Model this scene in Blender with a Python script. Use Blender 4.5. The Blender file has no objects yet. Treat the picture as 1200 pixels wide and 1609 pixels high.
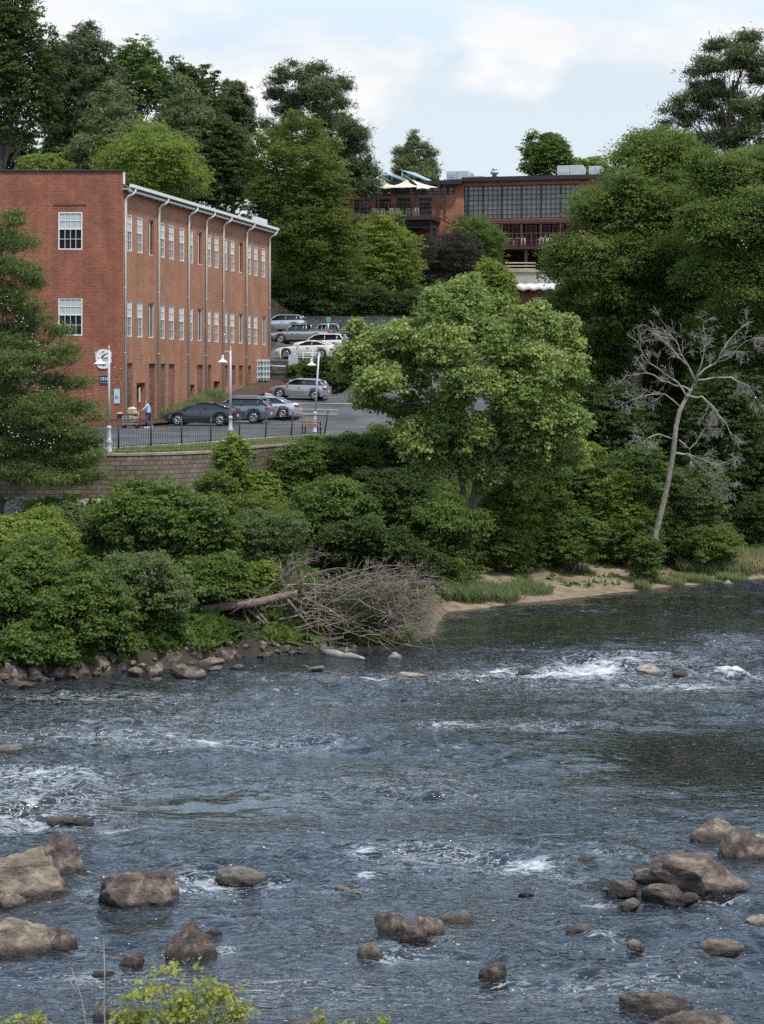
import bpy, math, random
import numpy as np
from mathutils import Vector, Matrix, noise
R = math.radians
C = bpy.context.scene.collection
sc = bpy.context.scene
F = 3000.0      # focal length in photo pixels
HY = 592.0      # photo row of the horizon
CAMZ = 10.0

# ------------------------------------------------------------------ camera
cd = bpy.data.cameras.new("camera"); cam = bpy.data.objects.new("camera", cd); C.objects.link(cam)
cd.sensor_fit = 'VERTICAL'; cd.sensor_height = 36.0; cd.lens = F/1609*36.0
cd.shift_y = -(804.5-HY)/1609.0
cam.location = (0, 0, CAMZ); cam.rotation_euler = (R(90), 0, 0)
cd.clip_start = 0.5; cd.clip_end = 3000
sc.camera = cam

# ------------------------------------------------------------------ sun, sky, exposure
SUN_EL, SUN_AZ = R(60), R(142)     # azimuth clockwise from +Y
sd = Vector((math.sin(SUN_AZ)*math.cos(SUN_EL), math.cos(SUN_AZ)*math.cos(SUN_EL), math.sin(SUN_EL)))
sl = bpy.data.lights.new("sun", 'SUN'); sun = bpy.data.objects.new("sun", sl); C.objects.link(sun)
sl.energy = 3.6; sl.angle = R(5); sl.color = (1.0, .955, .89)
sun.rotation_euler = sd.to_track_quat('Z', 'Y').to_euler(); sun.location = (0, -30, 80)
w = bpy.data.worlds.new("World"); sc.world = w; w.use_nodes = True
nt = w.node_tree; nt.nodes.clear(); N = nt.nodes.new; LK = nt.links.new
out = N('ShaderNodeOutputWorld'); bg = N('ShaderNodeBackground'); sky = N('ShaderNodeTexSky')
sky.sky_type = 'NISHITA'; sky.sun_disc = False; sky.sun_elevation = SUN_EL; sky.sun_rotation = SUN_AZ
sky.air_density = 1.0; sky.dust_density = .6; sky.ozone_density = 1.5
tc = N('ShaderNodeTexCoord'); sx = N('ShaderNodeSeparateXYZ'); LK(tc.outputs['Generated'], sx.inputs[0])
mp = N('ShaderNodeMapping'); mp.inputs['Scale'].default_value = (6.6, 6.6, 15.0); mp.inputs['Location'].default_value = (3.1, 0.4, 1.35)
LK(tc.outputs['Generated'], mp.inputs[0])
n1 = N('ShaderNodeTexNoise'); n1.inputs['Scale'].default_value = 1.15; n1.inputs['Detail'].default_value = 7; n1.inputs['Roughness'].default_value = .52
n1.inputs['Distortion'].default_value = .25
LK(mp.outputs[0], n1.inputs[0])
cr = N('ShaderNodeValToRGB'); cr.color_ramp.elements[0].position = .47; cr.color_ramp.elements[1].position = .57
LK(n1.outputs[0], cr.inputs[0])
n2 = N('ShaderNodeTexNoise'); n2.inputs['Scale'].default_value = 3.0; n2.inputs['Detail'].default_value = 5
LK(mp.outputs[0], n2.inputs[0])
cc = N('ShaderNodeMix'); cc.data_type = 'RGBA'; LK(n2.outputs[0], cc.inputs[0])
cc.inputs[6].default_value = (6.9, 7.0, 7.2, 1); cc.inputs[7].default_value = (8.3, 8.25, 8.2, 1)
# thin high veil over the blue, thicker towards the horizon
veil = N('ShaderNodeMapRange'); LK(sx.outputs[2], veil.inputs[0])
veil.inputs[1].default_value = 0.0; veil.inputs[1].default_value = .34; veil.inputs[2].default_value = .9; veil.inputs[3].default_value = .82; veil.inputs[4].default_value = .35
vc = N('ShaderNodeValToRGB'); LK(sx.outputs[2], vc.inputs[0]); ve = vc.color_ramp.elements
ve[0].position = .16; ve[0].color = (.525, .575, .615, 1); ve[1].position = .30; ve[1].color = (.62, .84, 1.10, 1)  # extra brightness and blue added above the frame to lift water reflections
vm = N('ShaderNodeVectorMath'); vm.operation = 'SCALE'; vm.inputs['Scale'].default_value = 12.2; LK(vc.outputs[0], vm.inputs[0])
sv = N('ShaderNodeMix'); sv.data_type = 'RGBA'; LK(veil.outputs[0], sv.inputs[0]); LK(sky.outputs[0], sv.inputs[6]); LK(vm.outputs[0], sv.inputs[7])
mx = N('ShaderNodeMix'); mx.data_type = 'RGBA'; thin = N('ShaderNodeMapRange'); LK(sx.outputs[2], thin.inputs[0]); thin.inputs[1].default_value = .16; thin.inputs[2].default_value = .34; thin.inputs[3].default_value = 1; thin.inputs[4].default_value = .22
cm = N('ShaderNodeMath'); cm.operation = 'MULTIPLY'; LK(cr.outputs[0], cm.inputs[0]); LK(thin.outputs[0], cm.inputs[1]); LK(cm.outputs[0], mx.inputs[0]); LK(sv.outputs[2], mx.inputs[6]); LK(cc.outputs[2], mx.inputs[7])
LK(mx.outputs[2], bg.inputs[0]); bg.inputs[1].default_value = .128; LK(bg.outputs[0], out.inputs[0])
sc.view_settings.view_transform = 'Standard'; sc.view_settings.look = 'None'; sc.view_settings.gamma = 1
sc.view_settings.use_curve_mapping = False; sc.view_settings.exposure = 0.0
sc.render.engine = 'CYCLES'
cy = sc.cycles; cy.max_bounces = 6; cy.diffuse_bounces = 3; cy.glossy_bounces = 3; cy.transmission_bounces = 4
cy.transparent_max_bounces = 6; cy.use_denoising = False; cy.caustics_reflective = False; cy.caustics_refractive = False
try: cy.denoiser = 'OPENIMAGEDENOISE'; cy.denoising_input_passes = 'RGB_ALBEDO_NORMAL'
except Exception: pass

# ------------------------------------------------------------------ small helpers
def P(px, py, D): return Vector(((px-600)*D/F, D, CAMZ+(HY-py)*D/F))
def X(px, D): return (px-600)*D/F
def Z(py, D): return CAMZ+(HY-py)*D/F
def sm(t): t = np.clip(t, 0, 1); return t*t*(3-2*t)

def tag(o, label=None, cat=None, group=None, kind=None):
    if label: o['label'] = label
    if cat: o['category'] = cat
    if group: o['group'] = group
    if kind: o['kind'] = kind
    return o
def thing(name, label, cat, loc=(0, 0, 0), rz=0, group=None):
    o = bpy.data.objects.new(name, None); C.objects.link(o); o.empty_display_size = .3
    o.location = loc; o.rotation_euler = (0, 0, rz)
    return tag(o, label, cat, group)
def link(name, me, m=None, parent=None, loc=None, rz=None):
    o = bpy.data.objects.new(name, me); C.objects.link(o)
    if m is not None and not me.materials:
        for q in (m if isinstance(m, (list, tuple)) else [m]): me.materials.append(q)
    if parent: o.parent = parent
    if loc is not None: o.location = loc
    if rz is not None: o.rotation_euler = (0, 0, rz)
    return o
def dup(o, parent=None):
    c = o.copy(); C.objects.link(c); c.parent = parent
    for ch in list(o.children): dup(ch, c)
    return c

class MB:
    """collects simple solids and links them as one mesh object"""
    def __init__(s): s.v = []; s.f = []; s.n = 0; s.sm = []
    def add(s, vs, fs, smooth=False):
        b = s.n; s.v.extend([tuple(q) for q in vs]); s.n += len(vs)
        s.f.extend([tuple(b+i for i in q) for q in fs]); s.sm.extend([smooth]*len(fs)); return s
    def box(s, c, d, rz=0, M=None):
        hx, hy, hz = d[0]/2, d[1]/2, d[2]/2
        vs = [Vector((x, y, z)) for x in (-hx, hx) for y in (-hy, hy) for z in (-hz, hz)]
        if rz: m = Matrix.Rotation(rz, 3, 'Z'); vs = [m@v for v in vs]
        if M is not None: vs = [M@v for v in vs]
        c = Vector(c)
        return s.add([v+c for v in vs], [(0, 1, 3, 2), (4, 6, 7, 5), (0, 4, 5, 1), (2, 3, 7, 6), (0, 2, 6, 4), (1, 5, 7, 3)])
    def bx(s, x0, x1, y0, y1, z0, z1): return s.box(((x0+x1)/2, (y0+y1)/2, (z0+z1)/2), (abs(x1-x0), abs(y1-y0), abs(z1-z0)))
    def tube(s, pts, rad, n=8, cap=True):
        pts = [Vector(p) for p in pts]
        if not hasattr(rad, '__len__'): rad = [rad]*len(pts)
        vs = []; fs = []
        up = Vector((0.31, 0.17, .93))
        for i, p in enumerate(pts):
            t = (pts[min(i+1, len(pts)-1)]-pts[max(i-1, 0)]).normalized()
            if abs(t.dot(up)) > .95: up = Vector((.9, .3, .1))
            a = t.cross(up).normalized(); b = t.cross(a)
            for k in range(n):
                q = 2*math.pi*k/n; vs.append(p+(a*math.cos(q)+b*math.sin(q))*rad[i])
        for i in range(len(pts)-1):
            for k in range(n):
                k2 = (k+1) % n; fs.append((i*n+k, i*n+k2, (i+1)*n+k2, (i+1)*n+k))
        if cap: fs.append(tuple(range(n-1, -1, -1))); fs.append(tuple((len(pts)-1)*n+k for k in range(n)))
        return s.add(vs, fs, True)
    def lathe(s, c, prof, n=16):
        c = Vector(c); vs = []; fs = []
        for r, z in prof:
            for k in range(n):
                q = 2*math.pi*k/n; vs.append(c+Vector((r*math.cos(q), r*math.sin(q), z)))
        for i in range(len(prof)-1):
            for k in range(n):
                k2 = (k+1) % n; fs.append((i*n+k, i*n+k2, (i+1)*n+k2, (i+1)*n+k))
        fs.append(tuple(range(n-1, -1, -1))); fs.append(tuple((len(prof)-1)*n+k for k in range(n)))
        return s.add(vs, fs, True)
    def mesh(s, name):
        me = bpy.data.meshes.new(name); me.from_pydata(s.v, [], s.f)
        me.polygons.foreach_set('use_smooth', s.sm); me.update(); return me
    def build(s, name, m=None, parent=None, bevel=0, **k):
        o = link(name, s.mesh(name), m, parent, **k)
        if bevel:
            b = o.modifiers.new('bevel', 'BEVEL'); b.width = bevel; b.segments = 2; b.limit_method = 'ANGLE'
        return o

def npmesh(name, V, Fc, smooth=False):
    me = bpy.data.meshes.new(name); V = np.ascontiguousarray(V, dtype=np.float32); Fc = np.ascontiguousarray(Fc, dtype=np.int32)
    n, k = Fc.shape
    me.vertices.add(len(V)); me.vertices.foreach_set('co', V.ravel())
    me.loops.add(n*k); me.loops.foreach_set('vertex_index', Fc.ravel())
    me.polygons.add(n); me.polygons.foreach_set('loop_start', np.arange(0, n*k, k, dtype=np.int32))
    try: me.polygons.foreach_set('loop_total', np.full(n, k, dtype=np.int32))
    except Exception: pass
    me.polygons.foreach_set('use_smooth', np.full(n, smooth, dtype=bool))
    me.update(calc_edges=True); return me
def grid_faces(nx, ny):
    i, j = np.meshgrid(np.arange(nx-1), np.arange(ny-1)); a = (j*nx+i).ravel()
    return np.stack([a, a+1, a+1+nx, a+nx], 1)

# value noise on a lattice, vectorised
_lat = np.random.RandomState(5).rand(256, 256)
def vn(x, y):
    xi = np.floor(x).astype(int); yi = np.floor(y).astype(int); fx = x-xi; fy = y-yi
    fx = fx*fx*(3-2*fx); fy = fy*fy*(3-2*fy)
    a = _lat[xi & 255, yi & 255]; b = _lat[(xi+1) & 255, yi & 255]; c = _lat[xi & 255, (yi+1) & 255]; d = _lat[(xi+1) & 255, (yi+1) & 255]
    return (a*(1-fx)+b*fx)*(1-fy)+(c*(1-fx)+d*fx)*fy
def fbm(x, y, o=4):
    s = 0; a = .5; t = 0
    for k in range(o): s = s+a*vn(x*2**k+17*k, y*2**k+31*k); t += a; a *= .5
    return s/t

# ------------------------------------------------------------------ materials
def newmat(name):
    m = bpy.data.materials.new(name); m.use_nodes = True; t = m.node_tree
    return m, t, t.nodes['Principled BSDF'], t.nodes['Material Output']
def mat(name, col, rough=.6, metal=0, spec=.5, var=.0, vscale=3.0, bump=0, bscale=20, col2=None, coat=0):
    m, t, b, o = newmat(name)
    b.inputs['Base Color'].default_value = (*col, 1); b.inputs['Roughness'].default_value = rough
    b.inputs['Metallic'].default_value = metal; b.inputs['Specular IOR Level'].default_value = spec
    b.inputs['Coat Weight'].default_value = coat; b.inputs['Coat Roughness'].default_value = .06
    if var or col2:
        tc = t.nodes.new('ShaderNodeTexCoord'); n = t.nodes.new('ShaderNodeTexNoise'); n.inputs['Scale'].default_value = vscale
        n.inputs['Detail'].default_value = 6; n.inputs['Roughness'].default_value = .6
        t.links.new(tc.outputs['Object'], n.inputs[0])
        r = t.nodes.new('ShaderNodeValToRGB'); r.color_ramp.elements[0].position = .32; r.color_ramp.elements[1].position = .68
        c2 = col2 or tuple(min(1, q*(1+var)) for q in col); c1 = col if col2 else tuple(q*(1-var) for q in col)
        r.color_ramp.elements[0].color = (*c1, 1); r.color_ramp.elements[1].color = (*c2, 1)
        t.links.new(n.outputs[0], r.inputs[0]); t.links.new(r.outputs[0], b.inputs['Base Color'])
    if bump:
        tc = t.nodes.new('ShaderNodeTexCoord'); n = t.nodes.new('ShaderNodeTexNoise'); n.inputs['Scale'].default_value = bscale
        n.inputs['Detail'].default_value = 6; t.links.new(tc.outputs['Object'], n.inputs[0])
        bp = t.nodes.new('ShaderNodeBump'); bp.inputs['Strength'].default_value = bump; bp.inputs['Distance'].default_value = .05
        t.links.new(n.outputs[0], bp.inputs['Height']); t.links.new(bp.outputs[0], b.inputs['Normal'])
    return m
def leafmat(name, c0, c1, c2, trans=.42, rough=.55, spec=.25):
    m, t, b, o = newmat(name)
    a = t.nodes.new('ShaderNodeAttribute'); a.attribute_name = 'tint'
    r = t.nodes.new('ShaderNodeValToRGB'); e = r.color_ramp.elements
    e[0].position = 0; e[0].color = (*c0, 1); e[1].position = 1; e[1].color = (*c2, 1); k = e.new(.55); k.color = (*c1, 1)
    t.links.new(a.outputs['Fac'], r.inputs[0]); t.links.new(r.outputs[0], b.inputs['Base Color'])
    b.inputs['Roughness'].default_value = rough; b.inputs['Specular IOR Level'].default_value = spec
    tr = t.nodes.new('ShaderNodeBsdfTranslucent'); hs = t.nodes.new('ShaderNodeHueSaturation')
    hs.inputs['Hue'].default_value = .485; hs.inputs['Value'].default_value = 1.35
    t.links.new(r.outputs[0], hs.inputs['Color']); t.links.new(hs.outputs[0], tr.inputs[0])
    mxs = t.nodes.new('ShaderNodeMixShader'); mxs.inputs[0].default_value = trans
    t.links.new(b.outputs[0], mxs.inputs[1]); t.links.new(tr.outputs[0], mxs.inputs[2]); t.links.new(mxs.outputs[0], o.inputs[0])
    return m
def brickmat(name, c1, c2, mortar, bw=.30, rh=.115, ms=.018, off=.5, dirt=.25, bump=.3):
    m, t, b, o = newmat(name); N = t.nodes.new; L = t.links.new
    tc = N('ShaderNodeTexCoord'); s = N('ShaderNodeSeparateXYZ'); L(tc.outputs['Object'], s.inputs[0])
    ad = N('ShaderNodeMath'); ad.operation = 'ADD'; L(s.outputs[0], ad.inputs[0]); L(s.outputs[1], ad.inputs[1])
    cb = N('ShaderNodeCombineXYZ'); L(ad.outputs[0], cb.inputs[0]); L(s.outputs[2], cb.inputs[1])
    br = N('ShaderNodeTexBrick'); L(cb.outputs[0], br.inputs[0]); br.offset = off
    br.inputs['Scale'].default_value = 1; br.inputs['Brick Width'].default_value = bw; br.inputs['Row Height'].default_value = rh
    br.inputs['Mortar Size'].default_value = ms; br.inputs['Mortar Smooth'].default_value = .3; br.inputs['Bias'].default_value = -.1
    br.inputs['Color1'].default_value = (*c1, 1); br.inputs['Color2'].default_value = (*c2, 1); br.inputs['Mortar'].default_value = (*mortar, 1)
    n = N('ShaderNodeTexNoise'); n.inputs['Scale'].default_value = .55; n.inputs['Detail'].default_value = 8; n.inputs['Roughness'].default_value = .65
    L(tc.outputs['Object'], n.inputs[0])
    mr = N('ShaderNodeMapRange'); L(n.outputs[0], mr.inputs[0]); mr.inputs[1].default_value = .3; mr.inputs[2].default_value = .7
    mr.inputs[3].default_value = 1-dirt; mr.inputs[4].default_value = 1+dirt*.7
    # pale streaks running down
    mp = N('ShaderNodeMapping'); mp.inputs['Scale'].default_value = (1.3, 1.3, .09); L(tc.outputs['Object'], mp.inputs[0])
    n3 = N('ShaderNodeTexNoise'); n3.inputs['Scale'].default_value = 1.6; n3.inputs['Detail'].default_value = 4; L(mp.outputs[0], n3.inputs[0])
    mr3 = N('ShaderNodeMapRange'); L(n3.outputs[0], mr3.inputs[0]); mr3.inputs[1].default_value = .35; mr3.inputs[2].default_value = .7
    mr3.inputs[3].default_value = .9; mr3.inputs[4].default_value = 1.12
    mu = N('ShaderNodeMath'); mu.operation = 'MULTIPLY'; L(mr.outputs[0], mu.inputs[0]); L(mr3.outputs[0], mu.inputs[1])
    hs = N('ShaderNodeHueSaturation'); L(br.outputs[0], hs.inputs['Color']); L(mu.outputs[0], hs.inputs['Value'])
    L(hs.outputs[0], b.inputs['Base Color']); b.inputs['Roughness'].default_value = .85; b.inputs['Specular IOR Level'].default_value = .2
    bp = N('ShaderNodeBump'); bp.inputs['Strength'].default_value = bump; bp.inputs['Distance'].default_value = .02; bp.invert = True
    L(br.outputs['Fac'], bp.inputs['Height']); L(bp.outputs[0], b.inputs['Normal'])
    return m

M = {}
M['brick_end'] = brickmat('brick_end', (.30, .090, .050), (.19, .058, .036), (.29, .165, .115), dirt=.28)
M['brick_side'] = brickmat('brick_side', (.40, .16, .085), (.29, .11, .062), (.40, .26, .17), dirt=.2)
M['brick_fill'] = brickmat('brick_fill', (.26, .13, .09), (.05, .028, .026), (.22, .16, .13), bw=.26, rh=.11, dirt=.45)
M['brick_far'] = brickmat('brick_far', (.44, .165, .095), (.34, .12, .07), (.36, .20, .14), bw=.3, rh=.12)
M['white'] = mat('white_paint', (.72, .71, .67), .5, var=.06)
M['cream'] = mat('cream_paint', (.74, .70, .62), .5, var=.06)
M['grey_metal'] = mat('grey_metal', (.42, .43, .45), .45, .3, var=.1)
M['galv'] = mat('galvanised', (.50, .52, .53), .5, .2, var=.12)
M['black'] = mat('black_metal', (.012, .012, .013), .45)
M['dark'] = mat('dark_trim', (.02, .02, .022), .6)
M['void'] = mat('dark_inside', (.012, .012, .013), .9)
M['glass'] = mat('dark_glass', (.010, .012, .014), .16, spec=.12)
M['glass_far'] = mat('far_glass', (.11, .125, .13), .08, spec=.9, var=.3, vscale=1.3)  # pale mottled base colour stands in for reflections in the glass
M['blind'] = mat('pale_blind', (.42, .45, .45), .25, var=.05)
M['rust_steel'] = mat('red_brown_steel', (.12, .038, .026), .6, var=.2)
M['timber'] = mat('dark_timber', (.045, .028, .022), .7, var=.2)
M['wood'] = mat('weathered_wood', (.42, .27, .15), .7, var=.2)
M['concrete'] = mat('concrete', (.42, .38, .32), .85, var=.18, vscale=1.2, bump=.3, bscale=8)
M['canvas'] = mat('cream_canvas', (.72, .64, .47), .8, var=.05)
M['solar'] = mat('pale_blue_solar_glass', (.30, .42, .52), .15)
M['roof'] = mat('roof_membrane', (.10, .10, .10), .8, var=.2)
M['tyre'] = mat('tyre_rubber', (.012, .012, .012), .8)
M['rim'] = mat('alloy_rim', (.45, .46, .48), .3, .7)
M['red_lamp'] = mat('red_lamp', (.42, .015, .012), .2, coat=.5)
M['clear_lamp'] = mat('clear_lamp', (.6, .6, .6), .15, coat=.5)
M['bark'] = mat('bark', (.16, .13, .10), .9, bump=.6, bscale=14, col2=(.07, .055, .042), vscale=5)
M['bark_pale'] = mat('pale_bark', (.34, .31, .26), .9, bump=.4, bscale=12, col2=(.17, .14, .11), vscale=4)
M['snag'] = mat('grey_snag_bark', (.33, .29, .24), .9, col2=(.15, .125, .10), vscale=5, bump=.6)
M['brushwood'] = mat('brown_grey_brush', (.33, .27, .215), .9, col2=(.14, .105, .08), vscale=2.5)
M['deadwood'] = mat('grey_dead_wood', (.43, .40, .35), .9, col2=(.20, .18, .15), vscale=3)
M['deadbark'] = mat('brown_dead_bark', (.26, .205, .16), .9, col2=(.12, .092, .07), vscale=4, bump=.6)
M['skin'] = mat('skin', (.52, .32, .24), .5)
L_ = leafmat
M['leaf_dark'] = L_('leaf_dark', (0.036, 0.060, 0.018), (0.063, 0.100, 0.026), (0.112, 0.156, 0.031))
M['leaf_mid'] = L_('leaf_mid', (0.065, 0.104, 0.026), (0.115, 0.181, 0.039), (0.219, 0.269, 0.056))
M['leaf_walnut'] = L_('leaf_mid', (0.069, 0.106, 0.026), (0.123, 0.184, 0.039), (0.232, 0.273, 0.055))
M['leaf_bright'] = L_('leaf_bright', (0.101, 0.162, 0.029), (0.191, 0.267, 0.047), (0.358, 0.381, 0.083))
M['leaf_yellow'] = L_('leaf_yellow', (0.080, 0.115, 0.024), (0.140, 0.184, 0.036), (0.243, 0.267, 0.064))
M['leaf_syc'] = L_('leaf_sycamore', (0.107, 0.169, 0.046), (0.214, 0.299, 0.082), (0.475, 0.498, 0.167))
M['leaf_purple'] = L_('leaf_purple', (.042, .034, .027), (.060, .050, .038), (.078, .082, .044))
M['leaf_fresh'] = L_('leaf_fresh', (.22, .26, .05), (.33, .36, .08), (.46, .46, .13), trans=.45)
M['leaf_blue'] = L_('leaf_greyish', (.08, .115, .04), (.135, .18, .06), (.22, .27, .10))
M['needle_dark'] = L_('needle_dark', (0.048, 0.070, 0.031), (0.083, 0.111, 0.044), (0.144, 0.162, 0.060), trans=.15)
M['needle_mid'] = L_('needle_mid', (0.083, 0.118, 0.044), (0.137, 0.178, 0.066), (0.225, 0.243, 0.087), trans=.18)
M['cypress'] = L_('cypress_spray', (0.057, 0.091, 0.028), (0.105, 0.151, 0.037), (0.197, 0.202, 0.060), trans=.2)
M['grass'] = L_('grass_blade', (.07, .10, .03), (.12, .15, .045), (.22, .22, .09), trans=.3)
M['reed'] = L_('reed_blade', (.06, .09, .028), (.10, .135, .04), (.17, .20, .065), trans=.3)
M['dry'] = L_('dry_grass', (.16, .12, .06), (.26, .20, .10), (.34, .28, .15), trans=.3)

# ------------------------------------------------------------------ the lie of the land
_sh = [(-40, 56.0), (-12.4, 62.1), (-10.6, 63.4), (-7.8, 65.2), (-5.6, 67.7), (-3.4, 68.8), (.47, 69.8), (1.96, 73.5), (2.7, 81.0),
       (5.6, 83.8), (8.6, 86.2), (13.6, 90.9), (19., 94.9), (60, 106)]
_ed = [(-60, 79.5), (-17, 81.0), (-10.8, 81.3), (-7.5, 84.1), (-6.3, 88.6), (-5.2, 92.0), (-3.4, 95.5), (0, 100), (8, 110), (16, 126), (40, 150), (90, 170)]
def shoreY(x): return np.interp(x, [a for a, b in _sh], [b for a, b in _sh])+.5*(fbm(np.asarray(x)*.5, 3.3+0*np.asarray(x), 3)-.5)
def edgeY(x): return np.interp(x, [a for a, b in _ed], [b for a, b in _ed])
D0, D1 = 118.0, 152.7
FX0, FX1 = X(193, D0), X(425, D1)
FANG = math.atan2(FX1-FX0, D1-D0)
def facX(y): return FX0+(y-D0)*math.tan(FANG)
TERR = 151.6; BACK = 188.0
def lotZ(x, y):
    low = np.interp(y, [110, 126, 136, TERR], [6.8, 6.98, 8.4, 9.0])
    ramp = np.interp(y, [110, 126, 136, 152.4], [6.8, 6.98, 8.4, 11.2])
    r = sm((x+3.2)/1.2)
    base = low*(1-r)+ramp*r
    up = np.interp(y, [152, 156, 172, BACK], [11.2, 11.5, 12.9, 13.3])
    st = np.clip((y-TERR-.15)/.3, 0, 1)
    z = base*(1-st)+up*st
    hill = np.interp(y, [BACK, 215, 300, 420], [15.8, 21.5, 30, 36])
    low = np.interp(y, [BACK, 217, 224, 300], [15.8, 15.9, 21.5, 30]); a = sm((x-10.5)/1.5)*(1-sm((x-27)/3)); hill = hill*(1-a)+np.minimum(hill, low)*a
    st = np.clip((y-BACK-.15)/.3, 0, 1)
    z = z*(1-st)+hill*st
    hl = np.interp(y, [150, 190, 260, 420], [9, 19, 31, 40])
    l = sm((facX(np.minimum(y, 175))-3-x)/6)*sm((y-154)/3)
    return np.maximum(z, hl*l+z*(1-l))
def bankZ(x, t):
    zl = np.interp(t, [0, .02, .07, .35, 1], [0, .5, 1.0, 2.1, 4.85]); zr = np.interp(t, [0, .1, .3, .65, 1], [0, .3, .9, 3.2, 6.7])
    a = sm((x+6)/5); return zl*(1-a)+zr*a
def H(x, y):
    x = np.asarray(x, float); y = np.asarray(y, float)
    s = shoreY(x); e = edgeY(x); d = y-s; t = np.clip(d/(e-s), 0, 1)
    b = bankZ(x, t)+.25*(fbm(x*.45, y*.45)-.5)*np.clip(t*8, 0, 1)
    bed = np.maximum(-1.3, d*.22)
    near = 1.2*sm((25-y)/4)+np.clip(25-y, 0, 30)*.15-.3
    bed = np.where(y < 27, np.maximum(bed, near), bed)
    lot = lotZ(x, y); k = np.clip((y-e-.12)/.35, 0, 1)
    z = np.where(d < 0, bed, b*(1-k)+np.minimum(lot, np.where(y < e+2.2, 6.72, 99))*k)
    return z
def ground(x, y): return float(H(x, y))

ys = np.concatenate([np.arange(5, 56, 1.5), np.arange(56, 106, .35), np.arange(106, 150, .8), np.arange(150, 153, .15), np.arange(153, 187, 1.2),
                     np.arange(187, 190, .15), np.arange(190, 260, 3), np.arange(260, 700, 20)])
xs = np.concatenate([np.arange(-300, -45, 15), np.arange(-45, -21, 1.5), np.arange(-21, 24, .35), np.arange(24, 60, 1.5), np.arange(60, 320, 15)])
XX, YY = np.meshgrid(xs, ys); ZZ = H(XX, YY)
me = npmesh('ground', np.stack([XX, YY, ZZ], -1).reshape(-1, 3), grid_faces(len(xs), len(ys)), True)
s_, e_ = shoreY(XX), edgeY(XX); d_ = YY-s_
sand = np.clip(1-(d_-4.6-3.0*fbm(XX*.3, YY*.3))/1.4, 0, 1)*sm((XX-1.0)/2.5)*(YY < e_)*(d_ > -6)
gr = ((YY > e_+.3) & (YY < e_+8) & (XX < 4)).astype(float)
at = me.attributes.new('sand', 'FLOAT', 'POINT'); at.data.foreach_set('value', sand.ravel().astype(np.float32))
at = me.attributes.new('turf', 'FLOAT', 'POINT'); at.data.foreach_set('value', gr.ravel().astype(np.float32))
m, t, b, o = newmat('ground'); Nn = t.nodes.new; Lk = t.links.new
tc = Nn('ShaderNodeTexCoord'); n = Nn('ShaderNodeTexNoise'); n.inputs['Scale'].default_value = 1.3; n.inputs['Detail'].default_value = 8; Lk(tc.outputs['Object'], n.inputs[0])
def ramp2(a, b_, src, p0=.3, p1=.7):
    r = Nn('ShaderNodeValToRGB'); r.color_ramp.elements[0].color = (*a, 1); r.color_ramp.elements[1].color = (*b_, 1)
    r.color_ramp.elements[0].position = p0; r.color_ramp.elements[1].position = p1; Lk(src, r.inputs[0]); return r.outputs[0]
def mixc(f, a, b_):
    q = Nn('ShaderNodeMix'); q.data_type = 'RGBA'; Lk(f, q.inputs[0]); Lk(a, q.inputs[6]); Lk(b_, q.inputs[7]); return q.outputs[2]
soil = ramp2((.022, .017, .012), (.05, .045, .022), n.outputs[0]); sandc = ramp2((.13, .095, .06), (.31, .235, .155), n.outputs[0]); turfc = ramp2((.06, .07, .03), (.15, .13, .07), n.outputs[0])
a1 = Nn('ShaderNodeAttribute'); a1.attribute_name = 'sand'; a2 = Nn('ShaderNodeAttribute'); a2.attribute_name = 'turf'
c_ = mixc(a1.outputs['Fac'], soil, sandc); c_ = mixc(a2.outputs['Fac'], c_, turfc)
Lk(c_, b.inputs['Base Color']); b.inputs['Roughness'].default_value = .95
bp = Nn('ShaderNodeBump'); bp.inputs['Strength'].default_value = .6; bp.inputs['Distance'].default_value = .1
n5 = Nn('ShaderNodeTexNoise'); n5.inputs['Scale'].default_value = 7; n5.inputs['Detail'].default_value = 8; Lk(tc.outputs['Object'], n5.inputs[0])
Lk(n5.outputs[0], bp.inputs['Height']); Lk(bp.outputs[0], b.inputs['Normal'])
tag(link('ground', me, m), kind='structure')

# ------------------------------------------------------------------ parking lot
def sheet(yr, xl, xr, dz, n=30):
    yy = np.array(yr, float); u = np.linspace(0, 1, n); Yg = np.repeat(yy[:, None], n, 1)
    l = np.array([xl(q) for q in yy])[:, None]; r = np.array([xr(q) for q in yy])[:, None]; Xg = l+(r-l)*u[None]
    return np.stack([Xg, Yg, lotZ(Xg, Yg)+dz], -1).reshape(-1, 3), grid_faces(n, len(yy))
_fe = [(83.5, 186), (85.7, 237), (88., 285), (90.6, 331), (94.1, 375), (97., 416), (100., 456), (103.2, 508)]
fxs = [X(p, d) for d, p in _fe]; fys = [d for d, p in _fe]
def lot_right(y):
    return float(np.interp(y, [f+1.0 for f in fys]+[112, 127, 151, 198], [x for x in fxs]+[7.5, 13, 16, 16]))
parts_ = [sheet(np.arange(84.6, 118, .8), lambda y: -60, lambda y: lot_right(y) if y > 84.6 else -17, .03, 60),
          sheet(np.arange(117.2, TERR, .7), lambda y: facX(y)+(2.6 if y > 119 else .6), lot_right, .03, 40),
          sheet(np.arange(TERR-.5, TERR+1.2, .3), lambda y: -2.2, lot_right, .034, 20),
          sheet(np.arange(TERR+.6, BACK-.2, .8), lambda y: -9.5, lot_right, .03, 30)]
V_, F_, k = [], [], 0
for v, f in parts_: V_.append(v); F_.append(f+k); k += len(v)
m, t, b, o = newmat('asphalt'); Nn = t.nodes.new; Lk = t.links.new
tc = Nn('ShaderNodeTexCoord'); n = Nn('ShaderNodeTexNoise'); n.inputs['Scale'].default_value = .35; n.inputs['Detail'].default_value = 9; n.inputs['Roughness'].default_value = .65; Lk(tc.outputs['Object'], n.inputs[0])
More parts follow.
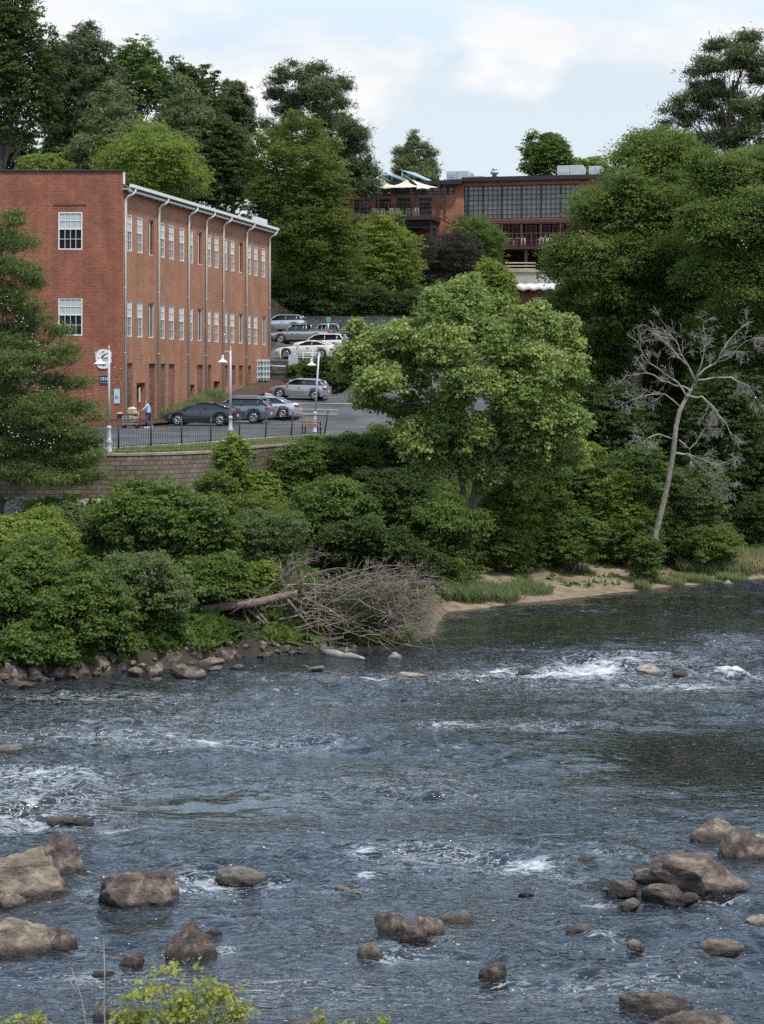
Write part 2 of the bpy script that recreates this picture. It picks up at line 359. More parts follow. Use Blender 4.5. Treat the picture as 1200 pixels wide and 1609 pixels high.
Lk(ramp2((.045, .045, .047), (.11, .109, .107), n.outputs[0], .38, .62), b.inputs['Base Color']); b.inputs['Roughness'].default_value = .85
tag(link('parking_lot', npmesh('parking_lot', np.concatenate(V_), np.concatenate(F_), True), m), kind='structure')
# painted bay lines
mb = MB()
def strip(x0, y0, x1, y1, wd=.12, n=14):
    d = Vector((x1-x0, y1-y0, 0)).normalized(); p = Vector((-d.y, d.x, 0))*wd/2
    for i in range(n):
        a, c = i/n, (i+1)/n; q = []
        for tt, s in ((a, -1), (c, -1), (c, 1), (a, 1)):
            xx = x0+(x1-x0)*tt+p.x*s; yy = y0+(y1-y0)*tt+p.y*s; q.append((xx, yy, float(lotZ(xx, yy))+.042))
        mb.add(q, [(0, 1, 2, 3)])
for yy in (134.2, 131.6, 129.6, 126.2, 123.2):
    strip(-8.2 if yy > 128 else -9.6, yy, -2.0 if yy > 133 else -3.0, yy-.5)
strip(6, 140, 3.2, 160, .1)
tag(mb.build('parking_lines', mat('line_paint', (.62, .62, .60), .6, var=.15)), kind='structure')
# concrete edging along the asphalt
mb = MB(); pts = [(-60, 84.0), (-17, 84.0)]+[(x+.1, y+.75) for x, y in zip(fxs, fys)]
for (ax, ay), (bx_, by) in zip(pts[:-1], pts[1:]):
    L = math.hypot(bx_-ax, by-ay); mb.box(((ax+bx_)/2, (ay+by)/2, 6.80), (L+.1, .5, .22), math.atan2(by-ay, bx_-ax))
tag(mb.build('kerb', M['concrete'], bevel=.02), kind='structure')

# ------------------------------------------------------------------ river
gx = np.arange(-34, 44, .115); gy = np.concatenate([np.arange(16, 30, .1), np.arange(30, 98, .125)])
WX, WY = np.meshgrid(gx, gy); rs = np.random.RandomState(3)
foam = np.zeros_like(WX); calm = np.zeros_like(WX); wet = .35*np.ones_like(WX)
def ell(px, py, rx, ry, rot=0):
    D = 30000/(py-HY); cx = X(px, D); ax = rx*D/F; D2 = 30000/(py-ry-HY); D3 = 30000/(py+ry-HY); ay = (D2-D3)/2
    dx, dy = (WX-cx), (WY-D); c, s = math.cos(rot), math.sin(rot)
    return np.exp(-(((dx*c+dy*s)/ax)**2+((-dx*s+dy*c)/ay)**2)*1.2)
for a in [(790, 1054, 26, 5, 0, .95), (905, 1056, 60, 3, 0, .7), (960, 1050, 90, 4, .1, .6), (870, 1059, 40, 3, 0, .65), (1155, 1063, 50, 5, 0, .9), (880, 1066, 120, 4, 0, .6), (1080, 1080, 120, 5, 0, .55), (268, 1402, 26, 8, 0, .7), (440, 1393, 26, 6, 0, .6), (702, 1476, 30, 7, 0, .6), (606, 1508, 26, 6, 0, .6), (796, 1548, 26, 6, 0, .55), (945, 1470, 30, 5, 0, .5), (1020, 1496, 24, 5, 0, .5), (350, 1490, 26, 8, 0, .6), (130, 1500, 26, 7, 0, .6), (140, 1400, 20, 8, 0, .6), (940, 1412, 30, 6, 0, .6), (980, 1040, 140, 16, 0, .45), (60, 1245, 180, 32, .1, .55),
          (40, 1292, 150, 22, 0, .6), (60, 1215, 120, 12, 0, .5), (120, 1160, 200, 12, 0, .33), (150, 1095, 200, 10, 0, .33), (700, 1138, 40, 6, 0, .7),
          (820, 1140, 160, 9, 0, .35), (330, 1395, 70, 16, .3, .6), (700, 1345, 150, 30, -.25, .48), (830, 1360, 60, 14, -.3, .6), (895, 1385, 40, 8, 0, .55),
          (575, 1375, 18, 6, 0, .9), (570, 1340, 25, 10, 0, .5), (545, 1400, 50, 9, 0, .4), (1135, 1418, 45, 8, 0, .7), (620, 1240, 300, 40, 0, .25), (930, 1070, 320, 40, 0, .3),
          (250, 1130, 340, 45, 0, .28), (400, 1170, 200, 12, 0, .3), (560, 1065, 200, 10, 0, .33), (1150, 1010, 80, 20, 0, .3), (300, 1380, 60, 10, 0, .4),
          (640, 1500, 90, 14, 0, .35), (140, 1540, 160, 16, 0, .34), (460, 1560, 240, 30, 0, .28), (900, 1560, 200, 30, 0, .22), (950, 1340, 60, 10, 0, .3), (1010, 1545, 120, 14, 0, .3)]:
    foam += a[5]*ell(*a[:5])
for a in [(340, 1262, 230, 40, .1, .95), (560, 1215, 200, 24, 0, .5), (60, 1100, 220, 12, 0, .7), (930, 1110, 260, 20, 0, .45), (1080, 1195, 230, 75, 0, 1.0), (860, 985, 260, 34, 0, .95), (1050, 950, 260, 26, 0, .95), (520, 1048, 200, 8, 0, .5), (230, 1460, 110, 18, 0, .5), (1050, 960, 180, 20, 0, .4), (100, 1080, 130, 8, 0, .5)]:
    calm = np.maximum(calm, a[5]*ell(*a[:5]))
foam = np.clip(foam, 0, 1.2)
amp = (.15+1.9*sm((fbm(WX*.16+WY*.05, WY*.33, 4)-.28)/.45)+1.4*foam)*(1-.86*calm)
dz = np.zeros_like(WX)
wx_ = WX+1.1*(fbm(WX*.35, WY*.35)-.5)*2; wy_ = WY+1.1*(fbm(WX*.35+50, WY*.35+9)-.5)*2
for k in range(46):
    wl = .38*(3.4/.38)**(rs.rand()); th = rs.normal(math.pi/2*.93, .62); a = .0066*wl**.6*rs.uniform(.6, 1.3)
    dz += a*np.sin((wx_*math.cos(th)+wy_*math.sin(th))*2*math.pi/wl+rs.rand()*6.28)
dz += (.06*(fbm(WX*1.5, WY*1.2, 4)-.5)+.05*np.abs(fbm(WX*.9+30, WY*1.1+7, 3)-.5))*(.5+foam)
dz *= amp
fade = np.clip((shoreY(WX)-WY)/2, .15, 1)
dz = dz*fade+.05*foam*(fbm(WX*3, WY*3)-.3)
me = npmesh('river', np.stack([WX, WY, dz], -1).reshape(-1, 3), grid_faces(len(gx), len(gy)), True)
at = me.attributes.new('foam', 'FLOAT', 'POINT'); at.data.foreach_set('value', foam.ravel().astype(np.float32))
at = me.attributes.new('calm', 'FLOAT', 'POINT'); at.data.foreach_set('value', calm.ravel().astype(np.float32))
def watermat():
    m, t, b, o = newmat('river_water'); N = t.nodes.new; L = t.links.new
    tc = N('ShaderNodeTexCoord'); af = N('ShaderNodeAttribute'); af.attribute_name = 'foam'; ac = N('ShaderNodeAttribute'); ac.attribute_name = 'calm'
    b.inputs['IOR'].default_value = 1.55; b.inputs['Roughness'].default_value = .035
    mp = N('ShaderNodeMapping'); mp.inputs['Scale'].default_value = (.8, 1.25, 1); L(tc.outputs['Object'], mp.inputs[0])
    na = N('ShaderNodeTexNoise'); na.inputs['Scale'].default_value = 4.6; na.inputs['Detail'].default_value = 2.5; na.inputs['Roughness'].default_value = .62; na.inputs['Distortion'].default_value = .6
    L(mp.outputs[0], na.inputs[0])
    inv = N('ShaderNodeMapRange'); L(ac.outputs['Fac'], inv.inputs[0]); inv.inputs[3].default_value = .62; inv.inputs[4].default_value = .07
    bp = N('ShaderNodeBump'); bp.inputs['Distance'].default_value = .09; L(inv.outputs[0], bp.inputs['Strength']); L(na.outputs[0], bp.inputs['Height'])
    L(bp.outputs[0], b.inputs['Normal'])
    # peaty water colour with patches of shallow brown bed
    nb = N('ShaderNodeTexNoise'); nb.inputs['Scale'].default_value = .22; nb.inputs['Detail'].default_value = 4; L(tc.outputs['Object'], nb.inputs[0])
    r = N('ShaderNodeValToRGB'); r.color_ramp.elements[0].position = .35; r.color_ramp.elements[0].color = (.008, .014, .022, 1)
    r.color_ramp.elements[1].position = .72; r.color_ramp.elements[1].color = (.022, .023, .022, 1); L(nb.outputs[0], r.inputs[0]); dk = N('ShaderNodeMix'); dk.data_type = 'RGBA'; L(ac.outputs['Fac'], dk.inputs[0]); L(r.outputs[0], dk.inputs[6]); dk.inputs[7].default_value = (.011, .012, .008, 1); L(dk.outputs[2], b.inputs['Base Color'])   # dark tree reflections in calm water, put into the base colour
    # foam: ragged drifting patches plus thin lines, both only where the water is broken
    mf = N('ShaderNodeMapping'); mf.inputs['Scale'].default_value = (.45, 1.15, 1); mf.inputs['Rotation'].default_value = (0, 0, .12); L(tc.outputs['Object'], mf.inputs[0])
    n1 = N('ShaderNodeTexNoise'); n1.inputs['Scale'].default_value = 1.7; n1.inputs['Detail'].default_value = 11; n1.inputs['Roughness'].default_value = .70; n1.inputs['Distortion'].default_value = .8; L(mf.outputs[0], n1.inputs[0])
    ma = N('ShaderNodeMath'); ma.operation = 'MULTIPLY_ADD'; L(af.outputs['Fac'], ma.inputs[0]); ma.inputs[1].default_value = .24; L(n1.outputs[0], ma.inputs[2])
    mr = N('ShaderNodeMapRange'); L(ma.outputs[0], mr.inputs[0]); mr.inputs[1].default_value = .66; mr.inputs[2].default_value = .82; mr.inputs[4].default_value = .85
    n2 = N('ShaderNodeTexNoise'); n2.inputs['Scale'].default_value = 3.1; n2.inputs['Detail'].default_value = 8; n2.inputs['Roughness'].default_value = .65; n2.inputs['Distortion'].default_value = 1.6; L(mf.outputs[0], n2.inputs[0])
    ab = N('ShaderNodeMath'); ab.operation = 'SUBTRACT'; L(n2.outputs[0], ab.inputs[0]); ab.inputs[1].default_value = .5
    a2 = N('ShaderNodeMath'); a2.operation = 'ABSOLUTE'; L(ab.outputs[0], a2.inputs[0])
    th = N('ShaderNodeMath'); th.operation = 'MULTIPLY'; L(af.outputs['Fac'], th.inputs[0]); th.inputs[1].default_value = .035
    sb = N('ShaderNodeMath'); sb.operation = 'SUBTRACT'; L(th.outputs[0], sb.inputs[0]); L(a2.outputs[0], sb.inputs[1])
    m2 = N('ShaderNodeMapRange'); L(sb.outputs[0], m2.inputs[0]); m2.inputs[1].default_value = -.008; m2.inputs[2].default_value = .014; m2.inputs[4].default_value = .55
    n3 = N('ShaderNodeTexNoise'); n3.inputs['Scale'].default_value = 9; n3.inputs['Detail'].default_value = 3; L(tc.outputs['Object'], n3.inputs[0])
    sp = N('ShaderNodeMath'); sp.operation = 'MULTIPLY_ADD'; L(af.outputs['Fac'], sp.inputs[0]); sp.inputs[1].default_value = .10; L(n3.outputs[0], sp.inputs[2])  # fine white specks: bubbles, and sun glints painted in foam colour
    m3 = N('ShaderNodeMapRange'); L(sp.outputs[0], m3.inputs[0]); m3.inputs[1].default_value = .70; m3.inputs[2].default_value = .76; m3.inputs[4].default_value = .7
    m4 = N('ShaderNodeMath'); m4.operation = 'MAXIMUM'; L(mr.outputs[0], m4.inputs[0]); L(m3.outputs[0], m4.inputs[1])
    mm = N('ShaderNodeMath'); mm.operation = 'MAXIMUM'; L(m4.outputs[0], mm.inputs[0]); L(m2.outputs[0], mm.inputs[1])
    fo = N('ShaderNodeBsdfDiffuse'); fo.inputs[0].default_value = (.72, .74, .76, 1)
    mxs = N('ShaderNodeMixShader'); L(mm.outputs[0], mxs.inputs[0]); L(b.outputs[0], mxs.inputs[1]); L(fo.outputs[0], mxs.inputs[2]); L(mxs.outputs[0], o.inputs[0])
    return m
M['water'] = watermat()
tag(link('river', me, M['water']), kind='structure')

# ------------------------------------------------------------------ retaining walls
def blockwall(name, pts, zt, zb, thick, m, label, cat, cap=None, group=None):
    mb = MB()
    for (ax, ay), (bx_, by) in zip(pts[:-1], pts[1:]):
        L = math.hypot(bx_-ax, by-ay); a = math.atan2(by-ay, bx_-ax)
        c = Vector(((ax+bx_)/2, (ay+by)/2, 0))+Vector((-math.sin(a), math.cos(a), 0))*thick/2
        mb.box((c.x, c.y, (zt+zb)/2), (L, thick, zt-zb), a)
    t = thing(name, label, cat, group=group); mb.build('blocks', m, t)
    if cap:
        mb = MB()
        for (ax, ay), (bx_, by) in zip(pts[:-1], pts[1:]):
            L = math.hypot(bx_-ax, by-ay); a = math.atan2(by-ay, bx_-ax)
            c = Vector(((ax+bx_)/2, (ay+by)/2, 0))+Vector((-math.sin(a), math.cos(a), 0))*thick/2
            mb.box((c.x, c.y, zt+.06), (L+.04, thick+.08, .12), a)
        mb.build('cap', cap, t, bevel=.02)
    return t
M['block'] = brickmat('split_block', (.22, .175, .13), (.14, .112, .085), (.085, .072, .058), bw=.42, rh=.2, ms=.02, dirt=.5, bump=.8)
M['block_grey'] = brickmat('grey_block', (.15, .15, .145), (.095, .095, .092), (.05, .05, .05), bw=.6, rh=.3, ms=.03, dirt=.45, bump=.8)
M['cap'] = mat('wall_cap', (.26, .21, .16), .9, var=.25, vscale=2)
wp = [(-60, 79.5), (-17, 81.0), (-10.8, 81.3), (-9, 82.4), (-7.5, 84.1), (-6.3, 88.6), (-5.2, 92.0), (-3.4, 95.5), (-1.0, 98.6)]
blockwall('retaining_wall', wp, 6.62, 3.2, .45, M['block'], 'long brown block retaining wall below the black fence', 'retaining wall', M['cap'])
blockwall('retaining_wall', [(-8.95, TERR), (-2.6, TERR), ], 11.2, 8.4, .4, M['block_grey'], 'short grey block wall under the white cars by the brick mill corner', 'retaining wall')
blockwall('retaining_wall', [(-14, BACK), (18, BACK)], 15.8, 12.8, .4, M['block_grey'], 'long grey block wall behind the uphill parked pickups', 'retaining wall', M['block_grey'])

# ------------------------------------------------------------------ brick mill (near, left)
def holed_wall(name, L, zb, zt, holes, m, parent, loc, rz, depth=.2, thick=.7):
    """wall in local x (along) / z, outer face at local y=0 and facing -y; rectangular holes with reveals"""
    xs = sorted(set([0, L]+[round(q, 4) for h in holes for q in h[:2]])); zs = sorted(set([zb, zt]+[round(q, 4) for h in holes for q in h[2:4]]))
    mb = MB()
    for i in range(len(xs)-1):
        run = None
        for j in range(len(zs)-1):
            cx, cz = (xs[i]+xs[i+1])/2, (zs[j]+zs[j+1])/2
            hole = any(h[0] < cx < h[1] and h[2] < cz < h[3] for h in holes)
            if hole:
                if run is not None: mb.add([(xs[i], 0, run), (xs[i+1], 0, run), (xs[i+1], 0, zs[j]), (xs[i], 0, zs[j])], [(0, 1, 2, 3)]); run = None
            elif run is None: run = zs[j]
        if run is not None: mb.add([(xs[i], 0, run), (xs[i+1], 0, run), (xs[i+1], 0, zt), (xs[i], 0, zt)], [(0, 1, 2, 3)])
    for h in holes:
        x0, x1, z0, z1 = h[:4]; d = h[4] if len(h) > 4 else depth
        for q in ([(x0, 0, z0), (x0, d, z0), (x0, d, z1), (x0, 0, z1)], [(x1, 0, z0), (x1, 0, z1), (x1, d, z1), (x1, d, z0)],
                  [(x0, 0, z0), (x1, 0, z0), (x1, d, z0), (x0, d, z0)], [(x0, 0, z1), (x0, d, z1), (x1, d, z1), (x1, 0, z1)]):
            mb.add(q, [(0, 1, 2, 3)])
    mb.add([(0, thick, zb), (L, thick, zb), (L, thick, zt), (0, thick, zt), (0, 0, zt), (L, 0, zt), (0, 0, zb), (L, 0, zb)],
           [(1, 0, 3, 2), (4, 5, 2, 3), (6, 4, 3, 0), (5, 7, 1, 2)])
    return mb.build(name, m, parent, loc=loc, rz=rz)

BH = 7.0
mill = thing('brick_mill', 'long red brick mill building with two rows of tall white sash windows and downspouts', 'building', (FX0, D0, 0))
LE = 46.0      # end wall length, runs off to the left
# end wall: local x from left to corner
ew = lambda px: LE+X(px, D0)-X(193, D0)
eh = [(ew(91), ew(129.5), 17.86, 20.2), (ew(91), ew(129.5), 12.55, 14.85)]
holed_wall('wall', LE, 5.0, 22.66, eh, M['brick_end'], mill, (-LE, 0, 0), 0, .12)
FL = math.hypot(FX1-FX0, D1-D0); FR = math.pi/2-FANG    # heading of local x for the long facade
def fs(px):
    D = D0*1025/(1218-px); return (D-D0)/math.cos(FANG)
def zc(v): return v/2.6667            # zoomed column -> photo px
upx = [542, 586, 634, 680, 719, 763, 800, 838, 876, 909, 945, 976, 1011, 1046, 1074, 1106]
lpx = [541, 586, 634, 680, 719, 762, 799, 838, 875, 909, 945, 975, 1011, 1044, 1073, 1109]
holes = []; wins = []
for r, (lst, z0, z1) in enumerate(((upx, 17.85, 20.16), (lpx, 12.50, 14.77))):
    for i, v in enumerate(lst):
        s = fs(zc(v)); kind = 'open' if i in (2, 7, 12) or (r == 1 and i == 15) else 'sash'
        dp = .19 if kind == 'open' else .10
        holes.append((s-.56, s+.56, z0, z1, dp)); wins.append((s, z0, z1, kind, r))
for a, b_ in ((527, 556), (624, 652), (668, 693), (707, 733), (827, 852), (866, 887)):
    holes.append((fs(zc(a)), fs(zc(b_)), 5.2, 10.85, .14))
for a, b_ in ((935, 957), (973, 988), (1003, 1020), (1036, 1055)):
    holes.append((fs(zc(a)), fs(zc(b_)), 9.36, 10.85, .14))
for a, b_, z in ((572, 610, 9.62), (790, 816, 9.45), (896, 922, 9.68)):
    holes.append((fs(zc(a)), fs(zc(b_)), 5.2, z, .5))
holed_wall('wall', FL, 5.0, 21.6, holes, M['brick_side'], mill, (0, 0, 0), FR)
for h in holes:
    mb = MB()
    if h[2] in (5.2, 9.36): mb.add([(h[0], h[4]-.001, h[2]), (h[1], h[4]-.001, h[2]), (h[1], h[4]-.001, h[3]), (h[0], h[4]-.001, h[3])], [(0, 1, 2, 3)]); mb.build('brick_infill', M['brick_fill'], mill, rz=FR)
# far end and back walls, roof
wx = lambda s: Vector((math.cos(FR)*s, math.sin(FR)*s, 0))
far = wx(FL)
mb = MB(); mb.add([(far.x, far.y, 5), (far.x-30, far.y, 5), (far.x-30, far.y, 21.6), (far.x, far.y, 21.6)], [(0, 1, 2, 3)]); mb.build('wall', M['brick_side'], mill)
mb = MB()
a0 = wx(0); z = 21.75
off = Vector((math.sin(FR), -math.cos(FR), 0))     # outward normal of the long facade
q = [a0+off*.55+Vector((0, .03, 0)), far+off*.55]
for zz in (z, z+.16): pass
vs = [(-LE, .45, 22.4), (q[0].x-.6, .45, 21.95), (q[0].x, q[0].y+.42, 21.72), (q[1].x, q[1].y, 21.72), (q[1].x-30, q[1].y, 22.9), (-LE, q[1].y, 22.9)]
vs2 = [(x, y, zz-.14) for x, y, zz in vs]; n = len(vs)
mb.add(vs+vs2, [tuple(range(n)), tuple(range(2*n-1, n-1, -1))]+[(i, n+i, n+(i+1) % n, (i+1) % n) for i in range(n)])
mb.build('roof', M['roof'], mill)
# eave: white gutter and soffit board, rafter ends below
mb = MB(); mb.bx(-.1, FL+.35, -.62, -.46, 21.70, 21.90); mb.bx(-.1, FL+.35, -.455, -.02, 21.58, 21.62); mb.bx(-.1, FL+.35, -.45, -.42, 21.45, 21.575)
mb.build('gutter', M['white'], mill, rz=FR)
for k in range(24): s = .8+k*(FL-1.2)/23; mb = MB(); mb.bx(s-.06, s+.06, -.42, -.02, 21.44, 21.57); mb.build('rafter_end', M['cream'], mill, rz=FR)
# parapet coping of the end wall and its white return
mb = MB(); mb.bx(-LE, .04, -.10, .5, 22.665, 22.80); mb.build('coping', M['dark'], mill, bevel=.02)
mb = MB(); mb.bx(.003, .07, .0, .5, 21.92, 22.66); mb.build('parapet_return', M['white'], mill)
mb = MB(); mb.bx(FL-3.4, FL-.1, .25, .6, 21.9, 22.55); mb.build('parapet_return', M['white'], mill, rz=FR)
# flat brick band above the end window
for z1 in (20.58,):
    mb = MB(); mb.bx(ew(84)-LE, ew(136)-LE, -.035, -.002, z1, z1+.10); mb.build('brick_band', mat('dark_brick', (.11, .05, .035), .9), mill)

def sash_meshes(w, h, cols, rows2=2, fr=.07, half=.55):
    f = MB(); y0, y1 = -.03, .045
    f.bx(-w/2, w/2, y0, y1, h-fr, h); f.bx(-w/2, w/2, y0, y1, 0, fr); f.bx(-w/2, -w/2+fr, y0, y1, fr, h-fr); f.bx(w/2-fr, w/2, y0, y1, fr, h-fr)
    mid = h*half; f.bx(-w/2+fr, w/2-fr, y0+.01, y1, mid-.035, mid+.035)
    for a, c in ((fr, mid-.035), (mid+.035, h-fr)):
        for k in range(1, cols): xk = -w/2+fr+(w-2*fr)*k/cols; f.bx(xk-.013, xk+.013, y0+.02, y1-.01, a, c)
        zk = (a+c)/2; f.bx(-w/2+fr, w/2-fr, y0+.022, y1-.012, zk-.013, zk+.013)
    g = MB(); g.bx(-w/2+.02, w/2-.02, .05, .07, .02, h-.02)
    bl = MB(); bl.bx(-w/2+fr, w/2-fr, .03, .0485, mid+.035, h-fr)
    return f.mesh('window'), g.mesh('pane'), bl.mesh('blind')
f1, g1, b1 = sash_meshes(1.10, 2.29, 3); f2, g2, b2 = sash_meshes(1.49, 2.32, 4)
for me_, mm_ in ((f1, 'white'), (g1, 'glass'), (b1, 'blind'), (f2, 'white'), (g2, 'glass'), (b2, 'blind')): me_.materials.append(M[mm_])
rr = random.Random(4)
for s, z0, z1, kind, r in wins:
    if kind == 'sash':
        wo = link('window', f1, None, mill, loc=wx(s)+Vector((0, 0, z0-.005))-off*.05, rz=FR); link('pane', g1, None, wo)
        bo = link('blind', b1, None, wo)
        if rr.random() < .3: bo.scale.z = 1.0
    else:
        # deep opening: dark door-like casement set back with a narrow white post
        mb = MB(); h = z1-z0
        mb.bx(-.555, -.50, .08, .16, 0, h); mb.bx(-.5, .555, .08, .16, h-.06, h-.003); mb.bx(-.5, .555, .08, .16, .003, .06); mb.bx(.0, .04, .09, .15, .06, h-.06)
        wo = mb.build('window', M['white'], mill, loc=wx(s)+Vector((0, 0, z0)), rz=FR); wo['label'] = 'deep set dark window without blind'
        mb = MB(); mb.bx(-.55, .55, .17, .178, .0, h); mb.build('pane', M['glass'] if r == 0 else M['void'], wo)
        if r == 1: mb = MB(); mb.bx(.535, .552, .01, .165, .01, h-.01); mb.build('jamb_board', M['galv'], wo)
for h in eh:
    wo = link('window', f2, None, mill, loc=Vector(((h[0]+h[1])/2-LE, .04, h[2])), rz=0); link('pane', g2, None, wo); link('blind', b2, None, wo)
# doors set in the ground floor openings
for a, b_, z in ((572, 610, 9.62), (790, 816, 9.45), (896, 922, 9.68)):
    s0, s1 = fs(zc(a)), fs(zc(b_)); mb = MB(); w_ = s1-s0
    mb.bx(s0+.003, s0+.09, .30, .48, 6, z-.05); mb.bx(s0+.003, s1-.003, .30, .48, z-.10, z-.003)
    wo = mb.build('door_frame', M['galv'], mill, rz=FR)
# downspouts
for i, v in enumerate((520, 661, 787, 861, 933, 1031, 1127)):
    s = max(.12, min(FL-.12, fs(zc(v)))); zb = float(lotZ(FX0+wx(s).x, D0+wx(s).y))+.1
    mb = MB(); mb.tube([(s+.5, -.54, 21.66), (s+.5, -.54, 21.5), (s+.35, -.42, 21.34), (s+.1, -.22, 21.2), (s, -.11, 21.0), (s, -.11, zb)], .085, 8)
    for zz in (11.5, 15.5, 18.8): mb.box((s, -.09, zz), (.2, .10, .05))
    mb.build('downspout', M['cream'], mill, rz=FR)
mb = MB(); mb.bx(3.0, 3.14, -.06, -.003, 8.4, 9.3); mb.build('door_panel', M['white'], mill, rz=FR)

# ------------------------------------------------------------------ signs on the end wall
def text(s, size, m, parent, loc, rot=(R(90), 0, 0), ext=.006):
    c = bpy.data.curves.new('lettering', 'FONT'); c.body = s; c.size = size; c.extrude = ext; c.align_x = 'CENTER'; c.align_y = 'CENTER'; c.offset = .004
    c.materials.append(m); o = bpy.data.objects.new('lettering', c); C.objects.link(o); bpy.context.view_layer.update(); me = bpy.data.meshes.new_from_object(o.evaluated_get(bpy.context.evaluated_depsgraph_get())); bpy.data.objects.remove(o); o = bpy.data.objects.new('lettering', me); C.objects.link(o); o.parent = parent; o.location = loc; o.rotation_euler = rot; return o
Y = D0-.05
navy = mat('navy_sign', (.012, .028, .05), .4); signw = mat('sign_white', (.74, .74, .74), .4)
cx, cz = X(165, D0), Z(596.5, D0)
t = thing('number_sign', 'dark navy sign reading 1910 on the brick end wall beside the lamp', 'sign', (cx, Y, cz))
mb = MB(); mb.bx(-.34, .34, -.02, .03, -.24, .24); mb.build('board', navy, t, bevel=.005)
text('1910', .29, signw, t, (-.03, -.028, .03)); mb = MB(); mb.bx(-.33, .33, -.03, -.022, -.205, -.18); mb.build('rule', mat('pale_blue', (.25, .42, .5), .5), t)
# white shaped sign with curved black emblem
cx, cz = X(162.5, D0), Z(564, D0)
t = thing('emblem_sign', 'white shaped sign with black curved emblem high on the brick end wall', 'sign', (cx, Y, cz))
mb = MB(); n = 40; out_ = []
for k in range(n):
    a = 2*math.pi*k/n; c, s = math.cos(a), math.sin(a); r = 1/max(abs(c)**3.2+abs(s)**3.2, 1e-6)**(1/3.2)
    out_.append((.43*c*r*(1-.16*max(0, s)**4), .60*s*r))
vs = [(x, -.02, z) for x, z in out_]+[(x, .03, z) for x, z in out_]
mb.add(vs, [tuple(range(n))[::-1], tuple(range(n, 2*n))]+[(i, (i+1) % n, n+(i+1) % n, n+i) for i in range(n)])
mb.build('board', signw, t)
ink = mat('sign_ink', (.02, .018, .02), .5)
mb = MB()
mb.tube([(-.28, -.03, .10), (-.1, -.03, .13), (.06, -.03, .26), (.26, -.03, .36)], [.05, .045, .035, .02], 6)
mb.tube([(-.26, -.03, .08), (0, -.03, .06), (.3, -.03, .08)], [.04, .02, .03], 6)
mb.tube([(-.14, -.03, -.34), (.02, -.03, -.38), (.18, -.03, -.33)], [.025, .05, .02], 6); mb.tube([(-.03, -.03, .40), (.03, -.03, .47)], [.04, .015], 6)
mb.build('emblem', ink, t); mb = MB(); mb.bx(-.05, .28, -.028, -.0205, -.12, .0); mb.build('emblem_panel', mat('faded_pink', (.45, .36, .40), .6), t)
for xo in (-.46, .46):
    mb = MB(); mb.bx(xo-.03, xo+.03, -.03, .02, -.25 if xo > 0 else -.1, .45); mb.build('bracket', signw, t)
cx, cz = X(183.6, D0), Z(622.5, D0)
t = thing('parking_sign', 'tall pale blue accessible parking sign on the brick end wall corner', 'sign', (cx, Y, cz))
mb = MB(); mb.bx(-.18, .18, -.02, .02, -.45, .45); mb.build('board', mat('pale_sign', (.40, .58, .62), .4), t, bevel=.01)
blue = mat('sign_blue', (.02, .17, .42), .4)
mb = MB(); mb.tube([(-.03, -.03, .10), (-.03, -.03, -.02), (.06, -.03, -.03), (.09, -.03, -.11)], .02, 6); mb.tube([(.02*math.cos(a), -.03, -.06+.08*math.sin(a)) if False else (.08*math.cos(a)-.02, -.03, .08*math.sin(a)-.06) for a in np.linspace(2.0, 6.0, 9)], .016, 6)
mb.lathe((-.03, -.03, .12), [(.001, -.025), (.025, 0), (.001, .025)], 8); mb.build('wheelchair_symbol', blue, t)

# ------------------------------------------------------------------ restaurant building on the hill
DL, DR = 228.0, 221.0
bx0, bx1 = X(546, DL), X(972, DR)
BA = math.atan2(DR-DL, bx1-bx0); BL = math.hypot(DR-DL, bx1-bx0)
rest = thing('hilltop_building', 'brick restaurant building on the hill with a huge gridded window wall and decks', 'building', (bx0, DL, 0), BA)
def bu(px):       # photo px -> distance along the front wall
    # ray (px-600)/F meets line from (bx0,DL) to (bx1,DR)
    k = (px-600)/F; ux, uy = math.cos(BA), math.sin(BA)
    return (k*DL-bx0)/(ux-k*uy)
def bD(px): return DL+bu(px)*math.sin(BA)
def bz(px, py): return CAMZ+(HY-py)*bD(px)/F
def q3(zx, zy): return 530+zx/2.6667, 240+zy/2.6667
def U(zx): return bu(530+zx/2.6667)
def V(zx, zy): return bz(*q3(zx, zy))
TOP = V(300, 124); GZ = 19.0
bh = []
left_w = [(73, 132, 197, 268), (160, 222, 197, 262), (250, 311, 195, 275), (338, 397, 195, 275)]
for a, c, e, g in left_w: bh.append((U(a), U(c), V(100, g), V(100, e), .2))
clr = (U(60), U(492), V(300, 178), V(300, 148))
bh.append((*clr, .25))
ww = (U(530), U(1017), V(770, 276), V(770, 134)); bh.append((*ww, .3))
lw = (U(612), U(1010), V(800, 402), V(800, 298)); bh.append((*lw, .5))
bh.append((U(1063), U(1083), V(1075, 193), V(1075, 174), .2))
und = (U(690), U(1000), V(800, 506), V(800, 412)); bh.append((*und, .9))
holed_wall('wall', BL, GZ-3, TOP-.1, bh, M['brick_far'], rest, (0, 0, 0), 0, thick=1.0)
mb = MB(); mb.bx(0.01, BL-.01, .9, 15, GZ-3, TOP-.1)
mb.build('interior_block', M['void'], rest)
mb = MB(); mb.bx(-.9, U(525), -1.1, 16, V(300, 145)+.15, TOP+.05); mb.bx(U(525)+.002, BL+.3, -.7, 16, TOP-.12, TOP+.38)
mb.build('roof', M['dark'], rest)
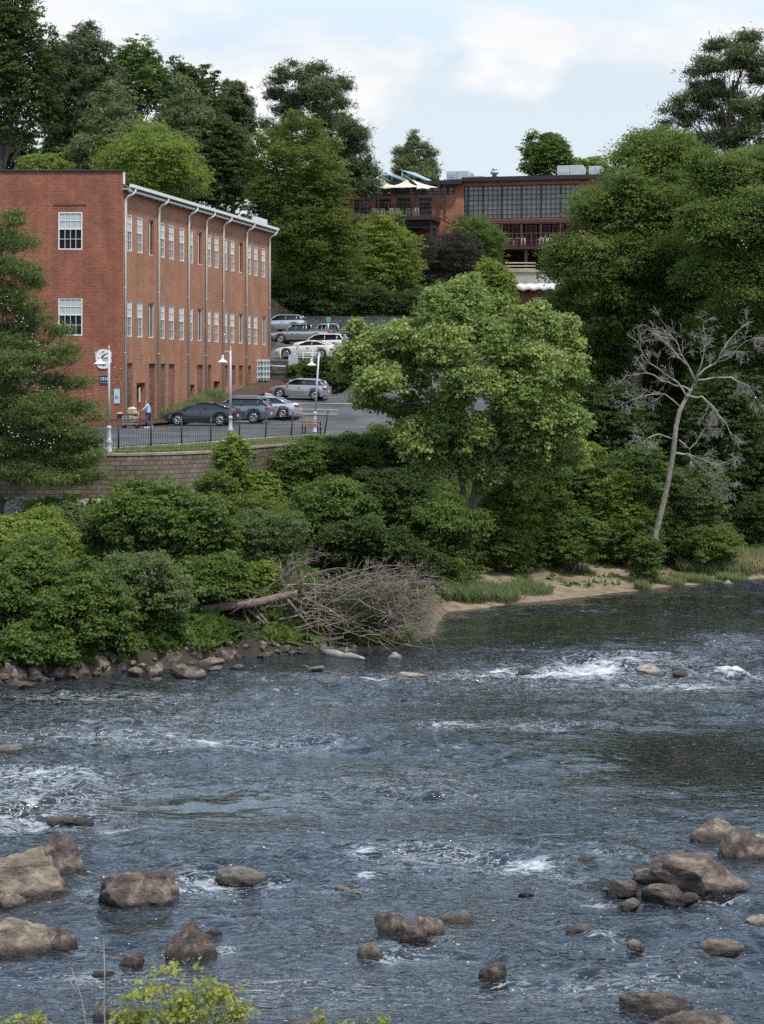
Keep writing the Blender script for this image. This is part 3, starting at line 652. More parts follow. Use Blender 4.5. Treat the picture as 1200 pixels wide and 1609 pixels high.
def gridwin(x0, x1, z0, z1, nx, nz, y, th=.05, fr=.09, fm='dark', gm='glass_far', bays=()):
    f = MB(); f.bx(x0, x1, y-.06, y+.06, z1-fr, z1); f.bx(x0, x1, y-.06, y+.06, z0, z0+fr)
    f.bx(x0, x0+fr, y-.06, y+.06, z0+fr, z1-fr); f.bx(x1-fr, x1, y-.06, y+.06, z0+fr, z1-fr)
    for k in range(1, nx): xk = x0+(x1-x0)*k/nx; f.bx(xk-th/2, xk+th/2, y-.03, y+.03, z0+fr, z1-fr)
    for k in range(1, nz): zk = z0+(z1-z0)*k/nz; f.bx(x0+fr, x1-fr, y-.026, y+.026, zk-th/2, zk+th/2)
    for xb in bays: f.bx(xb-.09, xb+.09, y-.10, y+.08, z0+fr, z1-fr)
    o = f.build('window', M[fm], rest); g = MB(); g.bx(x0+.02, x1-.02, y+.07, y+.09, z0+.02, z1-.02); g.build('pane', M[gm], o); return o
gridwin(ww[0], ww[1], ww[2], ww[3], 24, 7, .12, .06, .12, bays=[U(547), U(610), U(689), U(771), U(853), U(935)])
gridwin(*clr, 14, 2, .15, .07)
for a, c, e, g in left_w: gridwin(U(a), U(c), V(100, g), V(100, e), 4, 4, .12, .06, .08, 'dark', 'glass_far')
mb = MB(); mb.bx(U(66), U(138), -.06, -.003, V(100, 275), V(100, 269)); mb.build('sill', M['concrete'], rest)
gridwin(U(1063), U(1083), V(1075, 193), V(1075, 174), 2, 2, .12, .05, .07)
for k in range(7):
    a = lw[0]+(lw[1]-lw[0])*k/7; c = lw[0]+(lw[1]-lw[0])*(k+1)/7
    gridwin(a+.12, c-.12, lw[2], lw[3]-.15, 2, 3, .3, .05, .1, 'rust_steel', 'glass')
mb = MB(); mb.bx(ww[0]-.2, BL-.1, -.16, -.004, V(770, 294), V(770, 279)); mb.build('lintel', M['rust_steel'], rest)
mb = MB()
for zx in (545, 610, 690, 771, 853, 935): mb.bx(U(zx)-.09, U(zx)+.09, -.10, -.004, V(770, 402), V(770, 296))
mb.build('mullion_posts', M['rust_steel'], rest)
# lower dark level, columns
mb = MB()
for zx in (700, 808, 900): mb.bx(U(zx)-.15, U(zx)+.15, -3.6, -3.3, V(800, 508), V(800, 412))
mb.build('column', M['timber'], rest)
def deck(zx0, zx1, zfl, zrail, y0, y1, zxr=300):
    # floor slab, joists, railing posts, rails and balusters
    x0, x1 = U(zx0), U(zx1); zf = V(zxr, zfl); zr = V(zxr, zrail)
    f = MB(); f.bx(x0, x1, y0, y1, zf-.35, zf); o = f.build('deck', M['timber'], rest)
    rl = MB(); rl.bx(x0, x1, y0-.05, y0+.05, zr-.08, zr); rl.bx(x0, x1, y0-.03, y0+.03, zf+.12, zf+.18)
    n = int((x1-x0)/1.6)
    for k in range(n+1): xk = x0+(x1-x0)*k/n; rl.bx(xk-.05, xk+.05, y0-.045, y0+.045, zf+.001, zr-.081)
    for zz in (.32, .48, .64, .80): rl.bx(x0, x1, y0-.012, y0+.012, zf+zz-.012, zf+zz+.012)
    for s_ in (x0, x1): rl.bx(s_-.05, s_+.05, y0+.06, y1, zr-.08, zr-.002)
    rl.build('railing', M['rust_steel'], o); return zf
zf1 = deck(135, 432, 284, 224, -5.2, -.01)
mb = MB(); mb.bx(U(135)+.2, U(432)-.2, -4.9, -.3, V(300, 330), V(300, 284)-.352); mb.build('under_deck_shade', M['void'], rest)  # near-black block put in as the shade under the upper deck
zf2 = deck(655, 950, 400, 346, -3.8, -.01, 800)
mb = MB()
for zx in (160, 300, 425): mb.bx(U(zx)-.14, U(zx)+.14, -4.8, -4.52, GZ-2, V(300, 330))
mb.build('deck_post', M['timber'], rest)
# pergola posts and beams over the upper deck
mb = MB(); zt = V(300, 150)
for zx in (178, 345, 455):
    for yy in (-4.9, -.9): mb.bx(U(zx)-.10, U(zx)+.10, yy-.1, yy+.1, zf1+.002, V(300, 168 if zx == 345 else 118))
for zx0, zx1 in ((178, 455),):
    for yy in (-4.9, -.9): mb.bx(U(zx0)-.3, U(zx1)+.3, yy-.07, yy+.07, V(300, 190), V(300, 184))
mb.build('pergola', M['timber'], rest)
mb = MB()
for k in range(9): mb.box((U(432)+.5+k*.45, -3.3, zf1-.1-k*.22), (.46, 1.2, .06))
mb.tube([(U(432), -3.9, zf1+1.0), (U(492)+1, -3.9, zf1-1.0)], .05, 6); mb.tube([(U(432), -2.7, zf1+1.0), (U(492)+1, -2.7, zf1-1.0)], .05, 6)
for k in range(5): mb.tube([(U(432)+.4+k*.9, -3.9, zf1+.8-k*.45), (U(432)+.4+k*.9, -3.9, zf1-.2-k*.45)], .03, 5)
mb.build('stair', M['timber'], rest)

# shade sails (own things), solar panels, roof plant
def sail(label, c, nu=12):
    c = [Vector(p) for p in c]; vs = []; fs_ = []
    for i in range(nu+1):
        for j in range(nu+1):
            u, v = i/nu, j/nu
            p = c[0]*(1-u)*(1-v)+c[1]*u*(1-v)+c[2]*u*v+c[3]*(1-u)*v
            cen = (c[0]+c[1]+c[2]+c[3])/4; k = 1-.30*(4*u*(1-u)*(1 if v in (0, 1) else .0)+4*v*(1-v)*(1 if u in (0, 1) else 0))
            e = max(abs(2*u-1), abs(2*v-1)); s = .32*(1-(min(abs(2*u-1), abs(2*v-1)))**2)*e**2
            vs.append(p.lerp(cen, s))
    for i in range(nu):
        for j in range(nu): a = i*(nu+1)+j; fs_.append((a, a+1, a+nu+2, a+nu+1))
    mb = MB(); mb.add(vs, fs_, True); o = mb.build('shade_sail', M['canvas'], None, loc=(bx0, DL, 0), rz=BA)
    md = o.modifiers.new('thick', 'SOLIDIFY'); md.thickness = .03
    tag(o, label, 'sail', 'shade sails over the upper deck')
zz = lambda py: V(300, py)
sail('left cream shade sail peaking over the left part of the upper deck', [(U(142), -6.0, zz(166)), (U(212), -3.4, zz(126)), (U(300), -1.0, zz(150)), (U(255), -6.2, zz(170))])
sail('middle cream shade sail with tall peak over the upper deck', [(U(235), -6.2, zz(166)), (U(318), -3.6, zz(126)), (U(362), -.8, zz(150)), (U(350), -6.4, zz(168))])
sail('narrow cream shade sail stretched at the right end of the upper deck', [(U(340), -4.4, zz(128)), (U(446), -3.2, zz(160)), (U(420), -5.6, zz(173)), (U(375), -6.2, zz(174))])
for k, (zx, zx1, wd) in enumerate(((78, 178, 'left end'), (168, 282, 'middle'), (264, 375, 'right end'))):
    x0, x1 = U(zx), U(zx1); zb_, zt_ = TOP+.06, TOP+1.55
    t = thing('solar_panel', {0: 'leftmost tilted pale blue solar panel on the hilltop roof', 1: 'middle tilted pale blue solar panel of three on the hilltop roof', 2: 'rightmost tilted pale blue solar panel on the hilltop roof'}[k], 'solar panel', (bx0, DL, 0), BA, 'solar panels on the hilltop roof')
    mb = MB(); y0, y1 = .5, 5.5
    mb.add([(x0, y0, zt_), (x1, y0, zb_+.15), (x1+.6, y1, zb_+.15), (x0+.6, y1, zt_+.2), (x0, y0, zt_-.09), (x1, y0, zb_+.06), (x1+.6, y1, zb_+.06), (x0+.6, y1, zt_+.11)],
           [(0, 1, 2, 3), (7, 6, 5, 4), (0, 4, 5, 1), (1, 5, 6, 2), (2, 6, 7, 3), (3, 7, 4, 0)]); mb.build('panel', M['solar'], t)
    mb = MB(); mb.tube([(x0+.08, y0+.1, TOP+.05), (x0+.08, y0+.1, zt_-.1)], .06, 6); mb.tube([(x0+.6, y1-.1, TOP+.05), (x0+.6, y1-.1, zt_+.1)], .06, 6)
    mb.tube([(x0+1.6, y0+.15, TOP+.05), (x0+.15, y0+.15, zt_-.5)], .04, 6); mb.build('support', M['galv'], t)
def hvac(zx0, zx1, zy0, label, split=None):
    x0, x1 = U(zx0), U(zx1); zt_ = V((zx0+zx1)/2, zy0); zt_ = CAMZ+(zt_-CAMZ)*1.025+.1; zb_ = TOP+.38
    t = thing('rooftop_unit', label, 'air conditioner', (bx0, DL, 0), BA, 'air handling units on the roof')
    mb = MB(); mb.bx(x0, x1, 4, 7, zb_+.25, zt_); mb.build('cabinet', M['galv'], t, bevel=.04)
    mb = MB(); mb.bx(x0+.1, x1-.1, 4.1, 6.9, zb_-.05, zb_+.24); mb.build('curb', M['dark'], t)
    mb = MB(); xm = (x0+x1)/2; mb.bx(xm-.03, xm+.03, 3.95, 3.998, zb_+.3, zt_-.05); mb.bx(x0+.2, xm-.3, 3.96, 3.998, zb_+.5, zb_+.9); mb.build('grille', M['grey_metal'], t)
hvac(902, 1012, 63, 'wide light grey rooftop unit left of the satellite dish')
hvac(1037, 1092, 66, 'squarer grey rooftop unit beside the satellite dish')
hvac(430, 524, 86, 'grey rooftop unit right of the solar panels')
hvac(527, 590, 106, 'low flat grey rooftop unit next to the round vent')
t = thing('roof_vent', 'small round metal roof vent with cap on the flat roof', 'vent', (bx0, DL, 0), BA)
mb = MB(); mb.lathe((U(641), 3, TOP+.36), [(.28, 0), (.28, .7), (.5, .72), (.5, 1.0), (.2, 1.15), (.36, 1.2), (.3, 1.4)], 14); mb.build('cowl', M['galv'], t)
mb = MB(); mb.lathe((U(641), 3, TOP+.3), [(.4, 0), (.4, .2)], 12); mb.build('base', M['dark'], t)
t = thing('satellite_dish', 'round white satellite dish on the hilltop roof', 'satellite dish', (bx0, DL, 0), BA)
mb = MB(); n = 16; c = Vector((U(1118), 3.4, V(1118, 88))); vs = []
for rr_, yy in ((.02, .18), (.3, .12), (.52, 0)):
    for k in range(n): a = 2*math.pi*k/n; vs.append(c+Vector((rr_*math.cos(a), yy, rr_*math.sin(a))))
mb.add(vs, [(i*n+k, i*n+(k+1) % n, (i+1)*n+(k+1) % n, (i+1)*n+k) for i in (0, 1) for k in range(n)], True); mb.build('dish', M['white'], t)
mb = MB(); mb.tube([c+Vector((0, .15, 0)), c+Vector((0, .5, -.9))], .06, 6); mb.tube([c+Vector((0, .1, -.4)), c+Vector((0, -.6, 0))], .03, 6); mb.build('mast', M['galv'], t)

# bar stools and tables on the decks
def stool_mesh(h=1.0, back=False):
    mb = MB(); mb.bx(-.19, .19, -.19, .19, h*.72-.05, h*.72)
    for sx_ in (-1, 1):
        for sy in (-1, 1): mb.tube([(sx_*.15, sy*.15, h*.7), (sx_*.23, sy*.23, 0)], .028, 5)
    mb.tube([(-.19, -.19, .28), (.19, -.19, .28)], .02, 5); mb.tube([(-.19, .19, .28), (.19, .19, .28)], .02, 5)
    return mb
def stool(pos, label, group, m, h):
    o = thing('bar_stool', label, 'stool', pos, BA, group); s = MB(); s.bx(-.2, .2, -.2, .2, h-.06, h); s.build('seat', m, o)
    for sx_ in (-1, 1):
        for sy in (-1, 1): l = MB(); l.tube([(sx_*.15, sy*.15, h-.06), (sx_*.23, sy*.23, 0)], .03, 5); l.build('leg', m, o)
    return o
rot = Matrix.Rotation(BA, 3, 'Z')
def W(x, y, z): return Vector((bx0, DL, 0))+rot@Vector((x, y, z))
st = stool(W(U(185), -4.6, zf1), 'white metal bar stool on the upper deck behind the rail', 'white bar stools on the upper deck', M['white'], 1.05)
for i, zx in enumerate((198, 212, 226, 252, 262, 278, 290, 326, 340, 352, 366)):
    c = dup(st); c.location = W(U(zx), -4.6+(i % 2)*.5, zf1)
    if zx == 366: pass
st = stool(W(U(698), -3.2, zf2), 'white stool at the left end of the lower deck row', 'white bar stools on the lower deck', M['white'], .95)
for zx, lb in ((712, 'white stool second from the left on the lower deck'), (795, 'white stool right of the wooden tables on the lower deck'), (870, 'white stool near the right end of the lower deck'), (886, 'white stool second from the right on the lower deck'), (905, 'rightmost white stool on the lower deck')):
    c = dup(st); c.location = W(U(zx), -3.2, zf2); c['label'] = lb
tb = thing('bar_table', 'left tan wooden table on the lower deck between white stools', 'table', W(U(742), -3.0, zf2), BA, 'wooden tables on the lower deck')
mb = MB(); mb.bx(-.55, .55, -.4, .4, .90, .97); mb.build('tabletop', M['wood'], tb)
for a in (-.45, .45):
    for c in (-.3, .3): mb = MB(); mb.bx(a-.04, a+.04, c-.04, c+.04, 0, .9); mb.build('leg', M['wood'], tb)
t2 = dup(tb); t2.location = W(U(772), -3.0, zf2); t2['label'] = 'right tan wooden table on the lower deck between white stools'
# stacked timber benches on the concrete terrace and the terrace itself
TZ = V(800, 510)
t = thing('terrace_wall', 'pale concrete terrace wall below the dark undercroft on the hill', 'terrace', (bx0, DL, 0), BA)
mb = MB(); mb.bx(U(720), U(960), -5.2, -.95, TZ-1.35, TZ); mb.build('slab', M['concrete'], t)
mb = MB(); mb.bx(U(718), U(962), -5.35, -5.0, TZ+.002, TZ+.22); mb.build('upstand', M['concrete'], t)
t = thing('bench_stack', 'small stack of pale timber benches on the concrete terrace', 'bench', W(U(787), -4.4, TZ+.22))
mb = MB()
for k in range(3): mb.bx(-1.8+k*.05, 1.8, -.25, .25, .1+k*.36, .22+k*.36)
mb.build('seat', mat('pale_timber', (.55, .44, .28), .7, var=.15), t)
mb = MB()
for k in range(3):
    for a in (-1.4, 1.4): mb.bx(a-.05, a+.05, -.2, .2, .001+k*.36-(.12 if k == 0 else .14)*0, .1+k*.36)
mb.build('leg', M['timber'], t)
# low brick outbuilding with white awning below it
t = thing('brick_annex', 'low brick annex with white framed window under the concrete terrace', 'building', (bx0, DL, 0), BA)
ax0, ax1 = U(775), U(985)
hw = (U(855), U(942), V(880, 700), V(880, 616), .15)
holed_wall('wall', ax1-ax0, 14, TZ-1.4, [(hw[0]-ax0, hw[1]-ax0, hw[2], hw[3], .12)], M['brick_far'], t, (ax0, -7.0, 0), 0)
rest_save = rest; rest = t
gw = MB(); o = gridwin(hw[0]+.003, hw[1]-.003, hw[2], hw[3], 4, 4, -6.93, .06, .1, 'white', 'glass'); rest = rest_save
mb = MB(); mb.bx(ax0-.1, ax1+.1, -7.1, -5.3, TZ-1.55, TZ-1.36); mb.build('roof', M['concrete'], t)
t = thing('awning', 'bright white sagging awning above the annex window', 'awning', (bx0, DL, 0), BA)
mb = MB(); n = 14; ax0, ax1 = U(792), U(950); vs = []; fs_ = []
for i in range(n+1):
    x = ax0+(ax1-ax0)*i/n; dzv = .12*math.sin(i*1.7)
    vs += [(x, -7.12, V(800, 562)+dzv*.5), (x, -8.3, V(800, 572)+dzv), (x, -8.5, V(800, 590)+dzv)]
for i in range(n):
    for j in range(2): a = i*3+j; fs_.append((a, a+3, a+4, a+1))
mb.add(vs, fs_, True); o = mb.build('canopy', M['white'], t); o.modifiers.new('s', 'SOLIDIFY').thickness = .05
mb = MB(); mb.tube([(ax0+.1, -7.15, V(800, 600)), (ax0+.1, -8.35, V(800, 586))], .04, 5); mb.tube([(ax1-.1, -7.15, V(800, 600)), (ax1-.1, -8.35, V(800, 586))], .04, 5); mb.build('strut', M['galv'], t)

# ------------------------------------------------------------------ fence, lamps, small street furniture
fp = [Vector((X(p, d), d, 6.8)) for d, p in _fe]
left = [Vector((X(133, 83.2), 83.2, 6.8)), Vector((X(80, 83.1), 83.1, 6.8)), Vector((X(27, 83.0), 83.0, 6.8)), Vector((X(-26, 83.0), 83.0, 6.8)), Vector((X(-79, 83), 83, 6.8))]
fp = left[::-1]+fp
fen = thing('fence', 'black metal picket fence along the top of the retaining wall, its right end leaning', 'fence')
FHt = 1.38; lean = [0]*8+[0, .05, .10, .16, .26]
def lv(i): return Vector((lean[i]*1.0, 0, 0))
for i, p in enumerate(fp):
    mb = MB(); mb.tube([p-Vector((0, 0, .25)), p+Vector((0, 0, FHt))+lv(i)], .042, 4); mb.build('post', M['black'], fen)
for i in range(len(fp)-1):
    a, b_ = fp[i], fp[i+1]; h = FHt-.08 if i < 8 else FHt-.25
    for hh in (h, .16):
        k = hh/FHt; mb = MB(); mb.tube([a+Vector((0, 0, hh))+lv(i)*k, b_+Vector((0, 0, hh))+lv(i+1)*k], .02, 4); mb.build('rail', M['black'], fen)
    mb = MB(); n = 13 if i < 9 else 12
    for q in range(1, n):
        tt = q/n; c = a.lerp(b_, tt); l = lv(i).lerp(lv(i+1), tt); mb.tube([c+Vector((0, 0, .1)), c+l*.95+Vector((0, 0, h+.03))], .0075 if i < 9 else .005, 4, False)
    mb.build('pickets', M['black'], fen)

def lamp(base, h, label, lean=0):
    t = thing('street_lamp', label, 'street lamp', base, 0, 'white street lamps by the fence'); m = M['lamp']
    mb = MB(); mb.lathe((0, 0, 0), [(.17, 0), (.17, .10), (.13, .14), (.125, .42), (.15, .46), (.15, .52), (.10, .58), (.085, 1.05), (.11, 1.1), (.11, 1.15), (.06, 1.2)], 14)
    mb.build('base', m, t)
    mb = MB(); mb.tube([(0, 0, 1.18), (lean*.5, 0, h*.6), (lean, 0, h)], [.062, .056, .05], 10); mb.tube([(lean, 0, h), (lean, 0, h+.06), (lean, 0, h+.22)], [.05, .03, .008], 8); mb.build('pole', m, t)
    mb = MB(); pts = [(lean, 0, h-.30), (lean-.07, 0, h-.10), (lean-.2, 0, h-.03), (lean-.34, 0, h-.10), (lean-.4, 0, h-.26)]
    mb.tube(pts, .018, 6); mb.build('arm', m, t)
    mb = MB(); c = (lean-.4, 0, h-.62); mb.lathe(c, [(.27, 0), (.265, .03), (.17, .10), (.08, .15), (.06, .28), (.075, .30), (.03, .38)], 16); o = mb.build('lamp_shade', M['shade'], t)
    mb = MB(); mb.lathe((lean-.4, 0, h-.68), [(.02, 0), (.07, .02), (.08, .06), (.06, .07)], 10); mb.build('bulb', M['clear_lamp'], o)
    return t
M['lamp'] = mat('lamp_paint', (.48, .49, .53), .45, .1, var=.08); M['shade'] = mat('white_shade', (.74, .74, .74), .35)
lamp((X(171, 82), 82, 6.7), 4.45, 'tall grey street lamp on the grass in front of the mill end wall')
lamp((X(362, 97.5), 97.5, 6.8), 4.55, 'middle pale grey street lamp, between the dark hatchback and the retaining wall sapling')
lamp((X(495, 107), 107, 6.85), 4.4, 'right hand pale grey street lamp standing by the wooden bench', .2)
# bench
t = thing('park_bench', 'weathered wooden park bench by the right lamp and leaning fence end', 'bench', (X(489, 104), 104, 6.86), R(-18)); m = M['wood']
for k in range(3): mb = MB(); mb.box((0, -.28-.03*k, .52+.13*k), (1.0, .03, .10)); mb.build('backrest_slat', m, t)
mb = MB()
for k in range(4): mb.box((0, -.16+.13*k, .43), (1.0, .10, .035))
mb.build('seat', m, t)
for sx_ in (-.44, .44):
    mb = MB(); mb.bx(sx_-.03, sx_+.03, -.26, -.2, -.1, .88); mb.bx(sx_-.03, sx_+.03, .2, .26, -.1, .62); mb.bx(sx_-.035, sx_+.035, -.2, .27, .62, .66); mb.build('leg', M['black'], t)
# electric meter bank near the mill corner
ang = FR
mp_ = Vector((X(411, 149), 149, 0)); mz = float(lotZ(mp_.x, mp_.y))
t = thing('meter_bank', 'grey cabinet of round electric meters on posts by the mill far corner', 'meter box', (mp_.x-.1, mp_.y, mz), R(18)); zb_, zt_ = Z(598, 149)-mz, Z(565, 149)-mz
mb = MB(); mb.bx(-.72, -.02, -.2, .2, zb_, zt_); mb.bx(.02, .72, -.2, .2, zb_, zt_); mb.build('cabinet', mat('meter_grey', (.46, .50, .49), .5), t, bevel=.02)
mb = MB()
for a in (-.55, -.2, .2, .55): mb.bx(a-.05, a+.05, -.08, .08, -.3, zb_-.002)
mb.build('post', M['galv'], t)
for i in range(6):
    for j in range(4):
        mb = MB()
        x = -.62+i*.245; z = zb_+.2+j*(zt_-zb_-.35)/3
        mb.tube([(x, -.2, z), (x, -.32, z)], .075, 10); mb.build('meter', M['grey_metal'], t)
# signboard on the terrace, yellow bollards, guard pipe, teal sign on the back wall
def post_sign(name, label, px, pyb, D, w_, h_, zp, m, pm, cat='sign'):
    x = X(px, D); g = float(lotZ(x, D)); zt_ = Z(pyb, D)
    t = thing(name, label, cat, (x, D, g)); mb = MB(); mb.bx(-w_/2, w_/2, -.03, .0, zt_-g-h_, zt_-g); mb.build('board', m, t)
    mb = MB()
    for a in ((-w_*.35, w_*.35) if w_ > .7 else (0,)): mb.bx(a-.03, a+.03, .003, .05, -.2, zt_-g-.05)
    mb.build('post', pm, t); return t
post_sign('sign_board', 'blank pale grey signboard back in front of the grey terrace wall', 460.5, 557, 150.4, .75, 1.15, 0, M['galv'], M['grey_metal'])
post_sign('wall_sign', 'small teal sign on a post above the long grey block wall', 516, 498, BACK-.8, .42, .52, 0, mat('teal_sign', (.10, .32, .30), .5), M['galv'])
post_sign('notice_board', 'low dark blue grey notice board in the hedge beside the grey signboard', 477, 568, 150.0, .8, .5, 0, M['grey_metal'], M['dark'])
for px, lb in ((440, 'yellow bollard in front of the white coupe nose'), (491, 'yellow bollard by the white coupe rear wheel')):
    x = X(px, 152.4); g = float(lotZ(x, 152.4)); t = thing('bollard', lb, 'bollard', (x, 152.4, g), 0, 'yellow bollards on the terrace edge')
    mb = MB(); mb.tube([(0, 0, -.1), (0, 0, 1.0)], .07, 10); mb.build('post', mat('faded_yellow', (.55, .48, .22), .6), t); mb = MB(); mb.lathe((0, 0, 1.0), [(.07, 0), (.05, .05), (.01, .07)], 10); mb.build('cap', M['cream'], t)
t = thing('guard_rail', 'white horizontal pipe rail across the grey terrace wall', 'rail'); g0 = Z(575, TERR-.3)
mb = MB(); mb.tube([(X(424, 151.2), TERR-.3, g0), (X(455, 151.2), TERR-.3, g0-.05)], .05, 8); mb.build('pipe', M['white'], t)
mb = MB(); mb.tube([(X(426, 151.2), TERR-.3, g0), (X(426, 151.2), TERR+.02, g0)], .04, 6); mb.tube([(X(453, 151.2), TERR-.3, g0), (X(453, 151.2), TERR+.02, g0)], .04, 6); mb.build('bracket', M['white'], t)
t = thing('terrace_railing', 'thin white railing above the grey terrace wall in front of the white coupe', 'railing'); y_ = TERR+.25
mb = MB(); mb.tube([(X(462, y_), y_, 11.95), (X(503, y_), y_, 11.85)], .04, 6); mb.tube([(X(462, y_), y_, 11.55), (X(503, y_), y_, 11.45)], .03, 6); mb.build('rail', M['white'], t)
mb = MB()
for px in (463, 476, 490, 502): mb.tube([(X(px, y_), y_, 11.1), (X(px, y_), y_, 11.93)], .035, 6)
mb.build('post', M['white'], t)

# ------------------------------------------------------------------ vehicles
def interp(pts, x): return float(np.interp(x, [p[0] for p in pts], [p[1] for p in pts]))
def vehicle(name, label, cat, x, y, head, paint, L=4.6, Wd=1.8, belt=None, roof=None, wr=.33, wb=(.82, 3.45), glass_to=.0, sill=.2, group=None, rails=False, bed=None, rimc='rim', lift=0, sc_=1.0, tlz=.78, spoiler=False, tilt=0):
    """nose at local -x end; local x from 0 (nose) to L (tail), centred on origin"""
    g = float(lotZ(x, y)); t = thing(name, label, cat, (x, y, g+.05), head, group); t.scale = (sc_,)*3
    if tilt: t.rotation_euler = (0, tilt, head)
    xo = -L/2; n = 60; st = np.linspace(0, L, n+1); vs = []; fs_ = []
    for xx in st:
        e = min(xx, L-xx); tap = 1-.16*max(0, 1-e/.55)**2; w2 = Wd/2*tap
        zb_ = sill+lift+.14*max(0, 1-e/.35)
        for c in wb:
            q = (wr+.07)**2-(xx-c)**2
            if q > 0: zb_ = max(zb_, wr+math.sqrt(q))
        zt_ = interp(belt, xx); zt_ = max(zt_, zb_+.03)
        mid = zb_+(zt_-zb_)*.45
        sec = [(w2*.93, zb_), (w2, mid), (w2*.97, zt_-.10 if zt_-.1 > mid else mid+.01), (w2*.90, zt_), (w2*.5, zt_+.03), (0, zt_+.04)]
        ring = sec+[(-a, z) for a, z in sec[-2::-1]]
        for a, z in ring: vs.append((xo+xx, a, z))
    k = 11
    for i in range(n):
        for j in range(k-1): a = i*k+j; fs_.append((a, a+1, a+k+1, a+k))
        fs_.append((i*k+k-1, i*k, (i+1)*k, (i+1)*k+k-1))
    fs_ += [tuple(range(k-1, -1, -1)), tuple(n*k+j for j in range(k))]
    mb = MB(); mb.add(vs, fs_, True); bo = mb.build('body', paint, t)
    es = bo.modifiers.new('e', 'EDGE_SPLIT'); es.split_angle = R(38)
    # greenhouse
    x0, x1 = roof[0][0], roof[-1][0]
    def green(shrink, rz0, a, b_, nm, m, zlow=None, par=t):
        st = np.linspace(a, b_, 30); vs = []; fs_ = []
        for xx in st:
            zr = interp(roof, xx)-shrink; zl = interp(belt, xx)-.02 if zlow is None else zlow(xx)
            zr = max(zr, zl+.005); h = max(.001, (zr-zl)/.55); wt = Wd/2*(.885-.17*min(1, h)); wl = Wd/2*.885
            if zlow is not None: wl = wt+ (Wd/2*.885-wt)*((zr-zl)/max(.01, zr-(interp(belt, xx)-.02)))
            sec = [(wl-shrink, zl), (wt-shrink, zr-.05 if zr-.05 > zl else zl+.002), (wt*.86-shrink, zr), (0, zr+.025)]
            for p_, z in sec+[(-p_, z) for p_, z in sec[-2::-1]]: vs.append((xo+xx, p_, z))
        k = 7
        for i in range(29):
            for j in range(k-1): q = i*k+j; fs_.append((q, q+1, q+k+1, q+k))
            fs_.append((i*k+k-1, i*k, (i+1)*k, (i+1)*k+k-1))
        fs_ += [tuple(range(k-1, -1, -1)), tuple(29*k+j for j in range(k))]
        mb = MB(); mb.add(vs, fs_, True); o = mb.build(nm, m, par); es = o.modifiers.new('e', 'EDGE_SPLIT'); es.split_angle = R(35); return o
    green(.02, 0, x0, x1, 'window', M['carglass'])
    flat = [p[0] for p in roof if p[1] > max(q[1] for q in roof)-.12]
    ra, rb = flat[0], flat[-1]
    green(0, 0, ra, rb, 'roof', paint, zlow=lambda xx: interp(roof, xx)-.085)
    # pillars
    mb = MB()
    for s in (-1, 1):
        def side(xx, f): # point on the greenhouse side at fraction f of its height
            zr = interp(roof, xx); zl = interp(belt, xx)-.02; h = min(1, (zr-zl)/.55); wt = Wd/2*(.885-.17*h)
            z = zl+(zr-.05-zl)*f; return Vector((xo+xx, s*(Wd/2*.885+(wt-Wd/2*.885)*f), z))
        mb.tube([side(x0+.05, 0), side(ra, .98)], .035, 5); mb.tube([side(rb, .98), side(x1-.08, 0)], .06, 5)
        xm = (x0+x1)/2; mb.tube([side(xm-.02, 0), side(xm+.04, 1)], .035, 5)
        if cat != 'coupe' and x1-rb < .95: mb.tube([side(rb-.28, 0), side(rb-.22, 1)], .05, 5)
        mb.tube([side(x0+.1, 0), side(x1-.12, 0)], .018, 4)
    mb.build('pillar', paint, t)
    if rails:
        mb = MB()
        for s in (-1, 1): mb.tube([(xo+ra+.1, s*Wd*.33, interp(roof, ra)+.03), (xo+ra+.4, s*Wd*.33, interp(roof, ra+.4)+.08), (xo+rb-.3, s*Wd*.33, interp(roof, rb-.3)+.08), (xo+rb, s*Wd*.33, interp(roof, rb)+.03)], .02, 5)
        mb.build('roof_rack', M['grey_metal'], t)
    if spoiler: mb = MB(); mb.box((xo+rb+.08, 0, interp(roof, rb)-.02), (.28, Wd*.68, .035)); mb.build('spoiler', paint, t)
    for c in wb:
        for s in (-1, 1):
            w_ = MB(); yy = s*(Wd/2-.11); w_.tube([(0, -.11, 0), (0, -.10, 0), (0, .10, 0), (0, .11, 0)], [wr-.03, wr, wr, wr-.03], 24)
            wo = w_.build('wheel', M['tyre'], t, loc=(xo+c, yy, wr))
            ri = MB(); ys_ = s*.115
            ri.tube([(0, s*.09, 0), (0, s*.112, 0)], wr*.20, 10)
            for q in range(5):
                a = 2*math.pi*q/5+.3
                for da in (-.16, .16): ri.tube([(math.cos(a+da*2)*wr*.15, ys_, math.sin(a+da*2)*wr*.15), (math.cos(a+da)*wr*.64, ys_, math.sin(a+da)*wr*.64)], .022, 5)
            ring = [(math.cos(a)*wr*.66, ys_, math.sin(a)*wr*.66) for a in np.linspace(0, 2*math.pi, 21)]; ri.tube(ring, .025, 5, False); ri.build('rim', M[rimc], wo)
    # lamps, bumpers, mirrors, plate
    zt_ = interp(belt, .3)
    for s in (-1, 1):
        mb = MB(); mb.tube([(xo+.10, s*Wd*.36, zt_-.12), (xo+.42, s*Wd*.452, zt_-.08)], [.06, .04], 8); mb.build('headlight', M['clear_lamp'], t)
        zt2 = tlz+lift; mb = MB(); mb.box((xo+L-.17, s*Wd*.425, zt2), (.34, .16, .17), 0); mb.box((xo+L-.02, s*Wd*.34, zt2+.01), (.06, .30, .13)); mb.build('tail_light', M['red_lamp'], t, bevel=.02)
        mb = MB(); mb.box((xo+x0+.42, s*(Wd/2+.04), interp(belt, x0+.3)+.06), (.10, .16, .12)); mb.build('mirror', paint, t, bevel=.03)
        mb = MB()
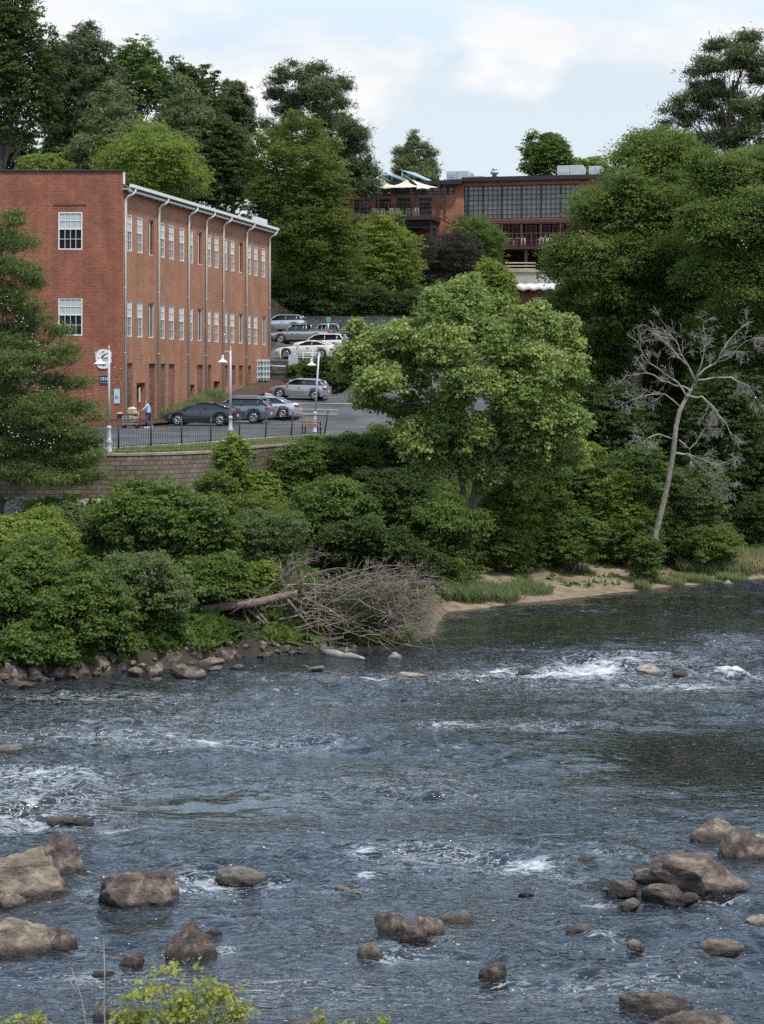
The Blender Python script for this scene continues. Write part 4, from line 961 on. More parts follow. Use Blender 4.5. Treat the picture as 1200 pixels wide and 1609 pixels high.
        for xx in ((x0+.42, (x0+x1)/2, x1-.62) if cat != 'coupe' else (x0+.5, x1-1.0)):
            mb.box((xo+xx, s*(Wd/2+.0015)*.995, sill+.36+lift), (.010, .006, .42))
        for xx in ((x0+x1)/2-.3, x1-.85): mb.box((xo+xx, s*(Wd/2+.004), interp(belt, xx)-.2), (.2, .03, .035))
        mb.build('door_handle', M['dark'], t)
    mb = MB(); mb.box((xo+.10, 0, .36+lift), (.12, Wd*.7, .12)); mb.build('grille', M['dark'], t)
    mb = MB(); mb.box((xo+L-.06, 0, .36+lift), (.14, Wd*.80, .14)); mb.build('bumper', M['dark'] if rails or bed else paint, t, bevel=.03)
    mb = MB(); mb.box((xo+L+.004, 0, .62+lift), (.02, .30, .15)); mb.build('number_plate', M['white'], t)
    mb = MB(); mb.bx(xo+.5, xo+L-.5, -Wd/2*.86, Wd/2*.86, .18+lift, .4+lift); mb.build('underbody', M['black'], t)
    return t
def paintm(n, c, met=.6, r=.28): return mat(n, c, r, met, coat=.8)
M['carglass'] = mat('car_glass', (.012, .014, .016), .04, spec=.7)
pg = paintm('charcoal_paint', (.045, .048, .055)); pb = paintm('blue_grey_paint', (.16, .19, .22)); ps = paintm('silver_paint', (.55, .57, .58)); pw = paintm('white_paint_car', (.72, .71, .68), 0, .3)
ps2 = paintm('warm_silver_paint', (.42, .42, .42)); pr = paintm('dark_olive_paint', (.035, .04, .035)); py_ = paintm('yellow_green_paint', (.38, .42, .06), .1)
PERP = -FANG+.04   # local +x (tail) points right, slightly towards us
hatch_b = [(0, .60), (.25, .74), (1.0, .92), (1.6, .98), (3.6, 1.00), (4.2, 1.05), (4.5, 1.02)]
vehicle('parked_car', 'dark charcoal hatchback parked nearest the shrubs, left of the grey estate', 'car', X(318, 120), 120, PERP, pg, 4.55, 1.76, hatch_b,
        [(.95, .92), (1.75, 1.30), (2.15, 1.45), (2.6, 1.49), (3.2, 1.43), (4.0, 1.20), (4.35, 1.04)], wb=(.88, 3.6), tlz=.88)
suv_b = [(0, .75), (.2, .92), (1.1, 1.05), (1.5, 1.08), (4.4, 1.14), (4.6, 1.05)]
suv_r = [(1.05, 1.04), (1.85, 1.58), (2.3, 1.68), (3.8, 1.66), (4.1, 1.62), (4.5, 1.16)]
vehicle('parked_car', 'blue grey four wheel drive estate parked between the charcoal and silver cars', 'car', X(372, 124), 124, PERP, pb, 4.6, 1.85, suv_b, suv_r, .37, (.9, 3.6), sill=.28, rails=True, tlz=.95, spoiler=True)
sed_b = [(0, .60), (.25, .72), (1.2, .92), (1.6, .96), (3.9, .98), (4.5, 1.02), (4.8, .95)]
vehicle('parked_car', 'silver saloon with red tail lamps parked beyond the blue grey estate', 'car', X(417, 127.5), 127.5, PERP, ps, 4.8, 1.82, sed_b,
        [(1.35, .93), (2.15, 1.38), (2.6, 1.46), (3.2, 1.43), (4.15, 1.02)], .33, (.92, 3.75), tlz=.82)
vehicle('parked_car', 'silver hatchback with roof spoiler parked alone below the hedge and terrace', 'car', X(470.5, 136), 136, PERP-.06, ps2, 4.25, 1.74, [(0, .60), (.2, .74), (1.0, .92), (1.4, .96), (3.9, 1.0), (4.25, .95)],
        [(1.05, .93), (1.75, 1.36), (2.1, 1.45), (3.5, 1.44), (3.72, 1.38), (4.1, .98)], .31, (.85, 3.4), spoiler=True, tilt=.04)
vehicle('parked_car', 'white coupe with black windows parked on the terrace above the block wall', 'coupe', X(482, 155), 155, PERP-.12, pw, 4.9, 1.9, [(0, .66), (.25, .80), (1.4, .98), (2.0, 1.02), (4.5, 1.14), (4.9, 1.08)],
        [(1.6, 1.0), (2.5, 1.42), (3.0, 1.49), (3.5, 1.45), (4.6, 1.12)], .36, (.95, 3.95), tilt=.02)
vehicle('parked_car', 'white sporty estate half hidden behind the white coupe', 'car', X(505, 160.5), 160.5, PERP-.1, pw, 4.6, 1.85, suv_b, suv_r, .36, (.9, 3.6), sill=.28, tlz=1.0, spoiler=True)
# pickup: cab body plus bed walls
def pickup(label, x, y, head, paint, L=5.6, Wd=1.9, flat=False, m2=None):
    b = [(0, .88), (.2, 1.02), (1.3, 1.10), (1.5, 1.12), (3.5, 1.12), (3.56, 1.12), (L, 1.10)]
    if flat: b = [(0, .88), (.2, 1.02), (1.2, 1.1), (2.9, 1.12), (2.95, .62), (L, .62)]
    r = [(1.3, 1.1), (1.95, 1.72), (2.25, 1.80), (3.35, 1.80), (3.5, 1.14)] if not flat else [(1.1, 1.1), (1.6, 1.75), (1.85, 1.85), (2.75, 1.85), (2.9, 1.14)]
    t = vehicle('pickup_truck', label, 'pickup', x, y, head, paint, L, Wd, b, r, .40, (1.0, L-1.25), sill=.38, bed=True, tlz=.95)
    xo = -L/2
    if not flat:
        mb = MB(); mb.bx(xo+3.62, xo+L-.08, -Wd*.40, Wd*.40, 1.155, 1.17); mb.build('bed', M['dark'], t)
        mb = MB()
        for s in (-1, 1): mb.bx(xo+3.62, xo+L-.02, s*Wd*.41, s*Wd*.45, 1.11, 1.30)
        mb.bx(xo+L-.06, xo+L-.005, -Wd*.41, Wd*.41, 1.11, 1.30); mb.build('bed_wall', paint, t)
    else:
        mb = MB(); mb.bx(xo+3.0, xo+L+.2, -Wd*.52, Wd*.52, .92, 1.02); mb.build('flatbed', M['grey_metal'], t, bevel=.02)
        mb = MB()
        for yy in (-.8, -.27, .27, .8): mb.bx(xo+3.02, xo+3.08, yy-.03, yy+.03, 1.021, 1.75)
        mb.bx(xo+3.02, xo+3.08, -.85, .85, 1.751, 1.80); mb.build('headboard', M['dark'], t)
    return t
pickup('silver crew cab pickup at the left, partly hidden by the mill corner', X(476, 172), 172, PERP-.1, ps2, 5.7)
pickup('white flatbed truck in front of the long grey block wall', X(521, 181.5), 181.5, R(-38), pw, 5.2, flat=True)
vehicle('parked_car', 'silver blue car behind the silver pickup at the mill corner', 'car', X(443, 181), 181, PERP, ps, 4.6, 1.85, suv_b, suv_r, .36, (.9, 3.6), sill=.28)
vehicle('parked_car', 'dark tall estate with large red tail lamps seen from behind near the block wall', 'car', X(573, 176), 176, R(-62), pr, 4.6, 1.9, suv_b, [(1.05, 1.04), (1.85, 1.66), (2.3, 1.80), (3.8, 1.78), (4.2, 1.72), (4.5, 1.16)], .38, (.9, 3.6), sill=.3, rails=True, tlz=1.25, lift=.05)
vehicle('parked_car', 'yellow green car mostly hidden behind the sycamore', 'car', X(640, 180), 180, R(-50), py_, 4.3, 1.8, suv_b, suv_r, .35, (.9, 3.5), sill=.28)
vehicle('parked_car', 'red car glimpsed through leaves right of the sycamore crown', 'car', X(918, 128), 128, R(-10), paintm('red_paint', (.45, .03, .02), .1), 4.3, 1.8, sed_b, [(1.2, .93), (2.0, 1.38), (2.4, 1.46), (3.0, 1.43), (3.9, 1.02)], .33, (.85, 3.4))
bpy.context.view_layer.update()

# ------------------------------------------------------------------ person pushing a loaded cart
def skin(name, verts, edges, radii, m, parent, sub=2, root=0):
    me = bpy.data.meshes.new(name); me.from_pydata(verts, edges, []); o = link(name, me, m, parent)
    md = o.modifiers.new('skin', 'SKIN'); md.use_smooth_shade = True
    for v, r in zip(me.skin_vertices[0].data, radii): v.radius = (r, r) if not hasattr(r, '__len__') else r
    for i, v in enumerate(me.skin_vertices[0].data): v.use_root = (i == root)
    s = o.modifiers.new('sub', 'SUBSURF'); s.levels = sub; s.render_levels = sub; return o
PD = 115.5; px_, pz = X(233, PD), float(lotZ(X(233, PD), PD))+.03
person = thing('person', 'person in light blue shirt and blue jeans pushing a loaded cart', 'person', (px_, PD, pz))
# faces -x (left), leaning slightly forward, both arms forward to the handle
vb = [(0, 0, .92), (0, 0, 1.08), (-.03, 0, 1.28), (-.06, 0, 1.42), (-.08, 0, 1.50), (-.11, 0, 1.60), (-.12, 0, 1.68),
      (-.06, -.19, 1.40), (-.20, -.23, 1.18), (-.42, -.20, 1.06), (-.50, -.18, 1.05), (-.06, .19, 1.40), (-.20, .23, 1.18), (-.42, .20, 1.06), (-.50, .18, 1.05),
      (0, -.10, .86), (-.07, -.11, .50), (.04, -.11, .09), (0, .10, .86), (.12, .11, .50), (.25, .11, .12), (-.10, -.11, .04), (.13, .11, .04), (-.19, 0, 1.60)]
eb = [(0, 1), (1, 2), (2, 3), (3, 4), (4, 5), (5, 6), (3, 7), (7, 8), (8, 9), (9, 10), (3, 11), (11, 12), (12, 13), (13, 14), (0, 15), (15, 16), (16, 17), (0, 18), (18, 19), (19, 20), (17, 21), (20, 22), (5, 23)]
rb_ = [.14, .13, .15, .11, .055, .095, .085, .055, .042, .034, .03, .055, .042, .034, .03, .095, .065, .045, .095, .065, .045, .04, .04, .05]
skin('body', vb, eb, rb_, M['skin'], person)
shirt = mat('light_blue_shirt', (.42, .50, .68), .8, bump=.3, bscale=9); jeans = mat('blue_jeans', (.05, .08, .17), .9); hairm = mat('auburn_hair', (.30, .15, .07), .8)
skin('shirt', [(.01, 0, .84), (0, 0, 1.08), (-.03, 0, 1.28), (-.055, 0, 1.40), (-.06, -.19, 1.40), (-.20, -.23, 1.18), (-.36, -.205, 1.09), (-.06, .19, 1.40), (-.20, .23, 1.18), (-.36, .205, 1.09)],
     [(0, 1), (1, 2), (2, 3), (3, 4), (4, 5), (5, 6), (3, 7), (7, 8), (8, 9)], [.175, .155, .17, .13, .078, .062, .052, .078, .062, .052], shirt, person)
skin('trousers', [(0, 0, .92), (0, -.10, .84), (-.07, -.11, .50), (.04, -.11, .12), (0, .10, .84), (.12, .11, .50), (.25, .11, .15)], [(0, 1), (1, 2), (2, 3), (0, 4), (4, 5), (5, 6)], [.155, .11, .082, .07, .11, .082, .07], jeans, person)
skin('hair', [(-.09, 0, 1.66), (-.08, 0, 1.72), (-.03, 0, 1.66), (-.02, 0, 1.56), (-.01, 0, 1.48)], [(0, 1), (0, 2), (2, 3), (3, 4)], [.10, .08, .09, .07, .05], hairm, person)
mb = MB()
for yy, xx in ((-.11, -.06), (.11, .17)): mb.box((xx-.06, yy, .035), (.27, .10, .07))
mb.build('shoe', M['white'], person, bevel=.02)
mb = MB()
for yy in (-.18, .18):
    for k in range(4): mb.tube([(-.50, yy-.03+.02*k, 1.055), (-.55, yy-.03+.02*k, 1.07-.004*k), (-.575, yy-.03+.02*k, 1.045), (-.56, yy-.03+.02*k, 1.02)], .009, 5)
    mb.tube([(-.49, yy+(.04 if yy < 0 else -.04), 1.05), (-.535, yy+(.05 if yy < 0 else -.05), 1.02)], .010, 5)
mb.build('fingers', M['skin'], person)
mb = MB(); mb.tube([(-.10, 0, 1.63)]+[(-.20, .0, 1.60), (-.218, 0, 1.595)], [.02, .02, .008], 6); mb.build('nose', M['skin'], person)
mb = MB(); mb.box((-.193, -.035, 1.625), (.012, .022, .012)); mb.box((-.193, .035, 1.625), (.012, .022, .012)); mb.box((-.19, 0, 1.565), (.012, .045, .008)); mb.build('eyes_and_mouth', M['dark'], person)
cart = thing('cart', 'grey metal cart piled with bags, pushed by the person in blue', 'cart', (px_-1.0, PD, pz)); gm = M['grey_metal']
mb = MB(); mb.bx(-.55, .42, -.28, .28, .24, .28); mb.tube([(.40, -.28, .26), (.46, -.28, .98), (.46, .28, .98), (.40, .28, .26)], .018, 6)
for z in (.28, .42, .55, .68):
    mb.tube([(-.56, -.28, z), (.43, -.28, z)], .01, 5); mb.tube([(-.56, .28, z), (.43, .28, z)], .01, 5); mb.tube([(-.56, -.28, z), (-.56, .28, z)], .01, 5)
for x in (-.55, -.3, -.05, .2, .42):
    for s in (-1, 1): mb.tube([(x, s*.28, .26), (x, s*.28, .70)], .01, 5)
mb.build('frame', gm, cart)
for x in (-.45, .32):
    for s in (-1, 1):
        mb = MB(); mb.tube([(x, s*.27-.03, .11), (x, s*.27+.03, .11)], .11, 14); o = mb.build('wheel', M['tyre'], cart); mb = MB(); mb.tube([(x, s*.27, .11), (x, s*.27, .25)], .015, 5); mb.build('fork', gm, o)
def blob(name, c, r, m, label, cat, seed, par=None, group=None):
    import bmesh
    bm = bmesh.new(); bmesh.ops.create_icosphere(bm, subdivisions=3, radius=1)
    for v in bm.verts:
        n_ = noise.noise(v.co*1.6+Vector((seed, 0, 0)))*.35+noise.noise(v.co*4+Vector((0, seed, 0)))*.12; v.co *= (1+n_); v.co = Vector((v.co.x*r[0], v.co.y*r[1], max(-.6, v.co.z)*r[2]))
    me = bpy.data.meshes.new(name); bm.to_mesh(me); bm.free(); me.polygons.foreach_set('use_smooth', [True]*len(me.polygons)); o = link(name, me, m, par, loc=c); tag(o, label, cat, group); return o
cx = px_-1.0
blob('bag', (cx+.05, PD, pz+.52), (.42, .25, .28), mat('tan_bag', (.25, .17, .10), .9, var=.4, vscale=9), 'brown bag filling the cart basket', 'bag', 3)
blob('bundle', (cx+.03, PD, pz+.93), (.33, .22, .22), mat('mottled_bundle', (.36, .27, .19), .9, var=.4, vscale=8), 'mottled brown bundle heaped on the cart', 'bundle', 7)
blob('blanket', (cx+.02, PD-.02, pz+1.16), (.25, .18, .12), mat('pale_fleece', (.62, .56, .46), .95, bump=.8), 'pale fleecy blanket on top of the loaded cart', 'blanket', 11)
t = thing('crate', 'small black box hanging on the front end of the cart', 'box', (cx-.72, PD, pz+.72)); mb = MB(); mb.bx(-.16, .15, -.2, .2, -.15, .15); mb.build('box', M['black'], t, bevel=.02); mb = MB(); mb.bx(-.15, .14, -.19, .19, .153, .22); mb.build('lid', M['cream'], t, bevel=.02)

# ------------------------------------------------------------------ foliage
def unit(v): return v/np.maximum(np.linalg.norm(v, axis=1, keepdims=True), 1e-6)
def leafmesh(name, Pp, Nn_, T, S, tint, asp, fold=.12):
    Nn_ = unit(Nn_); T = T-Nn_*np.sum(T*Nn_, 1, keepdims=True); T = unit(T); B = np.cross(Nn_, T); s = S[:, None]
    q = np.stack([Pp-T*s*.5, Pp+B*s*asp*.5+Nn_*s*fold, Pp+T*s*.5, Pp-B*s*asp*.5+Nn_*s*fold], 1).reshape(-1, 3)
    f = np.arange(len(q)).reshape(-1, 4); me = npmesh(name, q, f)
    at = me.attributes.new('tint', 'FLOAT', 'FACE'); at.data.foreach_set('value', np.clip(tint, 0, 1).astype(np.float32)); return me
def crownmesh(name, lobes, n, size, asp, seed, clump=.6, satr=(.24, .42), shoots=.13, per=26, up=.45, flatc=.6, shell=.38, droop=.3, fill=.10, rough=.45, low=-.55, base=0.0, sat=3, dome=True):
    rs = np.random.RandomState(seed); L0 = [list(q) for q in lobes]; ex = []
    for q in L0:                     # small outlying sprays break up every lobe's outline
        for _ in range(sat):
            d = unit(rs.normal(size=(1, 3)))[0]; d[2] = abs(d[2]) if rs.rand() < .6 else d[2]; s = rs.uniform(*satr)
            ex.append([q[0]+d[0]*q[3]*rs.uniform(.85, 1.12), q[1]+d[1]*q[4], q[2]+d[2]*q[5]*rs.uniform(.85, 1.15), q[3]*s, q[4]*s, q[5]*s*1.1])
    lobes = np.asarray(L0+ex, float); k = len(lobes)
    w_ = (lobes[:, 3]*lobes[:, 5]+lobes[:, 3]*lobes[:, 4]); w_ = w_/w_.sum()
    nc = int(n/per*1.5); li = rs.choice(k, nc, p=w_); d = unit(rs.normal(size=(nc, 3))); d[:, 2] = np.where(d[:, 2] < low, -d[:, 2], d[:, 2])
    rf = 1-shell*rs.rand(nc)**1.4+rs.normal(size=nc)*.09; shoot = rs.rand(nc) < shoots; rf = np.where(shoot, 1.0+rs.rand(nc)*.34, rf)
    Cc = lobes[li, :3]+d*lobes[li, 3:]*rf[:, None]; O = unit(d/lobes[li, 3:])
    inside = np.zeros(nc, bool)
    for j in range(len(L0)):
        q = np.linalg.norm((Cc-lobes[j, :3])/lobes[j, 3:], axis=1); inside |= (q < .60) & (li != j)
    keep = ~inside | (rs.rand(nc) < .10); Cc, O, li, shoot = Cc[keep], O[keep], li[keep], shoot[keep]
    nc = len(Cc); per = max(4, int(n/nc)); cr_ = clump*rs.uniform(.5, 1.5, nc)*np.where(shoot, .6, 1)
    ct = rs.rand(nc)+.35*(rs.rand(nc) < .15)+.25*shoot; lt = rs.rand(k)
    idx = np.repeat(np.arange(nc), per); m_ = len(idx)
    ax = unit(O[:, :]*np.array([1, 1, .35])+rs.normal(size=(nc, 3))*np.array([.5, .5, .25])+np.array([0, 0, .05]))
    if dome:                         # leaves sit on the upper side of a spray that points outward
        e = unit(rs.normal(size=(m_, 3))); e[:, 2] = np.abs(e[:, 2])*.9-.15; rr_ = (.55+.45*rs.rand(m_))[:, None]; off = e*rr_*np.array([1, 1, flatc])
        al = (rs.rand(m_)[:, None]-.3)*.9; off += ax[idx]*al
        Nn_ = O[idx]*.25+e*.55+np.array([0, 0, up])+rs.normal(size=(m_, 3))*rough
    else:
        off = rs.normal(size=(m_, 3))*.5; off[:, 2] *= flatc; off += ax[idx]*(rs.rand(m_)[:, None]-.35)*1.5
        Nn_ = O[idx]*.3+off*.4+np.array([0, 0, up])+rs.normal(size=(m_, 3))*rough
    Pp = Cc[idx]+off*cr_[idx][:, None]
    T = ax[idx]*.8+rs.normal(size=(m_, 3))*.7+np.array([0, 0, -droop])
    S = size*rs.uniform(.55, 1.35, m_)
    tint = base+.40*ct[idx]+.26*lt[li[idx]]+.36*rs.rand(m_)
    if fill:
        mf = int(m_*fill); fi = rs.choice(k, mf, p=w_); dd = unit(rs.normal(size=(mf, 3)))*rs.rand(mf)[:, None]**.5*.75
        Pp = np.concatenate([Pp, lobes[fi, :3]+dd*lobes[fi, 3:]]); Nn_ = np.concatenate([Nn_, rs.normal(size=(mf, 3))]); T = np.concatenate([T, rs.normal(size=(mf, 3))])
        S = np.concatenate([S, size*1.9*np.ones(mf)]); tint = np.concatenate([tint, .3*rs.rand(mf)])  # inner filler leaves tinted darker, shade inside the crown put into colour
    return leafmesh(name, Pp, Nn_, T, S, tint, asp)

def round_lobes(c, r, k, seed, lobe=(.34, .5), spread=.62, bottom=-.7):
    rs = np.random.RandomState(seed); out = [[*c, r[0]*.62, r[1]*.62, r[2]*.62]]
    for i in range(k):
        # spread directions on a spiral with jitter
        z = 1-(i+.5)/k*(1-bottom); a = i*2.39996+rs.rand()*.8; q = math.sqrt(max(0, 1-z*z)); d = np.array([q*math.cos(a), q*math.sin(a), z])
        s = rs.uniform(*lobe); f = spread*rs.uniform(.85, 1.18)
        out.append([c[0]+d[0]*r[0]*f, c[1]+d[1]*r[1]*f, c[2]+d[2]*r[2]*f, r[0]*s, r[1]*s, r[2]*s*rs.uniform(.7, 1.0)])
    return out
def cone_lobes(x, y, z0, z1, r, seed, tiers=9, per=6, top=.08, flat=.34, tip=.95, bulge=1.0):
    rs = np.random.RandomState(seed); out = []
    for i in range(tiers):
        f = (i+.5)/tiers; z = z0+(z1-z0)*f; rr_ = r*(top+(1-top)*(1-f)**bulge)
        n = max(2, int(per*(rr_/r)+1.5))
        for j in range(n):
            a = 2*math.pi*(j/n)+i*1.1+rs.rand()*.6; ln = rr_*rs.uniform(.62, 1.12); sz = max(.5, ln*rs.uniform(.34, .48))
            out.append([x+math.cos(a)*(ln-sz*.8), y+math.sin(a)*(ln-sz*.8), z+ln*.12+rs.normal()*.25, sz*1.05, sz*1.05, sz*flat+.12])
    out.append([x, y, z1, .5, .5, .9]); return out
def wob(a, b_, n, amp, rs):
    a, b_ = Vector(a), Vector(b_); L = (b_-a).length; out = []
    for i in range(n+1):
        t = i/n; p = a.lerp(b_, t); k = amp*L*math.sin(math.pi*t); out.append(p+Vector((rs.normal(), rs.normal(), rs.normal()*.5))*k)
    return out
def woody(root, base, top, r0, lobes, seed, bark, limbs=True, stems=1, twig=True, n=9, maxl=40):
    rs = np.random.RandomState(seed+99); mb = MB(); pts = wob(base, top, 7, .018, rs); pts[0] = Vector(base)-Vector((0, 0, .4))
    L = len(pts); mb.tube(pts, [r0*(1.25 if i == 0 else 1)*(1-.72*i/(L-1)) for i in range(L)], n); mb.build('trunk', bark, root)
    if limbs:
        mb = MB()
        for l in lobes[:maxl]:
            c = Vector(l[:3]); h = (c.z-base[2])/(max(.1, top[2]-base[2])); f = max(.18, min(.93, h-.16-rs.rand()*.12)); i = f*(L-1); p = pts[int(i)].lerp(pts[min(L-1, int(i)+1)], i-int(i))
            rr_ = r0*(1-.72*f)*.5; bp_ = wob(p, c, 4, .05, rs); mb.tube(bp_, [rr_, rr_*.8, rr_*.6, rr_*.42, rr_*.2], 6)
            if twig:
                for q in range(3):
                    d = unit(rs.normal(size=(1, 3)))[0]; e = c+Vector((d[0]*l[3], d[1]*l[4], abs(d[2])*l[5]))*.8; mb.tube(wob(bp_[3], e, 3, .05, rs), [rr_*.35, rr_*.25, rr_*.16, rr_*.06], 5)
        mb.build('limbs', bark, root)
seedc = [100]
def tree(name, label, px0, px1, pt, pb, D, kind='round', m='leaf_mid', n=26000, size=.22, bark='bark', lobes=None, k=22, base=None, r0=None, group=None, clump=None, asp=None, gz=None, dep=.85, cat='tree', **kw):
    if lobes is not None and m.startswith('needle'):
        rq = np.random.RandomState(px0+7); L1 = []
        for q in lobes:
            for _ in range(4): a_ = rq.rand()*6.28; s_ = rq.uniform(.35, .6); L1.append((q[0]+math.cos(a_)*q[2]*.75, q[1]+math.sin(a_)*q[3]*1.1, q[2]*s_, q[3]*s_*1.15, (q[4] if len(q) > 4 else 0)+rq.normal()*1.2))
        lobes = L1
    seedc[0] += 7; sd_ = seedc[0]; x = X((px0+px1)/2, D); rx = (px1-px0)/2*D/F; zt_ = Z(pt, D); zb_ = Z(pb, D); y = D+rx*dep*.0
    g = ground(x, y) if gz is None else gz
    if base is None: base = (x, y, g)
    root = thing(name, label, cat, base, 0, group)
    root_loc = Vector(base)
    if lobes is None:
        if kind == 'round': lobes = round_lobes((x, y, (zt_+zb_)/2), (rx, rx*dep, (zt_-zb_)/2), k, sd_)
        elif kind == 'cone': lobes = cone_lobes(x, y, zb_, zt_-.6, rx, sd_, tiers=kw.pop('tiers', 9), per=kw.pop('per', 7), bulge=kw.pop('bulge', .8))
        elif kind == 'pine':
            nl = kw.pop('nl', 26); lobes = [[q[0], q[1], q[2], q[3], q[4], q[5]*.62] for q in round_lobes((x, y, (zt_+zb_)/2), (rx, rx*dep, (zt_-zb_)/2), nl, sd_, lobe=(.26, .42), spread=.72)]
    else:
        lobes = [[X(q[0], D+q[4] if len(q) > 4 else D), D+(q[4] if len(q) > 4 else 0), Z(q[1], D+(q[4] if len(q) > 4 else 0)), q[2]*D/F, q[2]*D/F*dep, q[3]*D/F] for q in lobes]
    loc = np.array([*root_loc, 0, 0, 0]); ll = [list(np.array(q)-loc) for q in lobes]
    needle = m.startswith('needle') or m == 'cypress'
    if clump is None: clump = max(.35, rx*.13) if not needle else max(.4, rx*.10)
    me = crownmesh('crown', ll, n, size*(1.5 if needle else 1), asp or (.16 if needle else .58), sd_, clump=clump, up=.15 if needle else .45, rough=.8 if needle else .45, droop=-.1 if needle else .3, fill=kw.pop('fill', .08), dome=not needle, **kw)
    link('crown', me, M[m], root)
    tz = zt_-(zt_-zb_)*(.12 if kind in ('cone', 'pine') else .38)
    r0 = r0 or max(.12, (zt_-g)*.016)
    woody(root, (0, 0, 0), (X((px0+px1)/2, D)-base[0], 0, tz-base[2]), r0, ll, sd_, M[bark], twig=D < 130, maxl=34)
    return root
def bush(label, px, py, rx, ry, D, m='leaf_mid', n=14000, size=.13, k=9, group=None, name='shrub', dy=0, **kw):
    """px,py centre and radii in photo pixels of the part that shows; the shrub itself reaches down to the ground"""
    seedc[0] += 7; sd_ = seedc[0]; x = X(px, D); zc_ = Z(py, D); r = rx*D/F; rz = ry*D/F; g = ground(x, D)
    root = thing(name, label, 'shrub', (x, D, g), 0, group)
    lob = round_lobes((0, 0, zc_-g), (r, r*.9, rz), k+5, sd_, lobe=(.20, .50), spread=.68)
    if zc_-rz-g > .3: 
        for a in range(4): lob.append([math.cos(a*1.6)*r*.4, math.sin(a*1.6)*r*.4, (zc_-rz-g)*.55+.1, r*.55, r*.5, (zc_-rz-g)*.6+rz*.3])
    asp = kw.pop('asp', .55); me = crownmesh('foliage', lob, n, size, asp, sd_, clump=kw.pop('clump', max(.15, r*.15)), fill=.08, shoots=.24, sat=5, satr=(.2, .5), **kw); link('foliage', me, M[m], root)
    rs = np.random.RandomState(sd_); mb = MB()
    for q in lob[1:9]:
        b_ = Vector((rs.normal()*.15, rs.normal()*.15, -.2)); mb.tube(wob(b_, Vector(q[:3]), 4, .05, rs), [.045, .038, .03, .02, .008], 5)
    mb.build('stems', M['bark'], root); return root

# -- trees on the wooded hill behind the mill and restaurant
tree('broadleaf_tree', 'tall dark tree towering at the top left corner behind the mill', -70, 92, -30, 268, 178, 'round', 'leaf_dark', 42000, .26, k=30)
tree('pine_tree', 'dark pine right of the tall tree at the top left corner', 62, 190, 46, 280, 192, 'pine', 'needle_dark', 52000, .34, nl=40)
tree('broadleaf_tree', 'mid green broadleaf rising above the dark pines at the upper left skyline', 168, 268, 62, 215, 212, 'round', 'leaf_mid', 24000, .24, k=20)
tree('broadleaf_tree', 'dark round crowned tree on the skyline left of the slender pine top', 243, 345, 92, 262, 206, 'round', 'leaf_dark', 26000, .25)
tree('pine_tree', 'slender dark pine top on the skyline between the two tall groups', 332, 404, 116, 262, 224, 'pine', 'needle_dark', 20000, .34, nl=18)
tree('pine_tree', 'soft grey green white pine directly behind the bright tree above the mill roof', 98, 262, 128, 320, 184, 'cone', 'needle_mid', 44000, .32, tiers=10, per=9, bulge=.5)
tree('pine_tree', 'soft grey green white pine above the mill eave, right of the other white pine', 214, 360, 122, 320, 182, 'cone', 'needle_mid', 44000, .32, tiers=10, per=9, bulge=.5)
tree('broadleaf_tree', 'bright green round tree just above the mill roofline', 158, 326, 203, 335, 168, 'round', 'leaf_mid', 44000, .17, k=30, gz=12, base_=0) if False else tree('broadleaf_tree', 'bright green round tree just above the mill roofline', 158, 326, 203, 345, 168, 'round', 'leaf_bright', 44000, .17, k=30)
tree('broadleaf_tree', 'small pale yellow green treetop peeking over the mill end parapet', 22, 114, 240, 300, 166, 'round', 'leaf_bright', 12000, .18, k=12)
tree('broadleaf_tree', 'tall dark green tree between the bright tree and the yellowish tree', 294, 392, 178, 372, 181, 'round', 'leaf_dark', 34000, .22, k=24)
tree('broadleaf_tree', 'large yellowish olive tree right of the mill roof end', 352, 545, 188, 500, 189, 'round', 'leaf_yellow', 95000, .175, base=(X(500, 190.5), 190.5, 15.9), clump=.5, sat=6, satr=(.25, .55), lobes=[(465, 215, 34, 26), (435, 225, 30, 24, 1), (500, 235, 34, 26, 1), (410, 255, 38, 28), (460, 260, 46, 30, -1), (515, 275, 34, 28), (395, 295, 40, 30, 1), (445, 305, 46, 32, -1), (500, 315, 42, 30), (425, 345, 30, 28, 1), (470, 355, 46, 30, -1), (520, 350, 34, 28), (455, 395, 34, 28, 1), (500, 400, 44, 30), (540, 385, 26, 26, 1), (470, 435, 36, 28, 1), (515, 445, 36, 28, 1)])
tree('pine_tree', 'big irregular pine on the skyline left of the restaurant', 408, 600, 103, 330, 214, 'round', 'needle_dark', 60000, .34,
     lobes=[(458, 140, 36, 20), (440, 165, 26, 14, 2), (490, 128, 28, 16), (480, 180, 40, 22), (520, 170, 36, 22, -2), (555, 190, 30, 22), (510, 210, 45, 24, -3), (565, 235, 32, 20), (540, 255, 42, 20), (585, 262, 16, 12), (500, 250, 40, 25), (430, 195, 20, 14), (535, 150, 22, 14), (470, 230, 40, 25), (560, 285, 30, 18), (510, 290, 30, 18), (455, 112, 16, 9)])
tree('pine_tree', 'open dark conifer on the skyline behind the solar panels', 598, 702, 206, 296, 262, 'cone', 'needle_mid', 22000, .36, tiers=6, per=8, bulge=.55)
tree('broadleaf_tree', 'rounded tree rising behind the restaurant roof left of the rooftop units', 819, 902, 208, 300, 268, 'round', 'leaf_mid', 22000, .28, k=18)
tree('broadleaf_tree', 'low pale tree behind the rooftop units', 890, 962, 247, 300, 274, 'round', 'leaf_bright', 12000, .28, k=10)
